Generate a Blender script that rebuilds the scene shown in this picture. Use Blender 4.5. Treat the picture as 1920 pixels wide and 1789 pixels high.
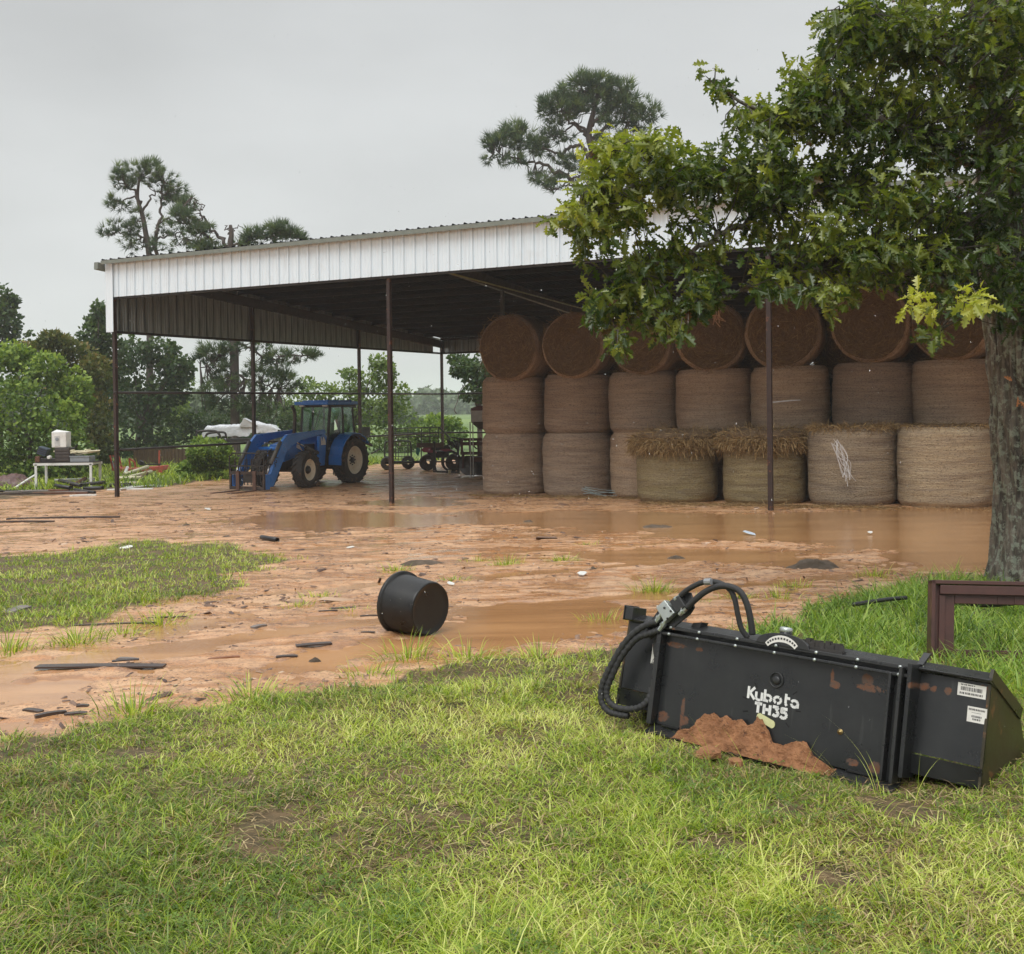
import bpy, math, random
import numpy as np
from mathutils import Vector, Matrix, Euler
from mathutils.geometry import tessellate_polygon
random.seed(7); rng = np.random.default_rng(7)
PI = math.pi; R = math.radians
for o in list(bpy.data.objects): bpy.data.objects.remove(o)
SC = bpy.context.scene; COL = SC.collection

# ------------------------------------------------------------------ camera
F, CX, PY, CZ, ROLL, PITCH = 2100., 960., 776.3, 1.55, 0.0125, R(0.5)
fwd = np.array([0, math.cos(PITCH), -math.sin(PITCH)])
_u0 = np.array([0, math.sin(PITCH), math.cos(PITCH)]); _r0 = np.array([1., 0, 0])
RT = _r0*math.cos(ROLL) - _u0*math.sin(ROLL); UP = _u0*math.cos(ROLL) + _r0*math.sin(ROLL)
CAM = np.array([0, 0, CZ])
cd = bpy.data.cameras.new('camera'); cam = bpy.data.objects.new('camera', cd); COL.objects.link(cam)
cam.matrix_world = Matrix(((RT[0], UP[0], -fwd[0], 0), (RT[1], UP[1], -fwd[1], 0), (RT[2], UP[2], -fwd[2], CZ), (0, 0, 0, 1)))
cd.sensor_fit = 'HORIZONTAL'; cd.sensor_width = 36; cd.lens = 36*F/1920
cd.shift_x = 0; cd.shift_y = -(894.5-PY)/1920
cd.clip_start = .05; cd.clip_end = 6000
SC.camera = cam

# ------------------------------------------------------------------ light
SUN_EL, SUN_AZ = R(52), R(205)          # azimuth clockwise from +Y (view direction)
w = bpy.data.worlds.new('World'); SC.world = w; w.use_nodes = True
nt = w.node_tree; N = nt.nodes; L = nt.links
for n in list(N): N.remove(n)
out = N.new('ShaderNodeOutputWorld'); bg = N.new('ShaderNodeBackground')
sky = N.new('ShaderNodeTexSky'); sky.sky_type = 'NISHITA'; sky.sun_disc = False
sky.sun_elevation = SUN_EL; sky.sun_rotation = SUN_AZ
hsv = N.new('ShaderNodeHueSaturation'); hsv.inputs['Saturation'].default_value = .15
L.new(sky.outputs[0], hsv.inputs['Color'])
sc_ = N.new('ShaderNodeVectorMath'); sc_.operation = 'SCALE'; sc_.inputs['Scale'].default_value = .10
L.new(hsv.outputs[0], sc_.inputs[0])
# the rain cloud layer: grey, brighter overhead, faint lumps
tc = N.new('ShaderNodeTexCoord'); sep = N.new('ShaderNodeSeparateXYZ'); L.new(tc.outputs['Generated'], sep.inputs[0])
ramp = N.new('ShaderNodeValToRGB'); L.new(sep.outputs['Z'], ramp.inputs[0])
e = ramp.color_ramp.elements
e[0].position = 0.0; e[0].color = (.63, .65, .65, 1); e[1].position = 1.0; e[1].color = (1.75, 1.78, 1.8, 1)
for p_, c_ in ((.16, (.595, .615, .617)), (.36, (.545, .563, .570)), (.62, (1.05, 1.07, 1.09))):
    q_ = e.new(p_); q_.color = (*c_, 1)
nz = N.new('ShaderNodeTexNoise'); nz.inputs['Scale'].default_value = 2.2; nz.inputs['Detail'].default_value = 4
mp = N.new('ShaderNodeMapping'); mp.inputs['Scale'].default_value = (1, 1, 2.6); L.new(tc.outputs['Generated'], mp.inputs[0]); L.new(mp.outputs[0], nz.inputs[0])
mr = N.new('ShaderNodeMapRange'); mr.inputs['From Min'].default_value = .3; mr.inputs['From Max'].default_value = .7
mr.inputs['To Min'].default_value = .85; mr.inputs['To Max'].default_value = 1.10; L.new(nz.outputs[0], mr.inputs[0])
ml = N.new('ShaderNodeVectorMath'); ml.operation = 'SCALE'; L.new(ramp.outputs[0], ml.inputs[0]); L.new(mr.outputs[0], ml.inputs['Scale'])
mx = N.new('ShaderNodeMix'); mx.data_type = 'RGBA'; mx.inputs[0].default_value = .93
L.new(sc_.outputs[0], mx.inputs[6]); L.new(ml.outputs[0], mx.inputs[7])
L.new(mx.outputs[2], bg.inputs[0]); bg.inputs[1].default_value = 1.0; L.new(bg.outputs[0], out.inputs[0])
sd = bpy.data.lights.new('sun', 'SUN'); sd.energy = 1.6; sd.angle = R(35); sd.color = (1, .985, .96)
sun = bpy.data.objects.new('sun', sd); COL.objects.link(sun)
_sv = Vector((math.sin(SUN_AZ)*math.cos(SUN_EL), math.cos(SUN_AZ)*math.cos(SUN_EL), math.sin(SUN_EL)))
sun.rotation_euler = _sv.to_track_quat('Z', 'Y').to_euler()
SC.view_settings.view_transform = 'Standard'; SC.view_settings.look = 'None'
SC.view_settings.exposure = 0.22; SC.view_settings.gamma = 1; SC.view_settings.use_curve_mapping = False
SC.cycles.volume_bounces = 1; SC.cycles.max_bounces = 8; SC.cycles.transparent_max_bounces = 12
SC.cycles.caustics_reflective = False; SC.cycles.caustics_refractive = False

# ------------------------------------------------------------------ helpers: place
HY = [-100, 0, 5, 8, 14, 22, 26, 30, 36, 60, 400, 3000]; HH = [1.55, 1.55, 1.56, 1.62, 1.85, 2.16, 2.27, 2.38, 2.42, 2.45, 2.6, 2.6]
_ys = np.arange(-20, 80, .25); _k = np.exp(-.5*(np.arange(-12, 13)/5.)**2); _k /= _k.sum()
_hs = np.convolve(np.pad(np.interp(_ys, HY, HH), 12, mode='edge'), _k, 'valid')
def gz(Y):
    Y = np.asarray(Y, float)
    return CZ - np.where(Y < 78, np.interp(Y, _ys, _hs), np.interp(Y, HY, HH))
def ray(px, py): return fwd + RT*(px-CX)/F - UP*(py-PY)/F
def at(px, py, Y):
    r = ray(px, py); return CAM + r*(Y/r[1])
def G(px, py):
    r = ray(px, py); lo, hi = 1., 900.
    for _ in range(45):
        m = (lo+hi)/2
        if (CAM + r*(m/r[1]))[2] > gz(m): lo = m
        else: hi = m
    return CAM + r*(lo/r[1])

def _hash(ix, iy, iz, s):
    h = (ix*374761393 + iy*668265263 + iz*2147483647 + s*974634777) & 0xFFFFFFFF
    h = ((h ^ (h >> 13))*1274126177) & 0xFFFFFFFF
    return ((h ^ (h >> 16)) & 0xFFFF)/65535.
def vnoise(x, y, z=0., s=0):
    x, y, z = np.broadcast_arrays(np.asarray(x, float), y, z)
    ix, iy, iz = np.floor(x).astype(np.int64), np.floor(y).astype(np.int64), np.floor(z).astype(np.int64)
    fx, fy, fz = x-ix, y-iy, z-iz
    fx, fy, fz = (f*f*(3-2*f) for f in (fx, fy, fz)); r = 0
    for a in (0, 1):
        for b in (0, 1):
            for c in (0, 1):
                r = r + _hash(ix+a, iy+b, iz+c, s)*np.where(a, fx, 1-fx)*np.where(b, fy, 1-fy)*np.where(c, fz, 1-fz)
    return r
def fbm(x, y, z=0., o=4, s=0):
    r, a, t = 0, 1., 0
    for i in range(o):
        r = r + a*vnoise(np.asarray(x)*2**i, np.asarray(y)*2**i, np.asarray(z)*2**i, s+i*17); t += a; a *= .5
    return r/t
def sstep(a, b, x): t = np.clip((x-a)/(b-a), 0, 1); return t*t*(3-2*t)
def polyd(X, Y, poly):                                    # signed distance, positive inside
    P = np.asarray(poly, float); d = np.full(X.shape, 1e9); ins = np.zeros(X.shape, bool)
    for i in range(len(P)):
        a, b = P[i], P[(i+1) % len(P)]; ex, ey = b-a
        t = np.clip(((X-a[0])*ex + (Y-a[1])*ey)/(ex*ex+ey*ey+1e-12), 0, 1)
        d = np.minimum(d, np.hypot(X-a[0]-t*ex, Y-a[1]-t*ey))
        c = ((a[1] > Y) != (b[1] > Y)) & (X < (b[0]-a[0])*(Y-a[1])/(b[1]-a[1]+1e-12) + a[0]); ins ^= c
    return np.where(ins, d, -d)

# ------------------------------------------------------------------ helpers: objects
def tag(o, label=None, cat=None, group=None, kind=None):
    if label: o['label'] = label
    if cat: o['category'] = cat
    if group: o['group'] = group
    if kind: o['kind'] = kind
    return o
def thing(name, loc, label, cat, rz=0, group=None):
    o = bpy.data.objects.new(name, None); COL.objects.link(o); o.empty_display_size = .1
    o.location = [float(c) for c in loc]; o.rotation_euler = (0, 0, rz)
    return tag(o, label, cat, group)
def np_obj(name, V, Fc, mat, parent=None, tint=None, smooth=False, attrs=None):
    """V (n,3); Fc list/array of equal-length faces"""
    V = np.ascontiguousarray(V, np.float32); Fc = np.asarray(Fc, np.int32); k = Fc.shape[1]
    me = bpy.data.meshes.new(name)
    me.vertices.add(len(V)); me.vertices.foreach_set('co', V.ravel())
    me.loops.add(Fc.size); me.loops.foreach_set('vertex_index', np.ascontiguousarray(Fc).ravel())
    me.polygons.add(len(Fc)); me.polygons.foreach_set('loop_start', np.arange(0, Fc.size, k, dtype=np.int32))
    me.polygons.foreach_set('loop_total', np.full(len(Fc), k, np.int32))
    if smooth: me.polygons.foreach_set('use_smooth', np.ones(len(Fc), bool))
    me.update(calc_edges=True)
    for nm, a in ([('tint', tint)] if tint is not None else []) + list((attrs or {}).items()):
        at_ = me.attributes.new(nm, 'FLOAT', 'POINT'); at_.data.foreach_set('value', np.ascontiguousarray(a, np.float32))
    me.validate()
    me.materials.append(mat)
    o = bpy.data.objects.new(name, me); COL.objects.link(o); o.parent = parent
    return o
def scatter(tv, tf, pos, rot, scl):
    """template verts (m,3), faces (f,k); pos (n,3) rot (n,3,3) scl (n,) or (n,3) -> V, F"""
    n = len(pos); scl = np.asarray(scl, float)
    if scl.ndim == 1: scl = np.repeat(scl[:, None], 3, 1)
    V = np.einsum('nij,nmj->nmi', rot, tv[None]*scl[:, None, :]) + pos[:, None, :]
    Fc = tf[None] + (np.arange(n)*len(tv))[:, None, None]
    return V.reshape(-1, 3), Fc.reshape(-1, tf.shape[1])
def frames(d, roll=None, upish=(0, 0, 1)):
    """rotation matrices with local X along d (n,3)"""
    d = d/np.linalg.norm(d, axis=1, keepdims=True); n = len(d)
    u = np.broadcast_to(np.asarray(upish, float), d.shape)
    y = np.cross(u, d); ln = np.linalg.norm(y, axis=1, keepdims=True)
    y = np.where(ln < 1e-4, np.array([[0, 1., 0]]), y/np.maximum(ln, 1e-6)); z = np.cross(d, y)
    if roll is not None:
        c, s = np.cos(roll)[:, None], np.sin(roll)[:, None]; y, z = y*c+z*s, z*c-y*s
    return np.stack([d, y, z], 2)
def randdir(n, zb=0.):
    v = rng.normal(size=(n, 3)); v /= np.linalg.norm(v, axis=1, keepdims=True); v[:, 2] += zb
    return v/np.linalg.norm(v, axis=1, keepdims=True)

class MB:
    def __init__(s): s.v = []; s.f = []
    def add(s, vs, fs):
        b = len(s.v); s.v += [tuple(float(c) for c in v) for v in vs]; s.f += [tuple(b+i for i in f) for f in fs]; return s
    def box(s, c, sz, rot=None, ax=None):
        h = [x/2 for x in sz]; c = Vector([float(x) for x in c])
        m = Euler(rot).to_matrix() if rot else (Matrix(ax).transposed() if ax is not None else Matrix.Identity(3))
        vs = [c + m @ Vector((x*h[0], y*h[1], z*h[2])) for x in (-1, 1) for y in (-1, 1) for z in (-1, 1)]
        return s.add(vs, [(0, 1, 3, 2), (4, 6, 7, 5), (0, 4, 5, 1), (2, 3, 7, 6), (0, 2, 6, 4), (1, 5, 7, 3)])
    def bar(s, a, b, w, h=None, up=(0, 0, 1)):                # rectangular bar between two points
        a = Vector([float(x) for x in a]); b = Vector([float(x) for x in b]); d = (b-a); l = d.length; d.normalize(); h = h or w
        y = Vector(up).cross(d)
        if y.length < 1e-3: y = Vector((0, 1, 0)).cross(d)
        y.normalize(); z = d.cross(y)
        return s.box((a+b)/2, (l, w, h), ax=(d, y, z))
    def path(s, pts, r, seg=8, cap=True):
        P = [Vector([float(x) for x in p]) for p in pts]; n = len(P); rs = r if hasattr(r, '__len__') else [r]*n
        b = len(s.v); ref = None
        for i, p in enumerate(P):
            t = (P[min(i+1, n-1)] - P[max(i-1, 0)]).normalized()
            if ref is None: ref = t.orthogonal().normalized()
            ref = (ref - t*ref.dot(t)).normalized(); y = t.cross(ref)
            for k in range(seg):
                a = 2*PI*k/seg; s.v.append(tuple(p + (ref*math.cos(a) + y*math.sin(a))*rs[i]))
        for i in range(n-1):
            for k in range(seg):
                s.f.append((b+i*seg+k, b+i*seg+(k+1) % seg, b+(i+1)*seg+(k+1) % seg, b+(i+1)*seg+k))
        if cap: s.f.append(tuple(b+k for k in range(seg))[::-1]); s.f.append(tuple(b+(n-1)*seg+k for k in range(seg)))
        return s
    def tube(s, a, b, r, r2=None, seg=10): return s.path([a, b], [r, r if r2 is None else r2], seg)
    def lathe(s, prof, o=(0, 0, 0), ax=(0, 0, 1), seg=32):      # prof: list of (radius, height along ax)
        ax = Vector(ax).normalized(); x = ax.orthogonal().normalized(); y = ax.cross(x); o = Vector([float(c) for c in o]); b = len(s.v)
        for r, h in prof:
            for k in range(seg):
                a = 2*PI*k/seg; s.v.append(tuple(o + ax*h + (x*math.cos(a)+y*math.sin(a))*r))
        for i in range(len(prof)-1):
            for k in range(seg): s.f.append((b+i*seg+k, b+i*seg+(k+1) % seg, b+(i+1)*seg+(k+1) % seg, b+(i+1)*seg+k))
        return s
    def prism(s, pts, ext):                                   # polygon pts (3d) extruded by vector ext
        P = [Vector([float(c) for c in p]) for p in pts]; e_ = Vector([float(c) for c in ext]); n = len(P)
        return s.add(P + [p+e_ for p in P], [tuple(range(n))[::-1], tuple(range(n, 2*n))] + [(i, (i+1) % n, n+(i+1) % n, n+i) for i in range(n)])
    def build(s, name, mat, parent=None, smooth=False, bevel=0, **kw):
        me = bpy.data.meshes.new(name); me.from_pydata(s.v, [], s.f); me.validate(); me.update()
        if smooth: me.polygons.foreach_set('use_smooth', [True]*len(me.polygons))
        me.materials.append(mat)
        o = bpy.data.objects.new(name, me); COL.objects.link(o); o.parent = parent
        if bevel:
            m = o.modifiers.new('bevel', 'BEVEL'); m.width = bevel; m.segments = 2; m.limit_method = 'ANGLE'
        if kw: tag(o, **kw)
        return o
def copy_thing(o):
    c = o.copy(); COL.objects.link(c)
    for ch in list(o.children):
        k = ch.copy(); COL.objects.link(k); k.parent = c
        for g in list(ch.children):
            g2 = g.copy(); COL.objects.link(g2); g2.parent = k
    return c
def smooth_path(P, n=8):
    P = [np.asarray(p, float) for p in P]; Q = [2*P[0]-P[1]] + P + [2*P[-1]-P[-2]]; o = []
    for i in range(1, len(Q)-2):
        for k in range(n):
            t = k/n; a, b, c, d = Q[i-1:i+3]
            o.append(.5*((2*b) + (c-a)*t + (2*a-5*b+4*c-d)*t*t + (3*b-a-3*c+d)*t**3))
    return o + [P[-1]]

# ------------------------------------------------------------------ helpers: materials
class NT:
    def __init__(s, name):
        s.m = bpy.data.materials.new(name); s.m.use_nodes = True; s.t = s.m.node_tree; s.t.nodes.clear()
        s.out = s.t.nodes.new('ShaderNodeOutputMaterial'); s.b = s.t.nodes.new('ShaderNodeBsdfPrincipled')
        s.link(s.b.outputs[0], s.out.inputs['Surface'])
    def n(s, t, **kw):
        n = s.t.nodes.new(t)
        for k, v in kw.items():
            if k in n.inputs: s.set(n.inputs[k], v)
            else: setattr(n, k, v)
        return n
    def link(s, a, b): s.t.links.new(a, b)
    def set(s, i, v):
        if isinstance(v, bpy.types.NodeSocket): s.link(v, i)
        else:
            try: i.default_value = v
            except Exception: i.default_value = (*v, 1)
    def P(s, **kw):
        for k, v in kw.items(): s.set(s.b.inputs[k.replace('_', ' ')], v)
    def coord(s, which='Object', scale=(1, 1, 1), loc=None):
        c = s.n('ShaderNodeTexCoord'); v = c.outputs[which]
        if which == 'Object' and loc == 'rand':
            oi = s.n('ShaderNodeObjectInfo'); a = s.n('ShaderNodeVectorMath', operation='SCALE'); cmb = s.n('ShaderNodeCombineXYZ')
            for q in range(3): s.link(oi.outputs['Random'], cmb.inputs[q])
            s.link(cmb.outputs[0], a.inputs[0]); a.inputs['Scale'].default_value = 37.
            ad = s.n('ShaderNodeVectorMath', operation='ADD'); s.link(v, ad.inputs[0]); s.link(a.outputs[0], ad.inputs[1]); v = ad.outputs[0]
        mp = s.n('ShaderNodeMapping'); s.link(v, mp.inputs[0]); mp.inputs['Scale'].default_value = scale
        return mp.outputs[0]
    def noise(s, vec, scale=5, detail=4, rough=.55, dist=0):
        n = s.n('ShaderNodeTexNoise'); s.link(vec, n.inputs['Vector']); n.inputs['Scale'].default_value = scale
        n.inputs['Detail'].default_value = detail; n.inputs['Roughness'].default_value = rough; n.inputs['Distortion'].default_value = dist
        return n.outputs[0]
    def ramp(s, f, *st):
        r = s.n('ShaderNodeValToRGB'); s.link(f, r.inputs[0]); e = r.color_ramp.elements
        while len(e) < len(st): e.new(.5)
        for q, (p, c) in zip(e, st): q.position = p; q.color = (*c, 1) if hasattr(c, '__len__') else (c, c, c, 1)
        return r.outputs[0]
    def mix(s, f, a, b, mode='MIX'):
        m = s.n('ShaderNodeMix', data_type='RGBA', blend_type=mode)
        s.set(m.inputs[0], f); s.set(m.inputs[6], a); s.set(m.inputs[7], b); return m.outputs[2]
    def math(s, op, a, b=0., c=0., clamp=False):
        m = s.n('ShaderNodeMath', operation=op, use_clamp=clamp); s.set(m.inputs[0], a); s.set(m.inputs[1], b); s.set(m.inputs[2], c); return m.outputs[0]
    def rng(s, f, a, b, c=0., d=1.):
        m = s.n('ShaderNodeMapRange'); s.link(f, m.inputs[0])
        for i, v in zip((1, 2, 3, 4), (a, b, c, d)): m.inputs[i].default_value = v
        return m.outputs[0]
    def attr(s, nm): return s.n('ShaderNodeAttribute', attribute_name=nm).outputs['Fac']
    def bump(s, h, st=.3, dist=.01):
        b = s.n('ShaderNodeBump'); s.link(h, b.inputs['Height']); b.inputs['Strength'].default_value = st; b.inputs['Distance'].default_value = dist
        s.link(b.outputs[0], s.b.inputs['Normal']); return b
def M(name, c1, c2=None, sc=6, rough=.6, metal=0., bump=.2, bd=.004, stretch=(1, 1, 1), spot=None, spotc=(.2, .09, .04), spotsc=8, spec=.5, rv=.15):
    """two-tone worn surface; spot = threshold of rust or dirt flecks"""
    s = NT(name); v = s.coord('Object', stretch, 'rand'); c2 = c2 or tuple(x*.7 for x in c1)
    n = s.noise(v, sc, 5, .6); col = s.mix(s.rng(n, .3, .7), c1, c2)
    if spot:
        n2 = s.noise(v, spotsc, 6, .65); k = s.rng(n2, spot, spot+.05); col = s.mix(k, col, spotc)
    s.P(Base_Color=col, Metallic=metal, Roughness=s.rng(n, .25, .75, max(.02, rough-rv), min(1, rough+rv))); s.b.inputs['Specular IOR Level'].default_value = spec
    if bump: s.bump(s.noise(v, sc*6, 4, .6), bump, bd)
    return s.m
def leaf_mat(name, stops, trans=.35, rough=.45, spec=.4, attr='tint'):
    s = NT(name); t = s.attr(attr); col = s.ramp(t, *stops)
    s.P(Base_Color=col, Roughness=rough); s.b.inputs['Specular IOR Level'].default_value = spec
    tr = s.n('ShaderNodeBsdfTranslucent'); s.link(s.mix(1., col, (1.25, 1.35, .6), 'MULTIPLY'), tr.inputs[0])
    mx = s.n('ShaderNodeMixShader'); mx.inputs[0].default_value = trans
    s.link(s.b.outputs[0], mx.inputs[1]); s.link(tr.outputs[0], mx.inputs[2]); s.link(mx.outputs[0], s.out.inputs['Surface'])
    return s.m
HAZE = .0007

# ------------------------------------------------------------------ ground layout (world polygons)
def gp(*px): return [tuple(G(*p)[:2]) for p in px]
LAWN = gp((-900, 1560), (-300, 1440), (0, 1392), (200, 1352), (400, 1328), (640, 1272), (760, 1252), (850, 1232), (980, 1222), (1100, 1203), (1190, 1205), (1290, 1185), (1400, 1172), (1500, 1150), (1600, 1125), (1700, 1100), (1760, 1085), (1900, 1085), (2300, 1075), (2900, 1110)) + [(9, 2), (9, -8), (-9, -8), (-9, 2)]
PATCH = gp((-700, 1050), (-200, 1045), (0, 1040), (110, 1036), (220, 1018), (330, 1014), (440, 1020), (530, 1044), (540, 1064), (470, 1085), (420, 1110), (330, 1120), (230, 1140), (170, 1172), (60, 1196), (0, 1200), (-200, 1230), (-800, 1290))
VERGE = gp((-400, 950), (0, 936), (100, 928), (200, 918), (300, 915), (410, 900), (440, 880), (760, 870), (905, 855), (905, 846), (-500, 846))
PUD = dict(
    a=gp((790, 976), (900, 962), (1060, 958), (1300, 960), (1450, 966), (1560, 956), (1700, 950), (1900, 948), (2300, 960), (2300, 1060), (1880, 1068), (1700, 1056), (1560, 1030), (1400, 1012), (1240, 1002), (1060, 990), (900, 984)),
    f=gp((1080, 1040), (1200, 1026), (1350, 1030), (1540, 1044), (1640, 1062), (1480, 1062), (1300, 1050), (1180, 1056)),
    b=gp((430, 972), (560, 958), (760, 962), (860, 968), (800, 985), (640, 994), (500, 988)),
    c=gp((560, 1262), (700, 1240), (850, 1225), (1000, 1212), (1190, 1190), (1190, 1140), (1060, 1125), (960, 1130), (860, 1165), (760, 1190), (640, 1205), (520, 1225), (400, 1262), (440, 1280)),
    d=gp((-60, 1268), (60, 1262), (90, 1282), (20, 1300), (-60, 1300)),
    e=gp((640, 940), (800, 930), (900, 934), (860, 946), (720, 950)))
BARE = [(*gp(q[:2])[0], q[2]) for q in ((1340, 1590, .10), (1300, 1600, .07), (1700, 1520, .16), (1640, 1500, .10), (1560, 1660, .07), (500, 1545, .10), (480, 1600, .09), (260, 1410, .08), (430, 1470, .08), (1180, 1720, .06), (800, 1400, .06), (1480, 1525, .08))]
def masks(X, Y):
    wn = fbm(X*1.1, Y*1.1, 0, 4, 3)-.5; wn2 = fbm(X*5, Y*5, 0, 3, 9)-.5; Yc = np.clip(Y, 2, 60)
    g = np.maximum(sstep(-.12, .28, polyd(X, Y, LAWN) + wn*.9 + wn2*.35), .95*sstep(-.2, .5, polyd(X, Y, PATCH) + wn*1.3 + wn2*.5))
    g = np.maximum(g, sstep(-.5, .8, polyd(X, Y, VERGE) + wn*2.5)); g = np.maximum(g, sstep(46, 56, Y + wn*12 - 6*sstep(-4, 2, X)))
    rr = np.hypot(X, Y); g = np.maximum(g, sstep(14, 22, np.abs(X) - .42*Y*0 - 8 + wn*3)*sstep(36, 20, Y)*sstep(-40, -14, -np.abs(X)) * 0.)
    p = np.zeros_like(X)
    for k, q in PUD.items():
        s_ = .35 if k in 'ab' else .22
        p = np.maximum(p, sstep(-s_, s_*1.2, polyd(X, Y, q) + wn*(2.3 if k in 'abe' else 1.2) + wn2*.8))
    return g, p
def relief(X, Y):
    g, p = masks(X, Y)
    a = fbm(X*3.2, Y*3.2, 0, 4, 5)-.5; b = fbm(X*11, Y*11, 0, 3, 6)-.5
    # running water has cut shallow rills along the track
    dx, dy = .83, .56; u_ = X*dx+Y*dy; v_ = -X*dy+Y*dx
    r = np.abs(fbm(u_*.55, v_*3.0 + .6*a, 0, 4, 12)-.5)*2
    lump = sstep(.42, .62, fbm(X*.9, Y*.9, 0, 3, 21))
    nearf = sstep(40, 15, Y)
    rut = np.abs(((v_ - .35*np.sin(u_*.35)) % 2.1) - 1.05)
    z = (a*.035 + b*.022*(.4+1.5*lump) + (r-.25)*.034*(1-.75*lump) - .018*sstep(.22, .05, rut)*sstep(30, 20, Y))*nearf*(1-.55*g)
    z = z + a*g*.035 - p*.036*(1-g) + g*.012
    ax_, ay_, bx2, by2 = .50, 5.75, 1.55, 4.65; tt_ = np.clip(((X-ax_)*(bx2-ax_)+(Y-ay_)*(by2-ay_))/((bx2-ax_)**2+(by2-ay_)**2), 0, 1); z = z - .075*np.exp(-(np.hypot(X-ax_-tt_*(bx2-ax_), Y-ay_-tt_*(by2-ay_))/.30)**2)
    far = sstep(60, 140, np.hypot(X, Y)); z = z + far*(fbm(X*.006, Y*.006, 0, 3, 31)-.5)*2.2
    return z, g, p, lump
def gnd(x, y):
    x = np.atleast_1d(np.asarray(x, float)); y = np.atleast_1d(np.asarray(y, float)); return gz(y) + relief(x, y)[0]
def g3(x, y, dz=0.): return np.array([x, y, float(gnd(x, y)[0])+dz])

# polar sheet around the viewer, finest where it is seen closest
ang = np.concatenate([np.linspace(-PI, -.62, 70), np.linspace(-.62, .62, 560)[1:], np.linspace(.62, PI, 70)[1:-1]])
rad = np.concatenate([[.4, 1., 1.8], np.geomspace(2.5, 60, 500), np.geomspace(62, 2600, 60)])
A_, R_ = np.meshgrid(ang, rad); GX = np.sin(A_)*R_; GY = np.cos(A_)*R_
gr_z, gr_g, gr_p, gr_l = relief(GX, GY); GZ = gz(GY) + gr_z
nr, na = GX.shape; idx = np.arange(nr*na).reshape(nr, na); nx = np.roll(idx, -1, 1)
Fg = np.stack([idx[:-1], nx[:-1], nx[1:], idx[1:]], -1).reshape(-1, 4)[:, ::-1]
s = NT('wet_earth')
pos = s.n('ShaderNodeNewGeometry').outputs['Position']; gA, pA, lA = s.attr('grass'), s.attr('wet'), s.attr('lump')
n1 = s.noise(pos, 1.3, 6, .6); n2 = s.noise(pos, 9, 6, .65); n3 = s.noise(pos, 55, 5, .7)
mps = s.n('ShaderNodeMapping'); s.link(pos, mps.inputs[0]); mps.inputs['Rotation'].default_value = (0, 0, -.59); mps.inputs['Scale'].default_value = (.8, 5, 1)
n4 = s.noise(mps.outputs[0], 1.6, 5, .6)
sand = s.mix(s.rng(n1, .35, .65), (.60, .385, .225), (.53, .275, .125))
sand = s.mix(s.rng(n4, .45, .58), sand, (.46, .205, .072))
sand = s.mix(s.math('MULTIPLY', s.rng(n2, .49, .62), .7), sand, (.27, .145, .085))
n5 = s.noise(pos, 150, 4, .7); sand = s.mix(s.math('MULTIPLY', s.rng(n5, .52, .62), .5), sand, (.24, .14, .085)); sand = s.mix(s.math('MULTIPLY', s.rng(n5, .44, .38), .35), sand, (.66, .46, .30))
sand = s.mix(s.math('MULTIPLY', s.rng(n3, .54, .62), .75), sand, (.13, .075, .05))
sand = s.mix(s.math('MULTIPLY', s.rng(n3, .40, .34), .45), sand, (.68, .47, .30))
wet = s.mix(s.rng(n2, .3, .7), (.37, .18, .08), (.24, .12, .055))
col = s.mix(s.math('MULTIPLY', s.rng(pA, .0, .25), .85), sand, wet)
soil = s.mix(s.rng(n2, .35, .65), (.05, .042, .018), (.15, .095, .045))  # shade between the grass blades is put into this darkened soil colour
fld = s.mix(s.rng(s.noise(pos, .06, 4), .4, .6), (.15, .22, .06), (.10, .16, .045))
sepp = s.n('ShaderNodeSeparateXYZ'); s.link(pos, sepp.inputs[0])
soil = s.mix(s.rng(sepp.outputs['Y'], 40, 56), soil, fld)
gm = s.rng(s.math('ADD', gA, s.math('MULTIPLY', s.math('SUBTRACT', n2, .5), .5)), .3, .6)
col = s.mix(gm, col, soil)
rg = s.rng(s.math('ADD', n1, s.math('MULTIPLY', n4, .7)), .76, .92, .6, .16)
rg = s.mix(s.rng(pA, .05, .4), rg, (.1, .1, .1)); rg = s.mix(gm, rg, (.85, .85, .85))
s.P(Base_Color=col, Roughness=rg); s.b.inputs['Specular IOR Level'].default_value = .38
s.bump(s.math('MULTIPLY', s.math('ADD', s.math('MULTIPLY', n2, .9), s.math('MULTIPLY', n3, .5)), s.math('ADD', .22, s.math('MULTIPLY', lA, .8))), .7, .022)
ground = np_obj('ground', np.stack([GX, GY, GZ], -1).reshape(-1, 3), Fg, s.m, smooth=True, attrs=dict(grass=gr_g.ravel(), wet=gr_p.ravel(), lump=gr_l.ravel()))
tag(ground, kind='structure')

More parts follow.
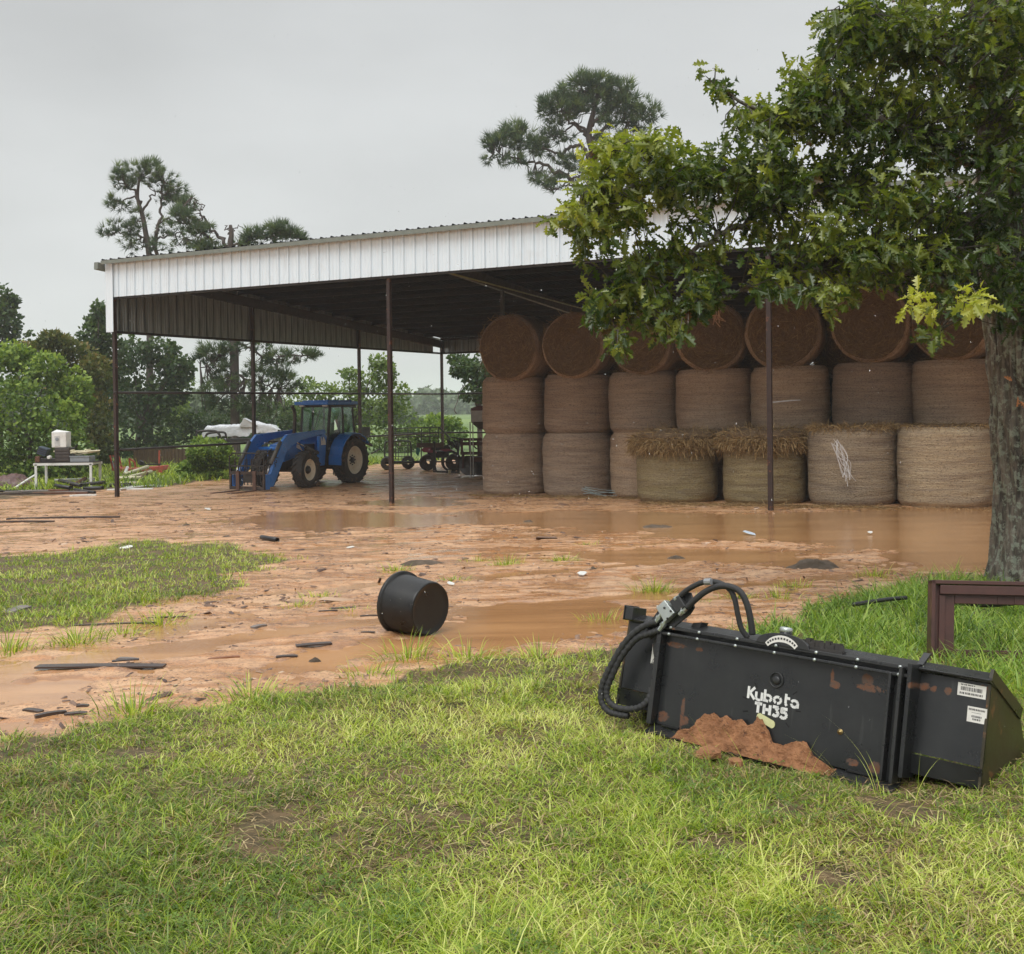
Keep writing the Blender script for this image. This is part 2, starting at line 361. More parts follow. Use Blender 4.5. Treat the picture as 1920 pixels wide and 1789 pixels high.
# muddy water lying in the hollows
s = NT('muddy_water'); pos = s.n('ShaderNodeNewGeometry').outputs['Position']
mps = s.n('ShaderNodeMapping'); s.link(pos, mps.inputs[0]); mps.inputs['Scale'].default_value = (.35, 1.6, 1)
s.P(Base_Color=s.mix(s.rng(s.noise(mps.outputs[0], 1.5, 4), .4, .62), (.50, .265, .115), (.36, .18, .075)), Roughness=.04, IOR=1.33)
s.bump(s.math('ADD', s.noise(pos, 26, 3), s.math('MULTIPLY', s.noise(pos, 90, 2), .5)), .22, .006)
water_m = s.m
cell_p = np.maximum.reduce([gr_p[:-1], gr_p[1:]]); 
WZ = gz(GY) - .017
for k, q in PUD.items():
    d_ = polyd(GX, GY, q) > (-.7 if k != 'd' else -.4); s_ = d_ & (gr_g < .6) & (R_ < 62) & (gr_p > .05)
    ok = (s_[:-1] & s_[1:] & np.roll(s_, -1, 1)[:-1] & np.roll(s_, -1, 1)[1:]).ravel(); f_ = Fg[ok]
    if len(f_) < 4: continue
    us, inv = np.unique(f_, return_inverse=True)
    V_ = np.stack([GX.ravel()[us], GY.ravel()[us], WZ.ravel()[us]], 1)
    tag(np_obj('puddle', V_, inv.reshape(f_.shape), water_m, smooth=True), kind='structure')

md = (gr_g < .25) & (R_ > 4) & (R_ < 45) & (np.abs(A_) < .62) & (gr_p < .3)
lev = float(np.quantile(gr_z[md], .15)); ok_ = (gr_g < .35) & (R_ > 3.5) & (R_ < 48) & (np.abs(A_) < .9) & (gr_z < lev+.012)
cel = (ok_[:-1] | ok_[1:] | np.roll(ok_, -1, 1)[:-1]).ravel() & ((gr_g[:-1] < .4).ravel()); f_ = Fg[cel]; us, inv = np.unique(f_, return_inverse=True)
V_ = np.stack([GX.ravel()[us], GY.ravel()[us], (gz(GY)+lev).ravel()[us]], 1)
tag(np_obj('shallow_water', V_, inv.reshape(f_.shape), water_m, smooth=True), kind='structure')
# ------------------------------------------------------------------ grass
def blades(P, h, az, lean, width, tint, seg=3, curl=.9):
    n = len(P); dirv = np.stack([np.cos(az), np.sin(az), np.zeros(n)], 1); side = np.stack([-np.sin(az), np.cos(az), np.zeros(n)], 1)
    tw = rng.uniform(-1.2, 1.2, n); side = side*np.cos(tw)[:, None] + dirv*np.sin(tw)[:, None]*.9
    rows = []
    pos = P.copy(); th = lean.copy()
    for i in range(seg+1):
        wd = width*(1-(i/seg)**1.6)*.5
        if i < seg: rows += [pos - side*wd[:, None], pos + side*wd[:, None]]
        else: rows += [pos]
        st = h/seg; pos = pos + dirv*(np.sin(th)*st)[:, None]; pos[:, 2] += np.cos(th)*st
        th = np.minimum(th + curl*(.5+lean)/seg*1.3, 2.2)
    V = np.stack(rows, 1); m = V.shape[1]; f = []
    for i in range(seg-1): a = 2*i; f += [(a, a+1, a+3), (a, a+3, a+2)]
    a = 2*(seg-1); f += [(a, a+1, a+2)]
    Fc = np.array(f)[None] + (np.arange(n)*m)[:, None, None]
    return V.reshape(-1, 3), Fc.reshape(-1, 3), np.repeat(tint, m)
grass_m = leaf_mat('grass_blade', [(0, (.30, .20, .085)), (.10, (.44, .35, .13)), (.16, (.06, .095, .012)), (.40, (.13, .22, .018)), (.62, (.27, .38, .03)), (.85, (.46, .54, .07)), (1, (.68, .69, .22))], .36, .32, .5)
def flat(x, y):
    a = np.array([.35, 5.75]); b = np.array([1.85, 4.35]); e = b-a; t = np.clip(((x-a[0])*e[0]+(y-a[1])*e[1])/(e@e), 0, 1)
    return 1-.22*sstep(.30, .10, np.hypot(x-a[0]-t*e[0], y-a[1]-t*e[1]))
def grass_field(name, n_t, samp, per, hr, wr, seg, spread, gth=.45, label=None, lean=(.25, 1.0), tint0=0., parent=None):
    x, y = samp(n_t); g, p = masks(x, y); nb_ = (fbm(x*5, y*5, 0, 3, 9)-.5)*.2
    for bx_, by_, br_ in BARE: g = g*(1-.92*sstep(br_*1.9, br_*.6, np.hypot(x-bx_, y-by_)+nb_))
    dens = fbm(x*2.2, y*2.2, 0, 3, 41); keep = (g > gth*rng.uniform(.35, 1.3, len(x))) & (dens > rng.uniform(.05, .46, len(x)))
    x, y = x[keep], y[keep]; n = len(x)
    c = np.repeat(np.arange(n), per); m = len(c)
    az = rng.uniform(0, 2*PI, m); rr = rng.uniform(0, 1, m)*spread
    bx = x[c] + np.cos(az)*rr; by = y[c] + np.sin(az)*rr
    hh = rng.uniform(hr[0], hr[1], n)*(.55 + .9*fbm(x*1.3, y*1.3, 0, 2, 44)); h = hh[c]*rng.uniform(.45, 1.15, m)*flat(bx, by)
    tn = .24 + .80*fbm(x*.9, y*.9, 0, 3, 47) + .5*(fbm(x*6, y*6, 0, 2, 48)-.5); tn = tn[c]+rng.normal(0, .21, m) + tint0
    dry = rng.uniform(0, 1, m) < .07 + .22*sstep(.54, .68, fbm(x*1.7+9, y*1.7, 0, 3, 49))[c]
    tn = np.where(dry, rng.uniform(0, .2, m), tn)
    z = gnd(bx, by) - .008
    az2 = az + rng.normal(0, .7, m)
    return blades(np.stack([bx, by, z], 1), h, az2, rng.uniform(lean[0], lean[1], m), rng.uniform(wr[0], wr[1], m), np.clip(tn, 0, 1), seg)
def samp_band(y0, y1, k=.50, x0=None, x1=None, pw=1.):
    def f(n):
        u_ = rng.uniform(0, 1, n); y = y0*(y1/y0)**(u_**pw)
        xa = -k*y-.3 if x0 is None else x0; xb = k*y+.3 if x1 is None else x1
        return rng.uniform(0, 1, n)*(xb-xa)+xa, y
    return f
def join(parts):
    V, Fc, T, b = [], [], [], 0
    for v, f, t in parts: V.append(v); Fc.append(f+b); T.append(t); b += len(v)
    return np.concatenate(V), np.concatenate(Fc), np.concatenate(T)
A = [grass_field('', 27000, samp_band(2.85, 6.3), 9, (.05, .095), (.0038, .0068), 3, .04, lean=(.35, 1.35)),
     grass_field('', 3200, samp_band(2.85, 4.6), 3, (.12, .20), (.003, .0055), 4, .03, lean=(.5, 1.4), tint0=.05),
     grass_field('', 9500, samp_band(5.8, 10.5, .55), 6, (.06, .12), (.005, .008), 3, .05, lean=(.3, 1.2))]
for x0_, x1_, y0_, y1_, c_ in ((1.6, 4.6, 2.2, 9., 9000), (-4.6, -1.6, 2.2, 5.5, 4500), (-1.7, 1.7, 1.5, 2.9, 5200)):
    A.append(grass_field('', c_, (lambda n, q=(x0_, x1_, y0_, y1_): (lambda x, y: (x[k_], y[k_]) if (k_ := (np.abs(x) > .5*y+.28) | (y < 2.86)).any() else (x, y))(rng.uniform(q[0], q[1], n), rng.uniform(q[2], q[3], n))), 7, (.05, .10), (.005, .008), 2, .05, lean=(.3, 1.3)))
V_, F_, T_ = join(A); tag(np_obj('lawn_grass', V_, F_, grass_m, tint=T_), kind='stuff')
A = [grass_field('', 15000, samp_band(8.5, 19, .5, -11, -1.2), 6, (.05, .11), (.007, .011), 2, .06, tint0=.0)]
V_, F_, T_ = join(A); tag(np_obj('grass_patch', V_, F_, grass_m, tint=T_), kind='stuff')
# lush growth behind the attachment and around the rusty frame
def samp_poly(poly):
    P = np.array(poly); lo, hi = P.min(0), P.max(0)
    def f(n):
        x = rng.uniform(lo[0], hi[0], n); y = rng.uniform(lo[1], hi[1], n); k = polyd(x, y, poly) > -.1*rng.uniform(0, 1.5, n); return x[k], y[k]
    return f
LUSH = gp((1330, 1235), (1440, 1185), (1560, 1135), (1650, 1112), (1740, 1092), (1900, 1092), (2150, 1092), (2150, 1330), (1880, 1300), (1700, 1250))
A = [grass_field('', 5200, samp_poly(LUSH), 9, (.14, .24), (.007, .012), 4, .05, lean=(.2, 1.2), tint0=-.02)]
V_, F_, T_ = join(A); T_ = np.clip(T_*.95, 0, 1); tag(np_obj('tall_grass', V_, F_, leaf_mat('lush_blade', [(0, (.06, .11, .02)), (.4, (.095, .18, .022)), (.75, (.22, .35, .045)), (1, (.38, .47, .09))], .34, .35)), kind='stuff')
bpy.context.scene.objects['tall_grass'].data.attributes.new('tint', 'FLOAT', 'POINT').data.foreach_set('value', T_.astype(np.float32))
A = [grass_field('', 9000, samp_band(33, 50, .5, -26, 2.), 5, (.25, .5), (.03, .05), 2, .15)]
V_, F_, T_ = join(A); tag(np_obj('verge_grass', V_, F_, grass_m, tint=np.clip(T_, .2, .85)), kind='stuff')
# dead thatch pressed between the blades and low clover
n_ = 16000; y = 2.85*(7.5/2.85)**rng.uniform(0, 1, n_); x = rng.uniform(-.52, .52, n_)*y; g_, _p = masks(x, y); k = g_ > .3; x, y = x[k], y[k]; n_ = len(x)
V_, F_, T_ = blades(np.stack([x, y, gnd(x, y)+rng.uniform(.0, .02, n_)], 1), rng.uniform(.04, .11, n_), rng.uniform(0, 6.3, n_), rng.uniform(1.2, 1.6, n_), rng.uniform(.003, .006, n_), rng.uniform(0, 1, n_), 2, .3)
tag(np_obj('dead_thatch', V_, F_, leaf_mat('thatch', [(0, (.12, .08, .04)), (.5, (.30, .21, .10)), (1, (.52, .42, .22))], .1, .6), tint=T_), kind='stuff')
clL = []; clF = []
for q in range(3):
    a0 = q*2.094; b0 = len(clL); clL.append((0, 0, 0)); clL += [(math.cos(a0+d)*r, math.sin(a0+d)*r, .15*r) for d, r in ((-.5, .55), (-.42, .95), (0, .85), (.42, .95), (.5, .55))]; clF += [(b0, b0+k, b0+k+1) for k in range(1, 5)]
n_ = 16000; y = 2.85*(8/2.85)**rng.uniform(0, 1, n_); x = rng.uniform(-.52, .52, n_)*y; g_, _p = masks(x, y); k = (g_ > .5) & (fbm(x*2.6, y*2.6, 5, 3, 99) > .66); x, y = x[k], y[k]; n_ = len(x); nrm = randdir(n_)*.5; nrm[:, 2] = 1
V_, F_ = scatter(np.array(clL), np.array(clF), np.stack([x, y, gnd(x, y)+rng.uniform(.02, .055, n_)], 1), frames(nrm, rng.uniform(0, 6, n_))[:, :, [1, 2, 0]], rng.uniform(.008, .016, n_))
tag(np_obj('clover', V_, F_, leaf_mat('clover_leaf', [(0, (.06, .12, .015)), (1, (.16, .25, .035))], .3, .5), tint=np.repeat(rng.uniform(0, 1, n_), len(clL))), kind='stuff')
# single tussocks standing in the mud
tus = [(145, 1205, 26, .26), (225, 1190, 18, .16), (298, 1170, 20, .2), (15, 1222, 24, .2), (320, 1158, 14, .12), (470, 1312, 26, .2), (250, 1340, 30, .2), (690, 1385-120, 16, .14), (950, 1058, 24, .17), (742, 1070, 22, .13), (1055, 1052, 24, .15), (1225, 1108, 26, .22), (1125, 1160, 20, .16), (1490, 1100, 20, .12), (1460, 1125, 12, .15), (1380, 1120, 16, .1), (1100, 1020, 10, .1), (895, 1052, 12, .12), (1640, 1078, 24, .15), (850, 1088, 14, .1), (600, 1120, 16, .1), (560, 1135, 14, .1), (660, 1145, 8, .08), (1290, 1130, 16, .12), (765, 1215+20, 18, .25), (880, 1195+42, 20, .2), (1010, 1235, 26, .16), (100, 1212, 10, .08)]
A = []
for px, py, n_, h_ in tus:
    c = G(px, py); m = n_*5; az = rng.uniform(0, 2*PI, m); rr = rng.uniform(0, .12, m)*(1+h_)
    bx, by = c[0]+np.cos(az)*rr*1.5, c[1]+np.sin(az)*rr
    A.append(blades(np.stack([bx, by, gnd(bx, by)-.01], 1), rng.uniform(.4, 1.1, m)*h_, az, rng.uniform(.1, 1.1, m), rng.uniform(.006, .009, m), rng.uniform(.35, 1, m), 3))
V_, F_, T_ = join(A); tag(np_obj('scattered_tussocks', V_, F_, grass_m, tint=T_), kind='stuff')
# long seed stalks leaning over the front of the attachment
A = []
for px, py, h_, az_ in ((1405, 1472, .34, 2.6), (1320, 1478, .2, 2.9), (1345, 1460, .22, 2.8), (1640, 1470, .42, 2.4), (1590, 1500, .3, 2.5), (1500, 1475, .22, .6), (1720, 1500, .2, .5), (1220, 1420, .2, 2.), (1640, 1485, .3, 2.2), (1700, 1620, .3, 2.6), (1380, 1620, .28, 1.2), (900, 1600, .2, .4), (300, 1700, .18, 1.), (1530, 1240, .2, 1.1), (1330, 1430, .3, 2.6)):
    c = G(px, py); m = 2; A.append(blades(np.stack([c[0]+rng.normal(0, .02, m), c[1]+rng.normal(0, .02, m), np.full(m, gnd(c[0], c[1])[0])], 1), h_*rng.uniform(.6, 1.2, m), az_+rng.normal(0, .4, m), rng.uniform(.15, .5, m), np.full(m, .0032), rng.uniform(.75, 1, m), 6, .8))
V_, F_, T_ = join(A); tag(np_obj('seed_stalks', V_, F_, grass_m, tint=T_), kind='stuff')

# ------------------------------------------------------------------ chips, gravel and clods in the mud
chip_m = leaf_mat('chips', [(0, (.07, .04, .03)), (.4, (.2, .12, .08)), (.7, (.42, .27, .17)), (1, (.7, .6, .48))], 0, .5)
n_ = 34000; u_ = rng.uniform(0, 1, n_); y = 4.2*(31/4.2)**u_; x = rng.uniform(-.53, .53, n_)*y
g_, p_ = masks(x, y); k = (g_ < .4) & (p_ < .5) & (fbm(x*.8, y*.8, 0, 3, 77) > rng.uniform(.3, .68, n_)); x, y = x[k], y[k]; n_ = len(x)
tv = np.array([(-1, -.5, -.3), (1, -.4, -.25), (.8, .5, -.3), (-.9, .45, -.2), (-.7, -.3, .3), (.8, -.3, .25), (.6, .35, .35), (-.8, .3, .3)])
tf = np.array([(0, 1, 5, 4), (1, 2, 6, 5), (2, 3, 7, 6), (3, 0, 4, 7), (4, 5, 6, 7)])
sz = rng.lognormal(-5.1, .6, n_)*(.7+y*.05); sc3 = np.stack([sz*rng.uniform(1, 2.6, n_), sz, sz*.7], 1)
rt = frames(np.stack([rng.normal(size=n_), rng.normal(size=n_), rng.normal(0, .15, n_)], 1), rng.normal(0, .3, n_))
V_, F_ = scatter(tv, tf, np.stack([x, y, gnd(x, y)+sz*.15], 1), rt, sc3)
tag(np_obj('wood_chips', V_, F_, chip_m, tint=np.repeat(rng.beta(1.1, 1.5, n_)*.82, 8)), kind='stuff')

# ------------------------------------------------------------------ hay barn
steel_m = M('rusty_post_paint', (.040, .022, .019), (.024, .016, .014), 9, .5, .2, .3, spot=.6, spotc=(.16, .06, .03))
dark_m = M('dark_steel', (.03, .026, .024), (.018, .017, .017), 9, .5, .3, .2)
s = NT('white_sheet_metal'); v = s.coord('Object', (1, 1, 1)); v2 = s.coord('Object', (3.5, 3.5, .25))
c_ = s.mix(s.rng(s.noise(v2, 5, 5), .5, .85), (.71, .82, .89), (.58, .65, .70)); c_ = s.mix(s.math('MULTIPLY', s.rng(s.noise(v, 2.2, 5), .6, .8), .25), c_, (.5, .5, .48))
s.P(Base_Color=c_, Roughness=.36, Metallic=.15); sheet_m = s.m
s = NT('bare_sheet_metal'); v2 = s.coord('Object', (4, 4, .3))
s.P(Base_Color=s.mix(s.rng(s.noise(v2, 4, 5), .4, .7), (.33, .36, .37), (.18, .20, .205)), Metallic=.85, Roughness=.33); bare_m = s.m
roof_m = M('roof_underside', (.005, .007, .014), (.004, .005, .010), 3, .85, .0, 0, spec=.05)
trim_m = M('grey_green_trim', (.20, .23, .20), (.15, .17, .15), 6, .45, .2, 0)
# barn frame: a along the open front, b towards the back
m_ = .53; LN = math.hypot(1, m_); fa = np.array([1, -m_, 0])/LN; fb = np.array([m_, 1, 0])/LN
B0 = np.array([-10.80, 30.30, 0.])
def bw(a, b, z): p = B0 + fa*a + fb*b; return np.array([p[0], p[1], z])
BAYA, BAYB, NB = 8.95, 5.68, 4; DEP = BAYB*3; LEN = BAYA*NB
ZF, ZB, ZS = 5.50, 4.24, 3.66                              # roof height front/back, bottom of the side skirt
def roofz(b): return ZF + (ZB-ZF)*b/DEP
barn = thing('hay_barn', (B0[0], B0[1], 0), 'open sided metal hay barn with white ribbed fascia over the hay bales and blue tractor', 'barn')
bi = barn.matrix_world.inverted()
def bl(p): return np.asarray(p) - np.array([B0[0], B0[1], 0])
def bpart(mb): return mb
def rib_panel(a0, dirv, base, zt0, zt1, zb0, zb1, outn, width=.9144, gauge=.0):
    """one 3 foot sheet with major ribs each foot and two minor ribs between, real folded section"""
    prof = []
    for r_ in range(3):
        o_ = r_*width/3
        prof += [(o_+.000, .0), (o_+.010, .042), (o_+.034, .042), (o_+.046, .0), (o_+.125, 0), (o_+.135, .007), (o_+.150, .007), (o_+.160, 0), (o_+.215, 0), (o_+.225, .007), (o_+.240, .007), (o_+.250, 0)]
    prof += [(width-.002, 0)]
    V, Fc = [], []
    for (t, d) in prof:
        f_ = t/width; p = base + dirv*(a0+t) + outn*d
        V += [(*bl(p)[:2], zb0+(zb1-zb0)*f_), (*bl(p)[:2], zt0+(zt1-zt0)*f_)]
    for i in range(len(prof)-1): Fc.append((2*i, 2*i+2, 2*i+3, 2*i+1))
    return MB().add(V, Fc)
panel_cache = {}
def put_panels(dirv, base, n, ztf, zbf, outn, mat, nm):
    for i in range(n):
        a0 = i*.9144; z = ztf(a0), ztf(a0+.9144), zbf(a0), zbf(a0+.9144)
        rib_panel(a0, dirv, base, *z, outn).build(nm, mat, barn)
nF = int(LEN/.9144)
put_panels(fa, bw(0, 0, 0) + fb*0 - fb*.03, nF, lambda a: ZF, lambda a: ZF-.93, -fb, sheet_m, 'fascia_sheet')
# left skirt: sheet with white outside; its bare ribbed back shows under the roof
nS = int(DEP/.9144)
put_panels(fb, bw(0, 0, 0) - fa*.04, nS, lambda b: roofz(b)+.035, lambda b: ZS, -fa, bare_m, 'skirt_sheet')
put_panels(fb, bw(0, 0, 0) - fa*.09, nS, lambda b: roofz(b)+.035, lambda b: ZS, -fa, sheet_m, 'skirt_sheet')
put_panels(fa, bw(0, DEP, 0) + fb*.06, nF, lambda a: ZB-.02, lambda a: ZS, fb, bare_m, 'back_sheet')
put_panels(fb, bw(LEN, 0, 0) + fa*.06, nS, lambda b: roofz(b)-.02, lambda b: ZS, fa, sheet_m, 'end_sheet')
# roof sheets, ribs running front to back and standing up past the front edge
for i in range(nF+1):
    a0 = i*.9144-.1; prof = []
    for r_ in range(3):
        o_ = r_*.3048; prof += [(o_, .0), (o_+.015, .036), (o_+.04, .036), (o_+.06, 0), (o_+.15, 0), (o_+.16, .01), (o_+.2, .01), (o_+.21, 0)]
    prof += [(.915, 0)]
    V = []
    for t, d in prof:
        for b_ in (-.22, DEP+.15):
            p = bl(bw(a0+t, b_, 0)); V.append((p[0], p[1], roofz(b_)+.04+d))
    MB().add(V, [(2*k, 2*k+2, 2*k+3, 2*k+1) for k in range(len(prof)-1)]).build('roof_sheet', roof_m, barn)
def bb(mb, a, b, w_, h_=None): return mb.bar(bl(a), bl(b), w_, h_)
bb(MB(), bw(-.1, -.235, ZF+.055-.06), bw(LEN, -.235, ZF-.005), .02, .10).build('roof_edge_trim', trim_m, barn)
bb(MB(), bw(-.22, -.3, ZF-.09), bw(-.22, DEP+.2, ZB-.09), .14, .19).build('eave_trim', trim_m, barn)
t_ = MB(); p = [bl(bw(-.11, -.085, 0)), bl(bw(.16, -.085, 0)), bl(bw(.16, -.075, 0)), bl(bw(-.10, -.075, 0)), bl(bw(-.10, .15, 0)), bl(bw(-.11, .15, 0))]
t_.prism([(q[0], q[1], ZS-.03) for q in p], (0, 0, ZF-ZS)); t_.build('corner_trim', sheet_m, barn)
# posts, beams, purlins, rails
for i in range(NB+1):
    for j in range(4):
        q = bw(i*BAYA, j*BAYB+(.11 if j == 0 else 0), 0); gzz = float(gz(q[1])); zt = roofz(j*BAYB)-.2
        if (i, j) in ((1, 1),) or j in (0, 3) or i in (0, NB) or True:
            MB().box((*bl(q)[:2], (gzz-.2+zt)/2), (.092, .092, zt-gzz+.2), rot=(0, 0, -math.atan(m_))).build('post', steel_m if j == 0 or i == 0 else dark_m, barn)
for i in range(NB+1):
    bb(MB(), bw(i*BAYA, -.02, ZF-.24), bw(i*BAYA, DEP, ZB-.24), .12, .28).build('rafter', dark_m, barn)
for k in range(15):
    b_ = .25+k*(DEP-.3)/14; bb(MB(), bw(0, b_, roofz(b_)-.035), bw(LEN, b_, roofz(b_)-.035), .06, .10).build('purlin', M('purlin_steel', (.020, .020, .026), (.014, .015, .02), 8, .7, .0, 0, spec=.15) if k == 0 else bpy.data.materials['purlin_steel'], barn)
bb(MB(), bw(0, .03, ZF-.95), bw(LEN, .03, ZF-.95), .05, .06).build('fascia_beam', dark_m, barn)
bb(MB(), bw(0.0, .1, ZS-.02), bw(0.0, DEP, ZS-.02), .06, .07).build('skirt_beam', dark_m, barn)
bb(MB(), bw(0, DEP, ZS-.02), bw(LEN, DEP, ZS-.02), .06, .07).build('skirt_beam', dark_m, barn)
for zr in (2.00, .44):
    MB().tube(bl(bw(.0, 0.05, zr)), bl(bw(.0, DEP, zr+.0)), .035, seg=8).build('rail', dark_m, barn, smooth=True)
    MB().tube(bl(bw(0, DEP, zr)), bl(bw(LEN, DEP, zr)), .035, seg=8).build('rail', dark_m, barn, smooth=True)
p0 = at(832, 507, 27.2); p1 = at(1085, 575, 38)
MB().tube(bl(at(828, 508, 26.2)), bl(at(1090, 578, 34.)), .022, seg=6).build('brace_rod', M('brace', (.22, .24, .10), None, 8, .5, 0, 0), barn, smooth=True)

# ------------------------------------------------------------------ round hay bales
def bale_side_mat(name, c1, c2, c3):
    s = NT(name); v = s.coord('Object', (1, 1, 1), 'rand'); vs = s.coord('Object', (1.2, 1.2, 45), 'rand'); vb = s.coord('Object', (.6, .6, 5), 'rand')
    band = s.rng(s.noise(vb, 1.6, 4), .35, .65); col = s.mix(band, c1, c2)
    col = s.mix(s.math('MULTIPLY', s.rng(s.noise(vs, 1., 5, .7), .46, .62), .6), col, c3)
    col = s.mix(s.math('MULTIPLY', s.rng(s.noise(s.coord('Object', (1, 1, 3), 'rand'), 24, 6, .75), .52, .62), .75), col, (.06, .042, .03))
    col = s.mix(s.math('MULTIPLY', s.rng(s.noise(vs, 2.3, 5, .7), .6, .7), .5), col, (.34, .32, .33))
    vv = s.coord('Object', (5, 5, 20), 'rand'); col = s.mix(s.math('MULTIPLY', s.rng(s.noise(vv, 3, 6, .75, 1.5), .62, .7), .7), col, (.05, .04, .03))
    rn_ = s.n('ShaderNodeObjectInfo').outputs['Random']; col = s.mix(1., col, s.ramp(rn_, (0, (.74, .72, .70)), (.35, (1.1, 1.04, .96)), (.7, (.86, .86, .84)), (1, (1.18, 1.12, 1.0))), 'MULTIPLY')
    s.P(Base_Color=col, Roughness=.8); s.b.inputs['Specular IOR Level'].default_value = .2
    s.bump(s.math('ADD', s.noise(vs, 2., 4, .7), s.noise(v, 30, 4)), .9, .03); return s.m
def bale_face_mat(name, c1, c2):
    s = NT(name); tc = s.n('ShaderNodeTexCoord').outputs['Object']; sp = s.n('ShaderNodeSeparateXYZ'); s.link(tc, sp.inputs[0])
    oi = s.n('ShaderNodeObjectInfo').outputs['Random']
    r_ = s.math('SQRT', s.math('ADD', s.math('POWER', sp.outputs['X'], 2.), s.math('POWER', sp.outputs['Y'], 2.)))
    a_ = s.math('ARCTAN2', sp.outputs['Y'], sp.outputs['X'])
    cb = s.n('ShaderNodeCombineXYZ'); s.link(s.math('MULTIPLY', r_, 16.), cb.inputs[0]); s.link(s.math('MULTIPLY', a_, 1.6), cb.inputs[1]); s.link(s.math('MULTIPLY', oi, 50.), cb.inputs[2])
    n_ = s.noise(cb.outputs[0], 1.4, 6, .75, .8); n2 = s.noise(s.coord('Object', (1, 1, 1), 'rand'), 28, 5, .75, 1.2)
    col = s.mix(s.rng(n_, .35, .65), c1, c2); col = s.mix(s.math('MULTIPLY', s.rng(n2, .52, .66), .7), col, (.05, .03, .018))
    col = s.mix(s.math('MULTIPLY', s.rng(n2, .42, .34), .5), col, (.36, .25, .13))
    s.P(Base_Color=col, Roughness=.85); s.b.inputs['Specular IOR Level'].default_value = .15
    s.bump(s.math('ADD', n_, n2), 1., .05); return s.m
side_a = bale_side_mat('bale_netwrap', (.40, .30, .22), (.28, .21, .165), (.48, .39, .30))
side_b = bale_side_mat('bale_netwrap_weathered', (.37, .30, .21), (.25, .20, .155), (.50, .42, .30))
side_c = bale_side_mat('bale_bare_hay', (.28, .225, .115), (.22, .17, .10), (.33, .27, .16))
face_m = bale_face_mat('bale_end', (.22, .15, .09), (.115, .076, .046))
straw_m = leaf_mat('straw', [(0, (.09, .055, .025)), (.35, (.20, .125, .058)), (.7, (.32, .215, .10)), (1, (.46, .34, .17))], .1, .7, .2)
def bale_mesh(Rr, Hh, seed, top=True):
    """barrel standing on its end, origin at the base centre; sides and ends as separate meshes"""
    na_, nz_ = 96, 46; a = np.linspace(0, 2*PI, na_, endpoint=False); z = np.linspace(0, Hh, nz_)
    A2, Z2 = np.meshgrid(a, z); t = Z2/Hh*2-1; tt = sstep(.80, 1., np.abs(t))
    r = Rr*(1 - .035*np.abs(t)**3 - .075*tt**1.5)
    cx, cy = np.cos(A2), np.sin(A2)
    r = r + .035*(fbm(cx*1.4+seed, cy*1.4, Z2*1.1, 3, seed)-.5)*2 + .014*(fbm(cx*3+seed, cy*3, Z2*9, 3, seed+5)-.5)*2 + .010*(vnoise(cx*2, cy*2, Z2*34+seed, seed)-.5)*2
    V = np.stack([r*cx, r*cy, Z2], -1).reshape(-1, 3); i = np.arange(na_*nz_).reshape(nz_, na_); j = np.roll(i, -1, 1)
    Fs = np.stack([i[:-1], j[:-1], j[1:], i[1:]], -1).reshape(-1, 4)
    rr = np.linspace(0, 1, 16); A3, R3 = np.meshgrid(a, rr); ends = []
    for zt, row, sg in ((Hh, -1, 1),):
        rim = r[row][None]*R3; ww = 1-R3**6; zz = zt + sg*(.03*(1-R3**2) + ww*.03*(fbm(np.cos(A3)*R3*4, np.sin(A3)*R3*4, 0, 4, seed+9)-.5)*2 - .02*np.exp(-(R3*9)**2) + .008*np.sin(R3*60+A3)*ww)
        ends.append(np.stack([rim*np.cos(A3), rim*np.sin(A3), zz], -1).reshape(-1, 3))
    i = np.arange(16*na_).reshape(16, na_); j = np.roll(i, -1, 1); Fe = np.stack([i[:-1], i[1:], j[1:], j[:-1]], -1).reshape(-1, 4)
    V2 = np.concatenate(ends); F2 = Fe[:, ::-1]
    return V, Fs, V2, F2
def strands(P, d, ln, w0, tint, seg=3, droop=1.):
    """thin flat straws from P heading d, sagging under their weight"""
    n = len(P); d = d/np.linalg.norm(d, axis=1, keepdims=True); rows = []; pos = P.copy()
    sd_ = np.cross(d, randdir(n)); sd_ /= np.linalg.norm(sd_, axis=1, keepdims=True)+1e-9
    for k in range(seg+1):
        rows += [pos-sd_*(w0*.5)[:, None], pos+sd_*(w0*.5)[:, None]]
        pos = pos + d*(ln/seg)[:, None]; d = d + randdir(n)*.22; d[:, 2] -= droop*.35; d /= np.linalg.norm(d, axis=1, keepdims=True)
    V = np.stack(rows, 1); m = V.shape[1]; f = [(2*k, 2*k+1, 2*k+3, 2*k+2) for k in range(seg)]
    return V.reshape(-1, 3), (np.array(f)[None]+(np.arange(n)*m)[:, None, None]).reshape(-1, 4), np.repeat(tint, m)
def face_straw(Rr, zt, n, sg=1):
    r_ = Rr*.97*np.sqrt(rng.uniform(0, 1, n)); a = rng.uniform(0, 2*PI, n)
    P = np.stack([r_*np.cos(a), r_*np.sin(a), np.full(n, zt+sg*.035)], 1)
    d = np.stack([-np.sin(a), np.cos(a), np.zeros(n)], 1)*rng.choice([-1, 1], n)[:, None] + randdir(n)*.95; d[:, 2] = np.abs(d[:, 2])*.25*sg
    return strands(P, d, rng.uniform(.06, .2, n), rng.uniform(.004, .008, n), rng.beta(1.3, 2.6, n), 3, 0)
protos = {}
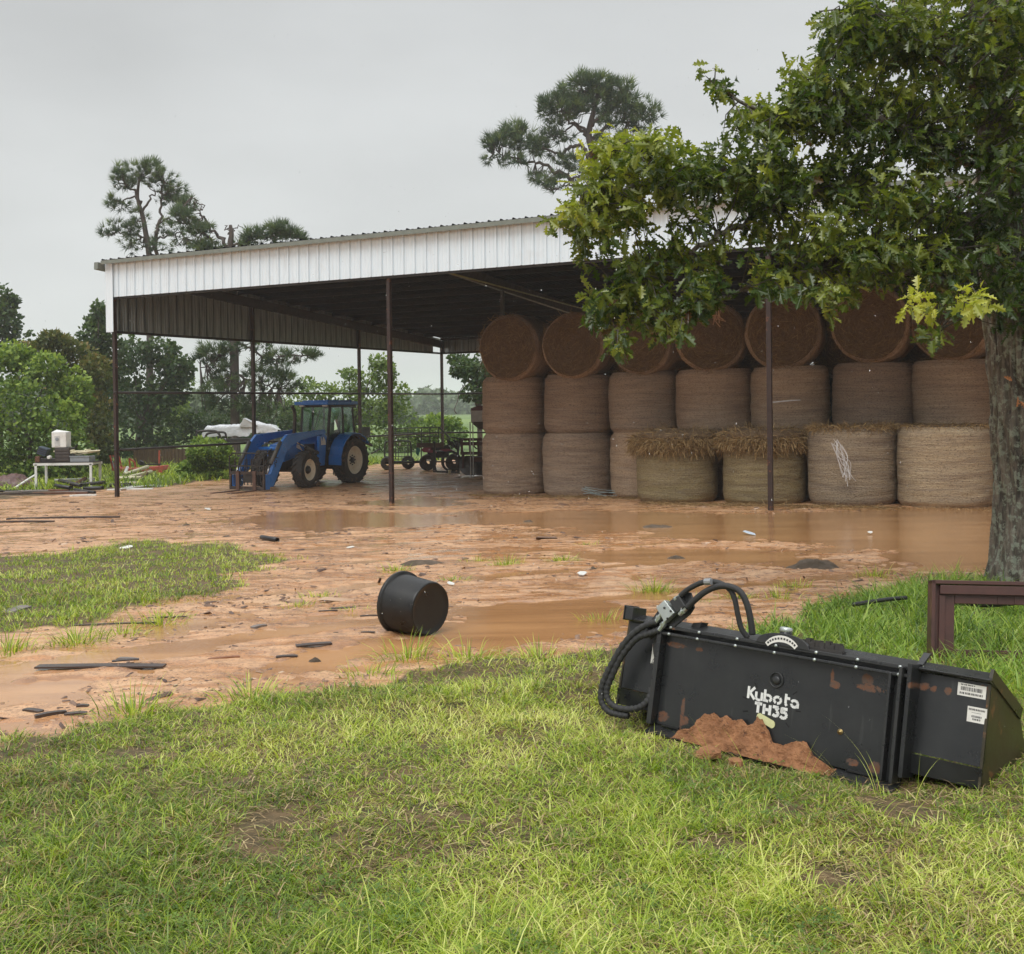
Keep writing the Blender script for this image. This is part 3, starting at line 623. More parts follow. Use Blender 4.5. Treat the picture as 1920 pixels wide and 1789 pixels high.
def bale_proto(kind, k):
    """kind: 'up' standing netwrapped, 'weather', 'bare', 'side' lying"""
    key = (kind, k)
    if key in protos: return protos[key]
    Rr, Hh = {'up': (.915, 1.50), 'low': (.915, 1.63), 'weather': (.94, 1.64), 'bare': (.93, 1.46), 'side': (.87, 1.5)}[kind]
    V, Fs, V2, F2 = bale_mesh(Rr, Hh, k+{'up': 0, 'low': 10, 'weather': 20, 'bare': 30, 'side': 40}[kind])
    a = np_obj('netwrap', V, Fs, {'weather': side_b, 'bare': side_c}.get(kind, side_a), smooth=True); b = np_obj('bale_end', V2, F2, face_m, smooth=True)
    n_ = 1500 if kind == 'side' else 250
    Vs, Fq, Ts = join([face_straw(Rr, Hh, n_)]) if True else None
    c = np_obj('loose_straw', Vs, Fq, straw_m, tint=Ts); tag(c, kind='stuff')
    for o_ in (a, b, c): COL.objects.unlink(o_)
    protos[key] = ((a.data, b.data, c.data), Rr, Hh); return protos[key]
used_protos = []
def bale(kind, k, loc, label, rz=0., lying=None, group=None, squash=1.):
    (ma, mb_, mc), Rr, Hh = bale_proto(kind, k)
    t = thing('hay_bale', loc, label, 'hay bale', 0, group)
    if lying is None: t.rotation_euler = (0, 0, rz)
    else: t.rotation_mode = 'QUATERNION'; t.rotation_quaternion = Vector(lying).to_track_quat('Z', 'Y') @ Euler((0, 0, rz)).to_quaternion()
    sr = random.Random(label+str(len(COL.objects))); q_ = sr.uniform(.965, 1.035); t.scale = (q_, q_*sr.uniform(.98, 1.02), 1.0)
    if lying is None and kind == 'up': t.rotation_euler[0] = sr.uniform(-.018, .018); t.rotation_euler[1] = sr.uniform(-.018, .018)
    for nm, me in (('netwrap', ma), ('bale_end', mb_), ('loose_straw', mc)):
        o_ = bpy.data.objects.new(nm, me); COL.objects.link(o_); o_.parent = t
        if nm == 'loose_straw': o_['kind'] = 'stuff'
    return t
def line_at(px, const, py=760):
    r_ = ray(px, py); k = r_[0]/r_[1]; Y = const/(1+.53*k); return np.array([k*Y, Y])
CA, CB = 27.79, 30.0
ordn = ['first', 'second', 'third', 'fourth', 'fifth', 'sixth', 'seventh']
GRP = 'round hay bales stacked under the barn'
colB = [965, 1083, 1210, 1343, 1485, 1638, 1792, 1950]; top_px = [952, 1073, 1199, 1332, 1469, 1631, 1783]
mid_lab = ['upright netwrapped bale in the middle layer at the open left end of the stack', 'second upright bale from the left in the middle layer, below a dark straw spiral',
           'third upright bale from the left in the middle layer, above the blue green net scraps', 'fourth upright bale in the middle layer, above the left shaggy topped bale',
           'middle layer upright bale partly behind the right front barn post, with a pale tear', 'sixth upright bale in the middle layer, squared netwrap directly above the torn front bale', 'middle layer upright bale beside the oak trunk with a dark vertical crack']
bot_lab = ['bottom corner bale at the open left end of the stack', 'second bottom bale from the left with a pale twine line round its shoulder', 'narrow visible bottom bale with blue green torn net, left of the shaggy hay']
top_lab = ['lying hay bale at the left end of the top layer, wrapped flank in view', 'second lying bale from the left in the top layer with a tight dark spiral face', 'third lying bale in the top layer behind the lowest oak leaves',
           'large shaggy top layer bale with an orange and white tuft on its face', 'lying top layer bale crossed by the right front barn post', 'biggest clean round bale face, sixth in the top layer', 'top layer bale beside the oak trunk, flat brown face']
for i, px in enumerate(colB):
    p = line_at(px, CB); zb = float(gz(p[1])); z0 = zb - .04
    hid = 'round hay bale at the bottom of the stack behind the front row'
    jit = rng.normal(0, .03, 2)
    bale('low', i % 3, (p[0], p[1], z0), bot_lab[i] if i < 3 else hid, rng.uniform(0, 6), group=GRP if i < 3 else 'bales hidden behind the front row')
    bale('up', i % 4, (p[0]+jit[0], p[1]+jit[1], z0+1.625), mid_lab[i] if i < 7 else 'middle layer bale hidden behind the oak trunk', rng.uniform(0, 6), group=GRP)
zt_l = [2.32, 2.31, 2.36, 2.38, 2.44, 2.52, 2.50]
for i, px in enumerate(top_px):
    f_ = line_at(px, CB-1.0); dv = Vector((fb[0], fb[1], 0)); z = zt_l[i]-.17+.87
    dd = -dv; dd.rotate(Euler((0, 0, [.05, .1, -.05, .22, .16, -.02, -.1][i])))
    ctr = Vector((f_[0], f_[1], z)); org = ctr - dd*1.5                  # the +Z end faces the yard
    bale('side', i % 4, org, top_lab[i], rng.uniform(0, 6), lying=dd, group=GRP)
    sh_ = Vector((fa[0], fa[1], 0))*(.0 if i == 0 else .93)
    bale('side', (i+1) % 4, org - dd*1.58 - sh_ - Vector((0, 0, .36)), 'second row lying bale seen behind the left end bale of the top layer' if i == 0 else 'lying bale in the second row of the top layer, glimpsed between front faces', 1., lying=dd, group=GRP if i == 0 else 'second row bales of the top layer')
    if i == 6: bale('side', 2, org - dd*1.58 + sh_ - Vector((0, 0, .36)), 'lying bale in the second row of the top layer, glimpsed between front faces', 1., lying=dd, group='second row bales of the top layer')
tf_ = at(1345, 588, 26.1); mb = MB()
for k in range(16): q = tf_ + rng.normal(0, .05, 3)*(1, .3, 1.2); mb.path([q, q+rng.normal(0, .06, 3), q+rng.normal(0, .08, 3)-(0, 0, .1)], .012, 4)
mb.build('net_tuft', M('orange_tuft', (.50, .22, .10), (.5, .42, .3), 20, .7, 0, 0), None, label='orange and white tuft of net sticking out of the large shaggy top bale', cat='net')
# second rows further in, closing the gaps
for i in range(0, 8):
    p = line_at(colB[i], CB); q = p + np.array([fb[0], fb[1]])*1.95; z0 = float(gz(q[1]))-.04
    for lv in (0, 1): bale('low' if lv == 0 else 'up', (i+1) % 3, (q[0], q[1], z0+lv*1.625), 'round hay bale in the second row behind the front stack', rng.uniform(0, 6), group='second row bales behind the front stack')
fr = [(1268, 'bare', 'bottom front bale without netwrap, left of two with a shaggy mop of loose hay'), (1431, 'bare', 'bottom front bale behind the right front post, with a shaggy mop of loose hay'),
      (1597, 'weather', 'bottom front bale with thin hay fringe and a white torn net scar'), (1770, 'weather', 'clean ribbed bottom front bale next to the oak trunk')]
for i, (px, kd, lb) in enumerate(fr):
    p = line_at(px, CA); z0 = float(gz(p[1]))-.02; t = bale(kd, i, (p[0], p[1], z0), lb, i*1.7, group=GRP)
    Hh = protos[(kd, i)][2]; Rr = protos[(kd, i)][1]
    n_ = {0: 9000, 1: 9000, 2: 2600, 3: 900}[i]
    a = rng.uniform(0, 2*PI, n_)
    if kd == 'bare':
        rr = (Rr+.03)*np.sqrt(rng.uniform(.15, 1.06, n_)); hz = .22*np.sqrt(np.clip(1-(rr/(Rr+.05))**2, 0, 1)) + .05*fbm(np.cos(a)*2, np.sin(a)*2, rr*2, 2)
        P = np.stack([rr*np.cos(a), rr*np.sin(a), Hh-.05+hz*rng.uniform(.6, 1, n_)], 1); edge = rng.uniform(0, 1, n_) < .55
        P[edge, 2] = Hh - rng.uniform(0, .24, edge.sum())*(.4+1.2*fbm(np.cos(a[edge])*3, np.sin(a[edge])*3, 0, 2)); P[edge, :2] = np.stack([np.cos(a[edge]), np.sin(a[edge])], 1)*(Rr+rng.uniform(-.02, .09, edge.sum()))[:, None]
        d = np.stack([np.cos(a)*.55, np.sin(a)*.55, np.full(n_, -.35)], 1) + randdir(n_)*.95; ln = rng.uniform(.10, .30, n_)
        cap = MB().lathe([(Rr+.01, Hh-.02), (Rr+.05, Hh+.05), (Rr*.9, Hh+.13), (Rr*.6, Hh+.19), (.01, Hh+.22)], seg=48); capo = cap.build('hay_cap', face_m, t, smooth=True)
    else:
        P = np.stack([(Rr-.04)*np.cos(a), (Rr-.04)*np.sin(a), Hh-rng.uniform(-.05, .06, n_)*(1 if i == 2 else .6)], 1); P[:, :2] *= rng.uniform(.8, 1.02, n_)[:, None]
        d = np.stack([np.cos(a), np.sin(a), np.full(n_, .1)], 1)*.6 + randdir(n_); ln = rng.uniform(.05, .2 if i == 2 else .09, n_)
    V_, F_, T_ = strands(P, d, ln, rng.uniform(.006, .011, n_), rng.beta(2.2, 1.9, n_)); tag(np_obj('loose_hay', V_, F_, straw_m, parent=t, tint=T_), kind='stuff')
# shaggy hay hanging under the top layer bales three and four, straw litter on the ground
n_ = 9000; q = rng.uniform(0, 1, n_); px_ = 880+q*1000; P = []
for k in range(n_):
    kk = ray(px_[k], 760); kk = kk[0]/kk[1]; Y = (CA-1.15-rng.exponential(.35) + (2.1 if px_[k] < 1200 else 0))/(1+.53*kk); P.append((kk*Y, Y))
P = np.array(P); P3 = np.stack([P[:, 0], P[:, 1], gnd(P[:, 0], P[:, 1])+.012], 1); d = randdir(n_); d[:, 2] *= .12
V_, F_, T_ = strands(P3, d, rng.uniform(.05, .2, n_), rng.uniform(.004, .008, n_), rng.beta(2, 2, n_), 2, 0.)
tag(np_obj('straw_litter', V_, F_, straw_m, tint=T_), kind='stuff')
net_m = M('torn_netwrap', (.38, .50, .50), (.28, .38, .40), 20, .6, 0, 0); net_w = M('white_netwrap', (.62, .62, .62), (.45, .45, .46), 20, .6, 0, 0)
def net(name, pts, Y, mat, label, wd=.006, n=14, sag=.05):
    mb = MB()
    for k in range(n):
        o_ = [np.array(at(px, py, Y)) + rng.normal(0, sag, 3)*(1, .15, 1) for px, py in pts]
        mb.path(smooth_path(o_, 5), wd*rng.uniform(.5, 1.3), 4)
    return mb.build(name, mat, None, label=label, cat='net')
net('torn_net', [(1183, 850), (1188, 880), (1186, 905), (1178, 922), (1140, 926), (1090, 917)], 27.9, net_m, 'blue green torn net hanging down the narrow bottom bale and along the ground', n=10)
net('net_scar', [(1568, 830), (1575, 855), (1582, 880), (1590, 900)], 22.78, net_w, 'white torn net threads crossing the front of the fringed bottom bale', n=14, sag=.06)
net('net_tear', [(1445, 755), (1470, 752), (1500, 750)], 25.33, net_w, 'pale shred of net on the middle layer bale right of the post', n=6, sag=.012)

# ------------------------------------------------------------------ blue tractor with loader
blue = M('tractor_blue', (.017, .18, .60), (.014, .14, .47), 5, .34, 0, .1, spot=.66, spotc=(.10, .08, .06), spotsc=11)
blk = M('black_iron', (.018, .018, .018), (.03, .026, .022), 8, .5, .2, .2, spot=.62, spotc=(.07, .05, .035))
rubber = M('tyre_rubber', (.022, .021, .02), (.04, .034, .028), 7, .75, 0, .3, spot=.6, spotc=(.12, .075, .045), spotsc=5)
cream = M('cream_rim_paint', (.90, .84, .68), (.78, .70, .54), 7, .5, 0, .1, spot=.62, spotc=(.22, .13, .07))
chrome = M('cylinder_rod', (.6, .6, .6), None, 6, .2, 1, 0); grey_m = M('grey_hose_guard', (.11, .11, .10), (.07, .07, .065), 9, .6, 0, .1)
glass = NT('cab_glass'); glass.P(Base_Color=(.55, .72, .66, 1), Roughness=.03, IOR=1.45); glass.b.inputs['Transmission Weight'].default_value = 1.; glass = glass.m
tail = M('orange_lamp', (.8, .16, .05), None, 4, .3, 0, 0); lampw = M('lamp_lens', (.7, .7, .66), None, 4, .15, 0, 0); white_m = M('white_paint', (.75, .75, .72), (.62, .61, .57), 6, .45, 0, .1)
hd = R(-90-26); RA = G(659, 905.) - .80*np.array([-math.sin(hd), math.cos(hd), 0])
tr = thing('tractor', (RA[0], RA[1], float(gz(RA[1]))-.01), 'blue farm tractor with cab, front loader and pallet fork, parked under the barn', 'tractor', hd)
def tyre(nm, x, y, r, wd, rr, side, lugs, steer=0.):
    T = MB(); cr = [(rr, -wd*.36), (rr+.02, -wd*.45), (r*.78, -wd*.52), (r*.93, -wd*.48), (r*.97, -wd*.25), (r*.975, 0), (r*.97, wd*.25), (r*.93, wd*.48), (r*.78, wd*.52), (rr+.02, wd*.45), (rr, wd*.36)]
    Mx = Matrix.Rotation(steer, 3, 'Z'); ax = Mx @ Vector((0, 1, 0)); c = Vector((x, y, r*.985))
    T.lathe(cr, c, ax, 48)
    ex = ax.orthogonal().normalized(); ey = ax.cross(ex)
    for k in range(lugs):
        for sg in (-1, 1):
            a = 2*PI*(k+(.5 if sg > 0 else 0))/lugs; pts = []
            for (t_, dd, rad) in ((0.02, 0., .975), (.25, .10, .975), (.50, .24, .93)):
                aa = a+dd; pts.append(c + ax*(sg*wd*t_) + (ex*math.cos(aa)+ey*math.sin(aa))*(r*rad))
            for q in range(2):
                p0, p1 = pts[q], pts[q+1]; T.bar(p0, p1, .05, r*.085, up=((p0+p1)/2-c).normalized())
    t_ = T.build(nm, rubber, tr)
    W = MB(); o_ = side*wd*.36
    W.lathe([(rr+.005, o_), (rr*.95, o_), (rr*.90, o_*.7), (rr*.86, o_*.1), (rr*.70, -.0*o_), (rr*.60, o_*.25), (rr*.25, o_*.3), (.001, o_*.3)], c, ax, 36)
    W.lathe([(rr+.005, -o_), (rr*.95, -o_), (rr*.86, 0)], c, ax, 36)
    rim = W.build('rim', cream, t_, smooth=True)
    H = MB(); H.lathe([(rr*.36, o_*.28), (rr*.34, o_*.75), (rr*.2, o_*1.05), (.001, o_*1.1)] if r < .62 else [(rr*.22, o_*.3), (rr*.2, o_*.6), (.001, o_*.62)], c, ax, 16)
    for k in range(8): a = 2*PI*k/8; p = c + ax*(o_*.33) + (ex*math.cos(a)+ey*math.sin(a))*rr*.33; H.tube(p, p+ax*side*.03, .022, seg=6)
    H.build('hub', blk, t_)
for sd_ in (-1, 1):
    tyre('rear_wheel', 0, sd_*.78, .74, .44, .44, sd_, 20)
    tyre('front_wheel', 2.3, sd_*.76, .56, .34, .32, sd_, 18, R(4))
body = MB(); body.box((.1, 0, .78), (.7, .42, .6)); body.box((1., 0, .78), (1.5, .34, .5)); body.box((2.1, 0, .72), (1.2, .36, .34)); body.box((2.3, 0, .56), (.22, 1.25, .16)); body.tube((0, -.75, .73), (0, .75, .73), .12)
body.box((2.75, 0, .75), (.25, .5, .45)); body.box((-.3, 0, .62), (.35, .5, .4)); body.build('chassis', blk, tr, bevel=.02)
hood = MB(); hood.prism([(.95, -.31, 1.0), (.95, -.33, 1.38), (.95, -.22, 1.52), (.95, .22, 1.52), (.95, .33, 1.38), (.95, .31, 1.0)], (1.1, 0, -.07))
hood.prism([(2.05, -.31, .93), (2.05, -.33, 1.3), (2.05, -.22, 1.45), (2.05, .22, 1.45), (2.05, .33, 1.3), (2.05, .31, .93)], (.72, 0, -.14)); hood.build('hood', blue, tr, bevel=.03)
MB().box((2.80, 0, .98), (.06, .46, .42)).build('grille', blk, tr, bevel=.01)
for sg in (-1, 1): MB().box((1.55, .335*sg, 1.15), (.5, .02, .28)).build('hood_vent', blk, tr)
MB().prism([(1.92, .34, 1.1), (2.2, .34, 1.2), (2.2, .34, 1.3), (2.08, .34, 1.28)], (0, .012, 0)).build('hood_decal', white_m, tr)
cb = MB()                                                      # cab frame
FZ, TZ = 1.0, 2.44
PL = {'A': ((.88, .50, 1.02), (.70, .52, TZ)), 'B': ((.12, .60, 1.25), (.12, .56, TZ)), 'C': ((-.52, .60, 1.32), (-.46, .54, TZ))}
for k, (a, b) in PL.items():
    for sg in (-1, 1): cb.bar((a[0], a[1]*sg, a[2]), (b[0], b[1]*sg, b[2]), .065, .075)
for sg in (-1, 1):
    cb.bar((.72, .53*sg, TZ), (-.5, .55*sg, TZ), .08); cb.bar((.88, .5*sg, 1.05), (.45, .58*sg, .72), .06); cb.bar((.45, .58*sg, .72), (.16, .6*sg, 1.25), .05); cb.bar((.12, .6*sg, 1.34), (-.5, .6*sg, 1.42), .06)
    cb.box((.62, .5*sg, .85), (.5, .1, .35))
cb.bar((.88, -.5, 1.42), (.88, .5, 1.42), .05); cb.bar((.7, -.52, TZ), (.7, .52, TZ), .08); cb.bar((-.47, -.54, TZ), (-.47, .54, TZ), .08); cb.bar((-.5, -.6, 1.45), (-.5, .6, 1.45), .07)
cb.box((.55, 0, 1.0), (.75, .95, .5)); cb.build('cab_frame', blk, tr, bevel=.01)
rf = MB(); rf.box((.16, 0, 2.53), (1.66, 1.28, .11)); rf.box((.12, 0, 2.60), (1.3, 1.0, .05)); rf.build('cab_roof', blue, tr, bevel=.03)
MB().box((.12, 0, 2.465), (1.42, 1.18, .03)).build('roof_underside', blk, tr)
def pane(P): return MB().prism(P, (.008, .0, 0) if abs(P[0][1]-P[1][1]) > .3 else (0, .008, 0)).build('window_pane', glass, tr)
pane([(.89, -.46, 1.12), (.89, .46, 1.12), (.72, .48, 2.40), (.72, -.48, 2.40)])
for sg in (-1, 1):
    pane([(.82, .53*sg, 1.15), (.17, .59*sg, 1.28), (.17, .56*sg, 2.4), (.69, .53*sg, 2.4)])
    pane([(.07, .60*sg, 1.4), (-.46, .60*sg, 1.46), (-.42, .55*sg, 2.4), (.07, .56*sg, 2.4)])
pane([(-.49, -.55, 1.5), (-.49, .55, 1.5), (-.45, .5, 2.4), (-.45, -.5, 2.4)])
MB().box((-.05, 0, 1.30), (.45, .5, .14)).box((-.27, 0, 1.62), (.12, .46, .6)).build('seat', M('seat_cloth', (.05, .04, .04), None, 9, .9, 0, .2), tr, bevel=.03)
stw = MB(); 
for k in range(20): a, b = 2*PI*k/20, 2*PI*(k+1)/20; stw.tube((.42+.08*math.cos(a), .17*math.sin(a), 1.55+.15*math.cos(a)), (.42+.08*math.cos(b), .17*math.sin(b), 1.55+.15*math.cos(b)), .015, seg=6)
stw.tube((.6, 0, 1.1), (.42, 0, 1.55), .03); stw.build('steering_wheel', blk, tr)
MB().bar((.8, .2, 2.3), (.88, .0, 1.6), .02).build('wiper', blk, tr)
for sg in (-1, 1):
    f = MB(); prev = None
    for k in range(9):
        a = R(-8+k*19); p = Vector((math.cos(a)*.86, 0, .74+math.sin(a)*.84))
        if prev is not None: f.prism([(prev.x, sg*.56, prev.z), (p.x, sg*.56, p.z), (p.x, sg*1.02, p.z-.015), (prev.x, sg*1.02, prev.z-.015)], (0, 0, .03) if p.z > 1.0 else (.03, 0, 0))
        prev = p
    f.build('fender', blue, tr)
    MB().prism([(.8, sg*.57, .9), (.45, sg*.57, 1.48), (0, sg*.57, 1.56), (-.5, sg*.57, 1.5), (-.6, sg*.57, 1.2), (.3, sg*.57, .8)], (0, .02*sg, 0)).build('fender_side', M('dark_green_panel', (.03, .05, .035), None, 5, .4, 0, .1) if sg < 0 else bpy.data.materials['dark_green_panel'], tr)
    MB().prism([(-.5+.1, sg*1.0, 1.42), (-.5+.1, sg*.6, 1.52), (-.95, sg*.6, 1.2), (-.95, sg*1.0, 1.12)], (0, 0, .05)).build('fender_rear', blk, tr)
    MB().box((.84, .44*sg, 2.47), (.1, .17, .08)).build('work_light', lampw, tr); MB().box((-.58, .5*sg, 2.42), (.14, .16, .1)).build('rear_light', blk, tr)
    MB().box((.12+.02, .66*sg, 1.38), (.06, .07, .1)).build('marker_lamp', tail, tr)
MB().path(smooth_path([(1.28, -.42, 1.0), (1.28, -.46, 1.4), (1.20, -.46, 2.0), (1.22, -.46, 2.3), (1.34, -.46, 2.45)], 5), [.055]*21, 10).build('exhaust', M('exhaust_rust', (.09, .075, .06), (.05, .04, .035), 8, .6, .4, .1), tr, smooth=True)
MB().lathe([(.001, 0), (.17, .0), (.2, .03), (.17, .05), (.001, .05)], (-.62, .98, 1.62), (1, .2, 0), 4).bar((-.62, .95, 1.3), (-.62, .97, 1.6), .04).build('slow_vehicle_sign', M('grey_sign', (.16, .17, .16), None, 5, .6, .3, 0), tr)
st = MB()
for k in range(3): st.box((.55, .68, .35+.22*k), (.3, .18, .03))
st.bar((.42, .62, .3), (.42, .62, .95), .03); st.bar((.7, .62, .3), (.7, .62, .95), .03); st.build('step', blk, tr)
# loader: masts, booms with a knee, cylinders, carriage, forks
for sg in (-1, 1):
    y = sg*.56
    MB().prism([(1.15, y-.05, .62), (1.45, y-.05, .62), (1.40, y-.05, 1.52), (1.15, y-.05, 1.62), (1.02, y-.05, 1.5)], (0, .1, 0)).build('loader_mast', blue, tr, bevel=.012)
    lb = MB(); lb.prism([(1.05, y-.05, 1.60), (1.12, y-.05, 1.72), (2.35, y-.05, 1.66), (2.98, y-.05, 1.62), (3.20, y-.05, 1.44), (3.86, y-.05, .40), (3.86, y-.05, .14), (3.66, y-.05, .14), (3.02, y-.05, 1.12), (2.72, y-.05, 1.30), (2.3, y-.05, 1.44)], (0, .1, 0)); lb.build('loader_arm', blue, tr, bevel=.012)
    c = MB(); c.tube((1.3, y+.0, .98), (2.0, y, 1.2), .05); c.build('lift_cylinder', grey_m, tr, smooth=True)
    c = MB(); c.tube((2.0, y, 1.2), (2.5, y, 1.38), .025); c.build('cylinder_rod', chrome, tr, smooth=True)
    c = MB(); c.tube((3.26, y+.0, 1.42), (3.72, y, .80), .055); c.build('tilt_cylinder', grey_m, tr, smooth=True)
    MB().tube((3.72, y, .80), (3.92, y, .48), .025).build('cylinder_rod', chrome, tr, smooth=True)
    MB().prism([(1.1, y+.055*sg, 1.25), (1.34, y+.055*sg, 1.25), (1.34, y+.055*sg, 1.5), (1.28, y+.055*sg, 1.34), (1.22, y+.055*sg, 1.5), (1.12, y+.055*sg, 1.38)], (0, .012*sg, 0)).build('valve_decal', white_m, tr)
    MB().prism([(3.82, y-.06, .52), (4.0, y-.06, .48), (4.02, y-.06, .08), (3.84, y-.06, .08)], (0, .12, 0)).build('bucket_link', blue, tr)
MB().tube((2.9, -.56, 1.2), (2.9, .56, 1.2), .06).build('cross_tube', blue, tr, smooth=True)
def strokes(mb, segs, o, ex, ey, ez, sx, sy, w_, th):
    """letter strokes in unit space laid on a plane"""
    o, ex, ey, ez = (Vector([float(q) for q in v]) for v in (o, ex, ey, ez))
    for a, b in segs:
        A, B_ = o+ex*(a[0]*sx)+ey*(a[1]*sy), o+ex*(b[0]*sx)+ey*(b[1]*sy); d = (B_-A).normalized(); n_ = ez.cross(d)*(w_/2); e_ = d*(w_*.0)
        mb.prism([A-e_-n_, B_+e_-n_, B_+e_+n_, A-e_+n_], ez*th)
def arc(cx, cy, r, a0, a1, n=6, ry=None):
    ry = ry or r; P = [(cx+r*math.cos(R(a0+(a1-a0)*k/n)), cy+ry*math.sin(R(a0+(a1-a0)*k/n))) for k in range(n+1)]; return list(zip(P[:-1], P[1:]))
DIG = {'7': [((0, 1), (.6, 1)), ((.6, 1), (.2, 0))], '0': arc(.3, .5, .3, 0, 360, 10, .5), 'L': [((0, 1), (0, 0)), ((0, 0), (.5, 0))], 'A': [((0, 0), (.3, 1)), ((.3, 1), (.6, 0)), ((.12, .4), (.48, .4))]}
num = MB(); ad = Vector((.52, 0, -.85)).normalized(); 
for k, ch in enumerate('70L'): strokes(num, DIG[ch], Vector((3.42, .615, .98)) - ad*.0 + ad*(.13*k), ad, Vector((.85, 0, .52)).normalized(), Vector((0, 1, 0)), .13, .11, .022, .004)
num.build('arm_number', blk, tr)
ca = MB()                                                      # carriage and backrest of the fork
for z in (.12, .55): ca.box((4.08, 0, z), (.06, 1.25, .09))
for y in (-.6, .6): ca.box((4.08, y, .38), (.05, .06, .62))
ca.build('fork_carriage', M('dark_fork_iron', (.06, .04, .035), (.03, .025, .022), 7, .6, .3, .2, spot=.58, spotc=(.14, .08, .05)), tr)
bk = MB(); bk.path([(4.10, -.62, .5), (4.10, -.62, 1.0), (4.10, -.5, 1.12), (4.10, .5, 1.12), (4.10, .62, 1.0), (4.10, .62, .5)], .02, 8)
for k in range(9): bk.tube((4.06, -.5+.125*k, .2), (4.06, -.46+.11*k+.05*(k % 2), .95), .016, seg=5)
bk.box((4.06, 0, .75), (.03, 1.2, .05)).box((4.02, .1, .42), (.12, .5, .3))
for k in range(5): bk.tube((4.10, -.4+.2*k, .6), (4.10, -.4+.2*k, 1.12), .008, seg=5)
bk.build('fork_backrest', blk, tr)
fk = M('rusty_fork', (.13, .07, .05), (.08, .045, .035), 7, .65, .3, .2)
for y in (-.3, .3): MB().box((4.13, y, .33), (.045, .12, .56)).box((4.68, y, .045), (1.15, .11, .04)).build('fork', fk, tr, bevel=.008)
MB().path(smooth_path([(3.1, -.3, 1.1), (3.5, -.2, .9), (3.9, .1, .5), (3.4, .3, .9), (3., .35, 1.2)], 6), .02, 6).path(smooth_path([(2.95, 0, 1.2), (3.4, .1, 1.0), (3.8, -.2, .6), (3.95, -.3, .4)], 6), .02, 6).build('hydraulic_hose', rubber, tr, smooth=True)

# ------------------------------------------------------------------ black bucket attachment lying in the grass
O = np.array([.4986, 5.703, .0166]); EU = np.array([.73637, -.67635, -.01733]); EV = np.array([.15333, .14188, .97794]); EW = np.cross(EU, EV)
EU /= np.linalg.norm(EU); EW /= np.linalg.norm(EW)
if EW[1] > 0: EW = -EW                                          # towards the viewer
Ma = Matrix(((EU[0], EV[0], EW[0], O[0]), (EU[1], EV[1], EW[1], O[1]), (EU[2], EV[2], EW[2], O[2]), (0, 0, 0, 1)))
att = thing('bucket_attachment', O, 'black steel loader bucket attachment with hydraulic hoses and white lettering lying in the grass', 'bucket'); att.matrix_world = Ma
def onp(px, py, w_=0.):                                        # photo point -> (u, v) on the plane w = const
    r_ = ray(px, py); o_ = O + EW*w_; t = np.dot(o_-CAM, EW)/np.dot(r_, EW); p = CAM + r_*t - O
    return (float(p@EU), float(p@EV), w_)
s = NT('worn_black_paint'); v = s.coord('Object'); n1 = s.noise(v, 5, 6, .65); n2 = s.noise(v, 34, 5, .7); n3 = s.noise(s.coord('Object', (9, 1.2, 1)), 3, 4)
tco = s.n('ShaderNodeTexCoord').outputs['Object']; sp = s.n('ShaderNodeSeparateXYZ'); s.link(tco, sp.inputs[0])
bc = s.mix(s.rng(n1, .4, .7), (.012, .013, .014), (.022, .023, .024)); bc = s.mix(s.math('MULTIPLY', s.rng(n3, .62, .75), .25), bc, (.10, .10, .095))
msk = None
for (u_, v_, ru, rv_) in ((.335, .345, .07, .018), (.47, .345, .03, .014), (.31, -.005, .04, .03), (.415, .03, .014, .10), (.435, .0, .03, .03), (1.34, .315, .075, .022), (1.33, .345, .035, .035), (1.18, .30, .03, .02), (1.165, .33, .012, .05), (1.30, -.01, .04, .02), (1.40, -.01, .04, .03), (1.56, .36, .035, .02), (1.60, .355, .02, .018), (1.66, .36, .02, .02), (1.79, .39, .05, .02)):
    a = s.math('DIVIDE', s.math('SUBTRACT', sp.outputs['X'], u_), ru); b = s.math('DIVIDE', s.math('SUBTRACT', sp.outputs['Y'], v_), rv_)
    d = s.math('SUBTRACT', 1.25, s.math('ADD', s.math('POWER', a, 2.), s.math('POWER', b, 2.)), 0, True); msk = d if msk is None else s.math('MAXIMUM', msk, d)
rk = s.rng(s.math('ADD', s.math('MULTIPLY', msk, .95), s.math('MULTIPLY', s.math('SUBTRACT', s.noise(v, 22, 6, .8, 1.), .5), 3.2)), .62, .72)
flk = s.rng(s.noise(v, 16, 7, .75), .70, .73); rk = s.math('MAXIMUM', rk, s.math('MULTIPLY', flk, .9))
bc = s.mix(rk, bc, s.mix(s.rng(n2, .4, .6), (.14, .055, .024), (.09, .055, .04)))
s.P(Base_Color=bc, Roughness=s.mix(rk, s.rng(n1, .3, .7, .22, .42), (.7, .7, .7))); s.bump(s.math('ADD', n2, n1), .12, .004); bp = s.m
bp2 = M('black_paint_plain', (.013, .014, .015), (.028, .028, .028), 9, .32, 0, .08, spot=.68, spotc=(.16, .08, .045), spotsc=14)
zinc = M('zinc_plated', (.50, .53, .51), (.38, .42, .40), 14, .3, .7, .1); hosem = M('braided_hose', (.016, .016, .017), (.03, .03, .03), 60, .65, 0, .5)
X = lambda u0, u1, v0, v1, w0, w1: ((((u0+u1)/2, (v0+v1)/2, (w0+w1)/2)), (u1-u0, v1-v0, w1-w0))
def ab(nm, boxes, mat=bp2, par=att, bev=.003):
    m = MB()
    for b_ in boxes: m.box(*X(*b_))
    return m.build(nm, mat, par, bevel=bev)
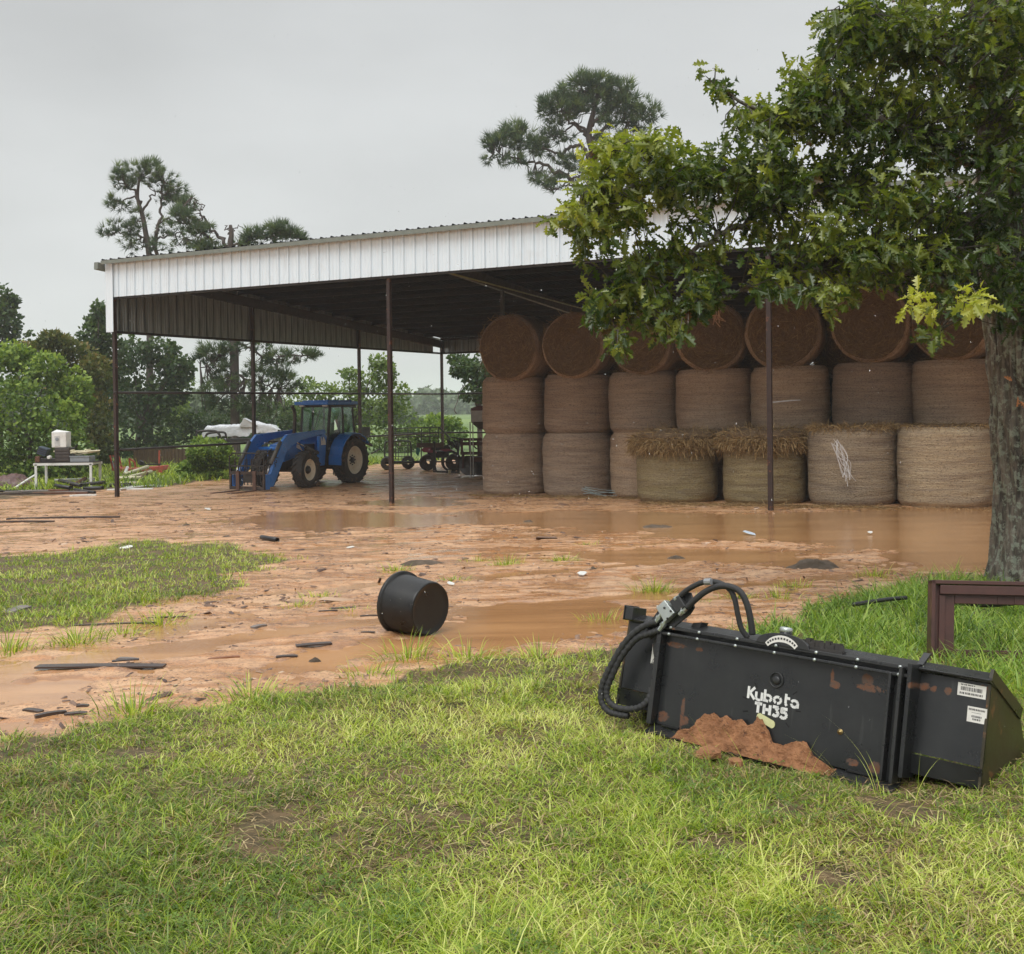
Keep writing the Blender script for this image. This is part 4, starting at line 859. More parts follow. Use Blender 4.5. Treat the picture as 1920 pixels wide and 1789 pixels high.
# shell of the bucket: left sheet, right sheet, floor turning away, two side plates
sh = MB()
for u0, u1 in ((.0, .27), (1.50, 1.83)):
    sh.prism([(u0, .085, -.03), (u0, .43, -.045), (u0, .43, -.055), (u0, .085, -.042)], (u1-u0, 0, 0))
    sh.prism([(u0, .08, -.018), (u0, -.0, -.03), (u0, -.0, -.042), (u0, .08, -.03)], (u1-u0, 0, 0))
sh.prism([(.27, .43, -.05), (.27, -.03, -.03), (.27, -.03, -.04), (.27, .43, -.06)], (1.23, 0, 0))
sh.build('back_sheet', bp, att)
MB().prism([(0, 0, -.03), (0, -.02, -.30), (0, .0, -.62), (0, .01, -.62), (0, -.01, -.30), (0, .01, -.04)], (1.83, 0, 0)).build('bucket_floor', bp2, att)
side_refl_m = M('side_plate_refl_dirt', (.018, .018, .012), (.055, .04, .018), 4, .35, .1, .15, spot=.6, spotc=(.15, .07, .03))  # olive mottling paints greenish reflections into the black plate, besides dirt flecks
for u0 in (0, 1.818):
    MB().prism([(u0, 0, -.02), (u0, .43, -.045), (u0, .445, -.09), (u0, .30, -.42), (u0, .05, -.62), (u0, -.01, -.30)], (.012, 0, 0)).build('side_plate', side_refl_m, att, bevel=.002)
MB().bar((1.83, .455, -.04), (1.83, .30, -.43), .05, .014, up=(1, 0, 0)).build('side_flange', side_refl_m, att)
tb = MB(); tb.prism([(.02, .425, -.015), (.02, .435, -.01), (.02, .462, -.10), (.02, .40, -.10)], (1.815, 0, 0)); tb.build('top_beam', bp2, att, bevel=.003)
ab('tube_end', [(.0, .05, .43, .495, -.12, -.0)], bp2); ab('tube_end_cap', [(-.006, .0, .425, .50, -.125, .005)], bp2)
# centre quick-attach plate, recessed between rails and ribs
ab('centre_plate', [(.275, 1.445, -.045, .39, -.012, .0)], bp, bev=0)
ab('top_rail', [(.265, 1.525, .388, .402, -.01, .045)]); ab('top_rail', [(.265, 1.525, .418, .436, -.06, .032)])
ab('rib', [(.245, .272, -.05, .425, -.03, .05)]); ab('rib', [(1.44, 1.452, -.05, .40, -.02, .05)]); ab('rib', [(1.452, 1.49, -.05, .41, .0, .01)], bp); ab('rib', [(1.49, 1.505, -.05, .43, -.03, .07)]); ab('rib', [(1.52, 1.54, -.02, .45, -.06, .055)], bp)
lp = MB(); lp.prism([(.26, -.05, -.01), (.26, -.085, .085), (.26, -.093, .08), (.26, -.06, -.01)], (1.25, 0, 0)); lp.build('bottom_lip', bp2, att)
for u_ in (.36, 1.33): ab('lip_slot_shade', [(u_-.05, u_+.05, -.052, -.040, .0, .012)], M('slot_shade', (.005, .005, .005), None, 5, .8, 0, 0) if u_ < 1 else bpy.data.materials['slot_shade'])  # near-black bars paint the shade inside the lip openings
MB().prism([(1.525, .45, -.05), (1.55, .45, -.05), (1.56, .50, -.10), (1.53, .50, -.10)], (0, 0, .02)).build('gusset', bp2, att)
MB().prism([(.375, .43, -.1), (.425, .43, -.1), (.44, .475, -.1), (.39, .465, -.1)], (0, 0, .06)).build('gusset', bp2, att)
for u_, v_ in ((.313, .4275), (.478, .427), (.689, .427), (.894, .427), (1.094, .427), (1.29, .427), (1.481, .427)):
    MB().lathe([(.008, 0), (.008, .006), (.004, .009), (.0001, .009)], (u_, v_, .032), (0, 0, 1), 8).lathe([(.008, 0), (.008, .006), (.004, .009), (.0001, .009)], (u_+.002, .395, .045), (0, 0, 1), 8).build('bolt', zinc, att, smooth=True)
dm = MB(); P = [(.79+.0, .43, 0.02)] + [(.925+.135*math.cos(a), .425+.062*math.sin(a)**.8, .02) for a in np.linspace(PI*.97, PI*.03, 14)] + [(1.07, .43, .02)]; dm.prism(P, (0, 0, .018)); dm.build('angle_dial', bp2, att, bevel=.002)
arcs = MB(); a0, a1 = PI*.84, PI*.20; AP = [(a0+(a1-a0)*k/12) for k in range(13)]
outr = [(.925+.098*math.cos(a), .392+.085*math.sin(a), .039) for a in AP]; inn = [(.925+.080*math.cos(a), .392+.055*math.sin(a), .039) for a in AP[::-1]]
arcs.add([*outr, *inn], [(k, k+1, 24-k, 25-k) for k in range(12)]); arcs.build('dial_sticker', M('sticker_white', (.72, .70, .66), (.6, .58, .54), 30, .4, 0, 0), att)
stw_ = bpy.data.materials['sticker_white']; ink = M('sticker_ink', (.03, .03, .03), None, 5, .5, 0, 0)
for k, a in enumerate(AP[1:-1]):
    MB().box((.925+.09*math.cos(a), .392+.071*math.sin(a), .0395), (.009, .009, .0008), rot=(0, 0, a)).build('dial_mark', ink, att)
MB().lathe([(.026, 0), (.028, .02), (.026, .022)], (.918, .473, .0), (0, 1, 0), 20).build('knob_base', bp2, att, smooth=True); MB().lathe([(.029, .0), (.031, .006), (.030, .016), (.024, .022), (.0001, .023)], (.918, .495, .0), (0, 1, 0), 20).build('knob_cap', zinc, att, smooth=True)
rg_ = MB(); 
for k in range(12): u_ = 1.0+.016*k; rg_.box((u_, .452+.006*math.sin(k*2.1), -.055+.005*(k % 3)), (.02, .045+.008*(k % 2), .06), rot=(0, .2*(k % 3), .1*(k % 2)))
rg_.box((1.1, .44, -.02), (.2, .016, .04)); rg_.build('ragged_rubber_flap', rubber, att)
MB().lathe([(.036, .002), (.036, .006), (.030, .006), (.030, .002)], (.897, .272, 0), (0, 0, 1), 28).lathe([(.020, 0), (.020, .007), (.012, .01), (.0001, .01)], (.897, .272, 0), (0, 0, 1), 20).build('pivot_boss', bp2, att, smooth=True)
sl = [(.795, .232, -55), (.745, .165, -15), (.755, .105, 12), (.995, .232, 40), (1.02, .155, 3), (.975, .085, -40)]
for u_, v_, a in sl: MB().box((u_, v_, .0008), (.026, .006, .002), rot=(0, 0, R(a))).build('punched_slot_shade', bpy.data.materials['slot_shade'], att, bevel=.001)  # thin dark bars painted as the shade of holes through the plate
MB().lathe([(.013, 0), (.013, .004), (.007, .004), (.007, .009), (.0001, .01)], (1.228, .106, 0), (0, 0, 1), 14).build('brass_plug', M('brass', (.45, .33, .14), None, 6, .35, .9, 0), att, smooth=True)
cp = MB(); P = [(.866+.03*math.copysign(1, math.cos(a))+.018*math.cos(a), .083+.018*math.sin(a)-.01*math.copysign(1, math.cos(a)), .001) for a in np.linspace(0, 2*PI, 22, endpoint=False)]; cp.prism(P, (0, 0, .004)); cp.build('pale_yellow_plate', M('pale_yellow', (.62, .62, .34), (.5, .5, .25), 20, .5, 0, 0), att)
# lettering
KU = [  # stencilled strokes, unit cell height 1 per letter
 ([((.06, 0), (.06, 1)), ((.16, .5), (.52, .98)), ((.2, .46), (.56, 0))], .58), ([((.08, .68), (.08, .22)), *arc(.3, .24, .22, 190, 300, 5), ((.52, .68), (.52, 0))], .66),
 ([((.08, 0), (.08, 1)), *arc(.32, .33, .25, 120, -60, 7), *arc(.32, .33, .25, -80, -150, 3)], .72), ([*arc(.33, .33, .26, 65, 245, 7), *arc(.33, .33, .26, 270, 410, 6)], .74),
 ([((.2, .98), (.2, .2)), ((.2, .2), (.3, .02)), ((.28, .64), (.5, .64))], .55), ([*arc(.30, .32, .25, 155, 0, 7), ((.55, .40), (.55, 0)), *arc(.30, .26, .22, 175, 345, 6)], .66)]
tx = MB(); u_ = .757
sxx = .265/sum(a for _, a in KU)
for seg, ad_ in KU: strokes(tx, seg, (u_, .166, .0005), (1, 0, 0), (0, 1, 0), (0, 0, 1), sxx, .055, .0122, .0012); u_ += ad_*sxx
tx.build('lettering', M('white_decal', (.76, .76, .74), (.62, .62, .60), 40, .4, 0, 0, spot=.66, spotc=(.1, .1, .1), spotsc=90), att)
TH = [([((0, .93), (.62, .93)), ((.31, 1), (.31, 0))], .74), ([((.08, 0), (.08, 1)), ((.58, 0), (.58, 1)), ((.08, .5), (.58, .5))], .78), ([((.02, .93), (.5, .93)), ((.5, .93), (.3, .6)), *arc(.28, .3, .24, 75, -150, 8)], .66), ([((.10, .92), (.60, .92)), ((.14, 1), (.14, .48)), ((.08, .55), (.3, .60)), *arc(.29, .30, .27, 85, -150, 8, .30)], .68)]
tx = MB(); u_ = .80; sxx = .172/sum(a for _, a in TH)
for seg, ad_ in TH: strokes(tx, seg, (u_, .110, .0005), (1, 0, 0), (0, 1, 0), (0, 0, 1), sxx, .045, .0138, .0012); u_ += ad_*sxx
tx.build('lettering', bpy.data.materials['white_decal'], att)
def sticker(u_, v_, w_, wd, ht, rot=0., bars=True, rows=(), nm='sticker', wz=-.0):
    st_ = MB().box((u_, v_, w_), (wd, ht, .0012), rot=(0, 0, rot)).build(nm, stw_, att)
    m = MB(); c_, s__ = math.cos(rot), math.sin(rot)
    def put(x, y, sx, sy): m.box((u_+x*c_-y*s__, v_+x*s__+y*c_, w_+.0009), (sx, sy, .0006), rot=(0, 0, rot))
    if bars:
        x = -wd*.38
        while x < wd*.38: q = random.choice((.0012, .002, .003)); put(x, ht*.08, q, ht*.3); x += q+random.choice((.0015, .0025))
    for y, x0, x1, h_ in rows:
        x = x0
        while x < x1: q = random.uniform(.003, .006); put((x+q/2)*wd, y*ht, q*wd*.9*8, h_*ht); x += q*12
    m.build('print', ink, att); return st_
sticker(1.757, .378, -.0412, .115, .052, 0.0, True, [(-.28, -.4, .4, .16), (.38, -.38, .1, .1)])
sticker(1.787, .285, -.0368, .078, .062, 0.0, False, [(.32, -.42, .38, .12), (.12, -.25, .2, .03), (-.12, -.25, .25, .13), (-.30, -.2, .22, .12)])
sticker(.193, .278, -.037, .045, .105, -.0, False, [(-.42, -.4, .4, .03), (.12, -.3, .2, .03), (.02, -.3, .3, .02)])
MB().box((.193, .322, -.0362), (.043, .013, .001)).build('sticker_header', M('warning_orange', (.65, .16, .04), None, 6, .5, 0, 0), att)
wt = MB(); strokes(wt, [((0, 0), (.5, 1)), ((.5, 1), (1, 0)), ((0, 0), (1, 0)), ((.5, .3), (.5, .6))], (.178, .238, -.0362), (1, 0, 0), (0, 1, 0), (0, 0, 1), .03, .03, .0022, .0004); wt.build('warning_triangle', ink, att)
# valve block, bracket, fittings and hoses
br_ = MB(); P = [onp(*q, .02) for q in ((1216, 1172), (1240, 1140), (1284, 1108), (1298, 1112), (1304, 1140), (1296, 1152), (1262, 1180), (1240, 1182), (1222, 1200), (1215, 1192))]; br_.prism(P, (0, 0, .012)); br_.build('valve_bracket', bp2, att, bevel=.003)
vb = MB(); P = [onp(*q, .034) for q in ((1238, 1140), (1254, 1126), (1273, 1150), (1254, 1168))]; vb.prism(P, (0, 0, .04)); vb.build('valve_block', zinc, att, bevel=.003)
vs_ = MB(); P = [onp(*q, .033) for q in ((1262, 1128), (1280, 1117), (1292, 1138), (1275, 1150))]; vs_.prism(P, (0, 0, .035)); vs_.build('valve_spool', bp2, att, bevel=.003)
for (a, b) in (((1262, 1130), (1276, 1117)), ((1274, 1152), (1288, 1140)), ((1240, 1152), (1230, 1166)), ((1250, 1162), (1236, 1182))):
    A, B_ = Vector(onp(*a, .055)), Vector(onp(*b, .055)); MB().tube(A, B_, .012, seg=8).tube(A.lerp(B_, .35), A.lerp(B_, .6), .016, seg=6).build('hose_fitting', zinc, att)
for k, q in enumerate(((1246, 1140), (1258, 1146), (1252, 1160), (1262, 1155))): MB().lathe([(.006, 0), (.006, .005), (.0001, .006)], onp(*q, .074), (0, 0, 1), 6).build('bolt', bp2, att)
def hose(nm, pts, w0, w1, r_=.0145, wob=.0):
    Q = []
    for k, q in enumerate(pts): t = k/(len(pts)-1); Q.append(onp(*q, w0+(w1-w0)*t + .03*math.sin(t*PI)))
    Q = smooth_path(Q, 8); rs = [r_*(1+wob*math.sin(k*1.9)) for k in range(len(Q))]
    return MB().path(Q, rs, 10).build(nm, hosem, att, smooth=True)
hose('hydraulic_hose', [(1276, 1117), (1292, 1104), (1318, 1092), (1345, 1092), (1367, 1104), (1377, 1122), (1383, 1150), (1390, 1178), (1402, 1196)], .055, -.02, .0135)
hose('hydraulic_hose', [(1288, 1140), (1302, 1126), (1322, 1110), (1345, 1100), (1368, 1100), (1388, 1110), (1400, 1132), (1407, 1160), (1411, 1190)], .06, .0, .0155)
hose('hydraulic_hose', [(1232, 1166), (1212, 1172), (1190, 1186), (1168, 1210), (1150, 1240), (1137, 1265), (1128, 1290), (1128, 1315), (1140, 1333), (1160, 1340), (1178, 1342)], .05, .05, .0165, .12)
hose('hydraulic_hose', [(1236, 1182), (1218, 1188), (1196, 1196), (1178, 1214), (1160, 1240), (1147, 1268), (1138, 1292), (1140, 1312), (1155, 1326), (1180, 1330), (1200, 1326), (1216, 1312), (1222, 1290)], .05, .03, .0165, .12)
MB().path([onp(1322, 1091, .078), onp(1334, 1090.5, .078)], .0165, 10).build('hose_sleeve', M('sleeve_grey', (.3, .31, .32), None, 8, .4, .2, 0), att)
MB().path(smooth_path([onp(*q, .01) for q in ((1238, 1225), (1231, 1228), (1234, 1240), (1230, 1262), (1222, 1285), (1224, 1300))], 6), .009, 8).path(smooth_path([onp(*q, .0) for q in ((1234, 1190), (1230, 1212), (1233, 1240), (1232, 1262))], 6), .016, 8).build('coiled_hose', hosem, att, smooth=True)
att_children = [o for o in att.children]
for u_ in (.95,): pass
# red mud caked on the lower lip
def mudlump(name, us, vs, dep, label, seed, ztop):
    nu, nw = 150, 46; uu = np.linspace(us[0], us[-1], nu); top = np.interp(uu, us, vs); V = []
    for i in range(nu):
        e_ = min(1, min(i, nu-1-i)/2.)
        for j in range(nw):
            t = j/(nw-1); bse = -.055-.03*t; h_ = (top[i]-bse)*(1-t**1.6)*e_; n_ = float(fbm(uu[i]*24, t*6, 0, 5, seed)-.5)*1.5
            V.append((uu[i], bse + max(h_, .0)*(1+.5*n_) + .01*n_, .004 + dep*t + .022*n_*e_))
    i = np.arange(nu*nw).reshape(nu, nw); Fq = np.stack([i[:-1, :-1], i[1:, :-1], i[1:, 1:], i[:-1, 1:]], -1).reshape(-1, 4)
    V = np.array(V); Vw = O + V[:, :1]*EU + V[:, 1:2]*EV + V[:, 2:]*EW
    return np_obj(name, Vw, Fq, mud_m, smooth=False)
mud_m = M('red_mud', (.40, .185, .08), (.20, .085, .035), 14, .8, 0, .9, .02, spot=.6, spotc=(.12, .05, .025), spotsc=22)
o_ = mudlump('mud_clump', [.42, .50, .545, .60, .66, .72, .78, .83, .87, .92, .97, 1.0, 1.03, 1.07, 1.10, 1.12, 1.17, 1.23], [-.055, -.02, .055, .055, .045, .055, .05, .07, .045, .0, -.01, .0, .02, .02, .0, -.02, -.04, -.06], .085, '', 3, 0)
tag(o_, 'lumpy red brown mud clump caked along the lower lip of the black bucket', 'mud')
c_ = G(1335, 1408); n_ = 7
for k, (px, py, s__) in enumerate(((1330, 1412, .05), (1380, 1428, .03))):
    c = G(px, py); V, Fq = [], []; u_ = np.linspace(0, 2*PI, 14, endpoint=False); m = MB()
    m.lathe([(s__*1.3, -.01), (s__*1.1, s__*.3), (s__*.6, s__*.5), (.001, s__*.55)], (c[0], c[1], c[2]), (0, 0, 1), 12)
    for q in range(len(m.v)): a = m.v[q]; f_ = 1+.6*(float(vnoise(a[0]*30, a[1]*30, a[2]*30))-.5); m.v[q] = (c[0]+(a[0]-c[0])*f_, c[1]+(a[1]-c[1])*f_, a[2]*1.0)
    m.build('mud_crumb', mud_m, None, label=['larger red mud crumb fallen in the grass below the lip', 'smaller red mud crumb fallen in the grass below the lip'][k], cat='mud')

# ------------------------------------------------------------------ black tub on its side
s = NT('black_tub_plastic'); v = s.coord('Object'); n1 = s.noise(v, 7, 5); c_ = s.mix(s.rng(n1, .4, .7), (.009, .0095, .01), (.018, .018, .017)); c_ = s.mix(s.math('MULTIPLY', s.rng(s.noise(v, 45, 3), .70, .74), .5), c_, (.12, .11, .10))
s.b.inputs['Specular IOR Level'].default_value = .35; s.P(Base_Color=c_, Roughness=s.rng(n1, .3, .7, .25, .5)); s.bump(s.noise(v, 12, 3), .15, .006); tubm = s.m
cB = G(812, 1194); tdir = Vector((.76, -.64, -.045)).normalized(); Rt, Rb, Ht = .208, .188, .315
ctr = Vector((float(cB[0])-.02, float(cB[1])+.10, float(cB[2])+Rb-.01))
tub = MB(); tub.lathe([(Rb-.012, .004), (Rb-.004, 0), (Rb, .012), (Rb+.004, .02), (Rt, Ht-.03), (Rt+.002, Ht-.025), (Rt+.020, Ht-.024), (Rt+.021, Ht), (Rt+.004, Ht+.004), (Rt-.004, Ht), (Rb-.006, .02), (.0001, .016)], ctr, -tdir, 64)
tub.lathe([(Rb-.012, .004), (Rb-.03, .010), (Rb-.05, .012), (.0001, .010)], ctr, -tdir, 64)
tub.build('black_tub', tubm, None, smooth=True, label='black plastic tub lying on its side in the wet mud', cat='tub')

# ------------------------------------------------------------------ rusty steel frame by the oak
fr_m = M('red_brown_steel', (.085, .035, .028), (.055, .024, .02), 8, .42, .1, .15, spot=.66, spotc=(.16, .06, .03))
fA = G(1741, 1240); fYl = fA[1]; TLf = at(1744, 1088, fYl+.10); dirf = Vector((1, -.09, -.02)).normalized()
fo = Vector([float(c) for c in fA]); up_ = Vector([float(c) for c in (TLf-fA)]); Hf = up_.length; up_.normalize(); nf = dirf.cross(up_)
frm = thing('steel_frame', fA, 'rusty red brown steel frame with open middle standing in tall grass before the oak', 'frame')
def fq(u0, u1, v0, v1, d0, d1, nm):
    m = MB(); m.prism([dirf*u0+up_*v0+nf*d0, dirf*u1+up_*v0+nf*d0, dirf*u1+up_*v1+nf*d0, dirf*u0+up_*v1+nf*d0], nf*(d1-d0)); return m.build(nm, fr_m, frm, bevel=.003)
fq(0, .022, -.05, Hf, .05, -.05, 'frame_flange'); fq(.024, .145, -.04, Hf-.026, .012, -.012, 'side_member'); fq(0.0, 1.25, Hf-.024, Hf, .05, -.05, 'frame_flange')
fq(.05, 1.25, Hf-.085, Hf-.03, .045, .014, 'rail'); fq(.147, 1.05, Hf-.14, Hf-.026, .010, -.010, 'top_member'); fq(.147, 1.05, -.06, .075, .012, -.012, 'bottom_member'); fq(1.052, 1.23, -.04, Hf-.026, .012, -.012, 'side_member'); fq(.05, .085, -.03, Hf-.09, .03, .014, 'stiffener')
for u_ in (.40, .50): fq(u_, u_+.006, Hf-.135, Hf-.09, .016, .012, 'weld_line')
drk = M('black_plastic_scrap', (.012, .012, .013), None, 8, .4, 0, .1)
for k, (pts, lb) in enumerate((([(1600, 1142), (1660, 1132), (1700, 1128)], 'black bent hose scrap in the tall grass left of the frame'), ([(1770, 1142), (1800, 1136), (1850, 1140), (1900, 1136)], 'black plastic scrap seen through the open middle of the frame'))):
    P = [np.array(G(px, py+22)) + (0, 0, .12) for px, py in pts]
    MB().path(smooth_path(P, 5), .016 if k == 0 else .03, 7).build('plastic_scrap', drk, None, smooth=True, label=lb, cat='scrap')

# ------------------------------------------------------------------ oak
s = NT('oak_bark'); v = s.coord('Object', (6, 6, 1.1)); vf = s.coord('Object'); n1 = s.noise(v, 2.6, 6, .7, .6); n2 = s.noise(vf, 16, 6, .7); n3 = s.noise(vf, 5, 5, .6)
c_ = s.mix(s.rng(n1, .38, .62), (.035, .028, .022), (.20, .17, .135)); c_ = s.mix(s.math('MULTIPLY', s.rng(n2, .50, .57), .75), c_, (.27, .30, .235)); c_ = s.mix(s.math('MULTIPLY', s.rng(n3, .58, .66), .45), c_, (.16, .12, .09))
s.P(Base_Color=c_, Roughness=.75); s.bump(s.math('ADD', n1, s.math('MULTIPLY', n2, .4)), 1., .03); bark = s.m
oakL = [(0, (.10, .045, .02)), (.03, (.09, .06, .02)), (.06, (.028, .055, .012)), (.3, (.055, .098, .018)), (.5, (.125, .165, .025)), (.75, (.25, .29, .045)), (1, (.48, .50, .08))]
oak_leaf = leaf_mat('oak_leaf', oakL, .40, .27, .6)
tp = G(1962, 1098); YT = float(tp[1]); oak = thing('oak_tree', (tp[0], YT, tp[2]), 'big oak with furrowed lichened trunk and lobed green leaves at the right edge', 'tree')
def ok(p): return np.asarray(p, float) - np.array([tp[0], YT, tp[2]])
ctr_px = [(1960, 1106, .50), (1964, 1060, .475), (1964, 960, .44), (1960, 850, .43), (1952, 700, .44), (1944, 600, .445), (1930, 480, .42), (1915, 330, .36), (1890, 200, .27), (1870, 60, .22), (1860, -150, .17), (1850, -420, .08)]
zc = np.array([[*ok(at(px, py, YT)), r] for px, py, r in ctr_px]); zz = np.linspace(zc[0, 2]-.15, zc[-1, 2], 420)
zx, zy, zr = (np.interp(zz, zc[:, 2], zc[:, k]) for k in (0, 1, 3)); kk = np.exp(-.5*(np.arange(-10, 11)/4.)**2); kk /= kk.sum()
zx, zy, zr = (np.convolve(np.pad(q, 10, mode='edge'), kk, 'valid') for q in (zx, zy, zr))
aa = np.linspace(0, 2*PI, 260, endpoint=False); A2, Z2 = np.meshgrid(aa, zz); ridge = np.abs(fbm(np.cos(A2)*5.5+2, np.sin(A2)*5.5, Z2*1.5, 4, 5)-.5)*2
ridge2 = fbm(np.cos(A2)*16, np.sin(A2)*16, Z2*7, 3, 8)-.5
butt = 1+.12*np.exp(-(Z2-zz[0])/.2)*(.6+.8*vnoise(np.cos(A2)*1.6, np.sin(A2)*1.6, 0, 3))
Rr_ = zr[:, None]*butt + .05*np.minimum(ridge*2.4, 1) - .03 + .014*ridge2 + .03*(fbm(np.cos(A2)*1.2, np.sin(A2)*1.2, Z2*.7, 2, 11)-.5)
V_ = np.stack([zx[:, None]+Rr_*np.cos(A2), zy[:, None]+Rr_*np.sin(A2), Z2], -1).reshape(-1, 3); i = np.arange(V_.shape[0]).reshape(A2.shape); j = np.roll(i, -1, 1)
np_obj('trunk', V_, np.stack([i[:-1], j[:-1], j[1:], i[1:]], -1).reshape(-1, 4), bark, parent=oak, smooth=True)
limbs = [  # photo polylines with distance and radius
 ([(1925, 470, 10.1), (1850, 430, 9.9), (1740, 395, 9.6), (1640, 385, 9.4), (1560, 352, 9.3), (1450, 345, 9.2), (1330, 335, 9.1), (1240, 330, 9.0), (1150, 370, 8.9), (1080, 400, 8.8)], .10, .012),
 ([(1560, 352, 9.3), (1500, 365, 9.2), (1440, 395, 9.1), (1370, 430, 9.0), (1300, 470, 8.9), (1210, 500, 8.8), (1150, 545, 8.8)], .045, .008),
 ([(1900, 560, 10.0), (1800, 540, 9.6), (1700, 510, 9.2), (1560, 500, 9.0), (1440, 530, 8.9), (1330, 570, 8.8)], .06, .008),
 ([(1915, 330, 10.2), (1820, 300, 9.8), (1700, 240, 9.4), (1560, 200, 9.2), (1440, 210, 9.1), (1340, 160, 9.0)], .075, .007),
 ([(1240, 330, 9.0), (1200, 290, 9.0), (1150, 280, 8.9)], .03, .007),
 ([(1890, 200, 10.2), (1780, 120, 9.8), (1680, 60, 9.5), (1580, 20, 9.3)], .08, .012),
 ([(1880, 120, 10.3), (1960, 0, 10.4), (2080, -120, 10.6), (2250, -200, 10.9)], .11, .02),
 ([(1930, 460, 10.4), (2060, 380, 10.6), (2200, 330, 10.9), (2380, 300, 11.2)], .12, .02),
 ([(1880, 200, 10.6), (1840, 60, 11.4), (1800, -100, 12.0)], .1, .02),
 ([(1800, 540, 9.6), (1780, 600, 9.0), (1750, 625, 8.8)], .014, .005), ([(1900, 420, 10.), (1780, 470, 9.3), (1640, 470, 9.0)], .04, .008)]
lnodes = []
for P, r0, r1 in limbs:
    Q = smooth_path([ok(at(*p)) for p in P], 6); n_ = len(Q)
    Q = [q+rng.normal(0, .012, 3) for q in Q]; MB().path(Q, list(np.linspace(r0, r1, n_)), 9).build('limb', bark, oak, smooth=True); lnodes += [*Q]
lnodes = np.array(lnodes)
# lobed leaf: each half one outline about the midrib
half = [(0, 0), (.10, .03), (.20, .17), (.28, .07), (.42, .31), (.50, .10), (.66, .36), (.73, .12), (.87, .20), (.90, .06), (1.0, .0)]
lv = [(x, y, abs(y)*.35 - .10*x*x) for x, y in half] + [(x, -y, abs(y)*.35 - .10*x*x) for x, y in half[1:-1]]
lf = []
up_i = list(range(11)); dn_i = [0] + list(range(11, 20)) + [10]
for idl, rev in ((up_i, False), (dn_i, True)):
    tri = tessellate_polygon([[Vector((lv[k][0], lv[k][1], 0)) for k in idl]])
    for t in tri:
        t = [idl[q] for q in t]; a, b, c = (np.array(lv[q][:2]) for q in t); cr = (b-a)[0]*(c-a)[1]-(b-a)[1]*(c-a)[0]; lf.append(tuple(t) if cr > 0 else tuple(t[::-1]))
leafV = np.array(lv, float); leafV[:, 1] *= .82; leafF = np.array(lf)
blobs = [  # px, py, rx, ry, distance, clusters
 (1085, 405, 62, 48, 8.8, 26), (1110, 335, 48, 44, 8.85, 20), (1165, 290, 55, 44, 8.9, 26), (1225, 275, 50, 42, 8.9, 20), (1185, 375, 70, 55, 8.9, 36), (1135, 440, 42, 34, 8.8, 10), (1092, 482, 20, 18, 8.7, 3),
 (1270, 320, 70, 60, 9.0, 34), (1290, 390, 60, 45, 9.0, 14), (1350, 330, 70, 60, 9.1, 34), (1345, 152, 26, 26, 8.9, 6), (1430, 250, 80, 60, 9.1, 44), (1420, 340, 80, 55, 9.1, 36), (1500, 160, 36, 40, 9.1, 14), (1545, 190, 90, 80, 9.3, 60),
 (1575, 70, 60, 80, 9.3, 46), (1660, 50, 90, 90, 9.5, 66), (1780, 60, 110, 110, 9.8, 80), (1890, 90, 70, 130, 9.3, 60), (1935, 220, 50, 150, 9.35, 56), (1900, 0, 70, 70, 9.3, 30), (1530, 320, 90, 80, 9.2, 56), (1640, 220, 100, 100, 9.4, 76), (1760, 230, 90, 110, 9.6, 70), (1640, 370, 100, 80, 9.2, 64), (1760, 390, 90, 90, 9.4, 60),
 (1880, 330, 60, 110, 9.2, 50), (1530, 450, 80, 60, 9.0, 44), (1640, 480, 90, 56, 9.0, 50), (1760, 500, 80, 54, 9.1, 44), (1870, 480, 60, 70, 9.2, 36), (1440, 440, 46, 40, 9.0, 12), (1190, 505, 46, 30, 8.8, 10), (1240, 470, 50, 36, 8.9, 14),
 (1130, 570, 42, 44, 8.7, 20), (1200, 560, 55, 40, 8.8, 26), (1290, 555, 50, 40, 8.8, 24), (1240, 600, 40, 34, 8.7, 12), (1160, 645, 30, 26, 8.6, 8), (1262, 622, 22, 26, 8.6, 6), (1340, 490, 30, 34, 8.9, 8), (1310, 520, 40, 30, 8.9, 12),
 (1470, 530, 55, 30, 8.8, 20), (1560, 550, 46, 30, 8.8, 14), (1548, 588, 16, 14, 8.6, 2), (1430, 530, 24, 30, 8.8, 6), (1720, 565, 30, 20, 8.2, 5), (1825, 562, 36, 20, 8.0, 5), (1740, 630, 24, 18, 8.6, 4), (1900, 560, 40, 60, 9.3, 22), (1790, 560, 40, 20, 9.0, 6),
 (2100, 200, 160, 200, 10.6, 90), (2000, -120, 260, 120, 10.6, 110), (1700, -110, 160, 90, 10.2, 70), (2260, 60, 160, 200, 11.0, 60), (1830, 0, 180, 140, 11.6, 70), (1700, 150, 160, 150, 11.2, 70), (2050, 420, 90, 120, 9.8, 40)]
cen, bt = [], []
for px, py, rx, ry, Y, n_ in blobs:
    for k in range(int(n_*1.18)):
        while True:
            q = rng.uniform(-1, 1, 3)
            if q@q < 1: break
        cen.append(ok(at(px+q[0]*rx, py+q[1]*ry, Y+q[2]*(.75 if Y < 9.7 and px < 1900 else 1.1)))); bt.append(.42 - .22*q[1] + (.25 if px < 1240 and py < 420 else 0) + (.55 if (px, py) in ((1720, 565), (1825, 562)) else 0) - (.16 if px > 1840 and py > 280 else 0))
cen = np.array(cen); bt = np.array(bt); nc = len(cen)
dl = np.linalg.norm(cen[:, None] - lnodes[None], axis=2); near = lnodes[dl.argmin(1)]; dist = dl.min(1)
tw = MB()
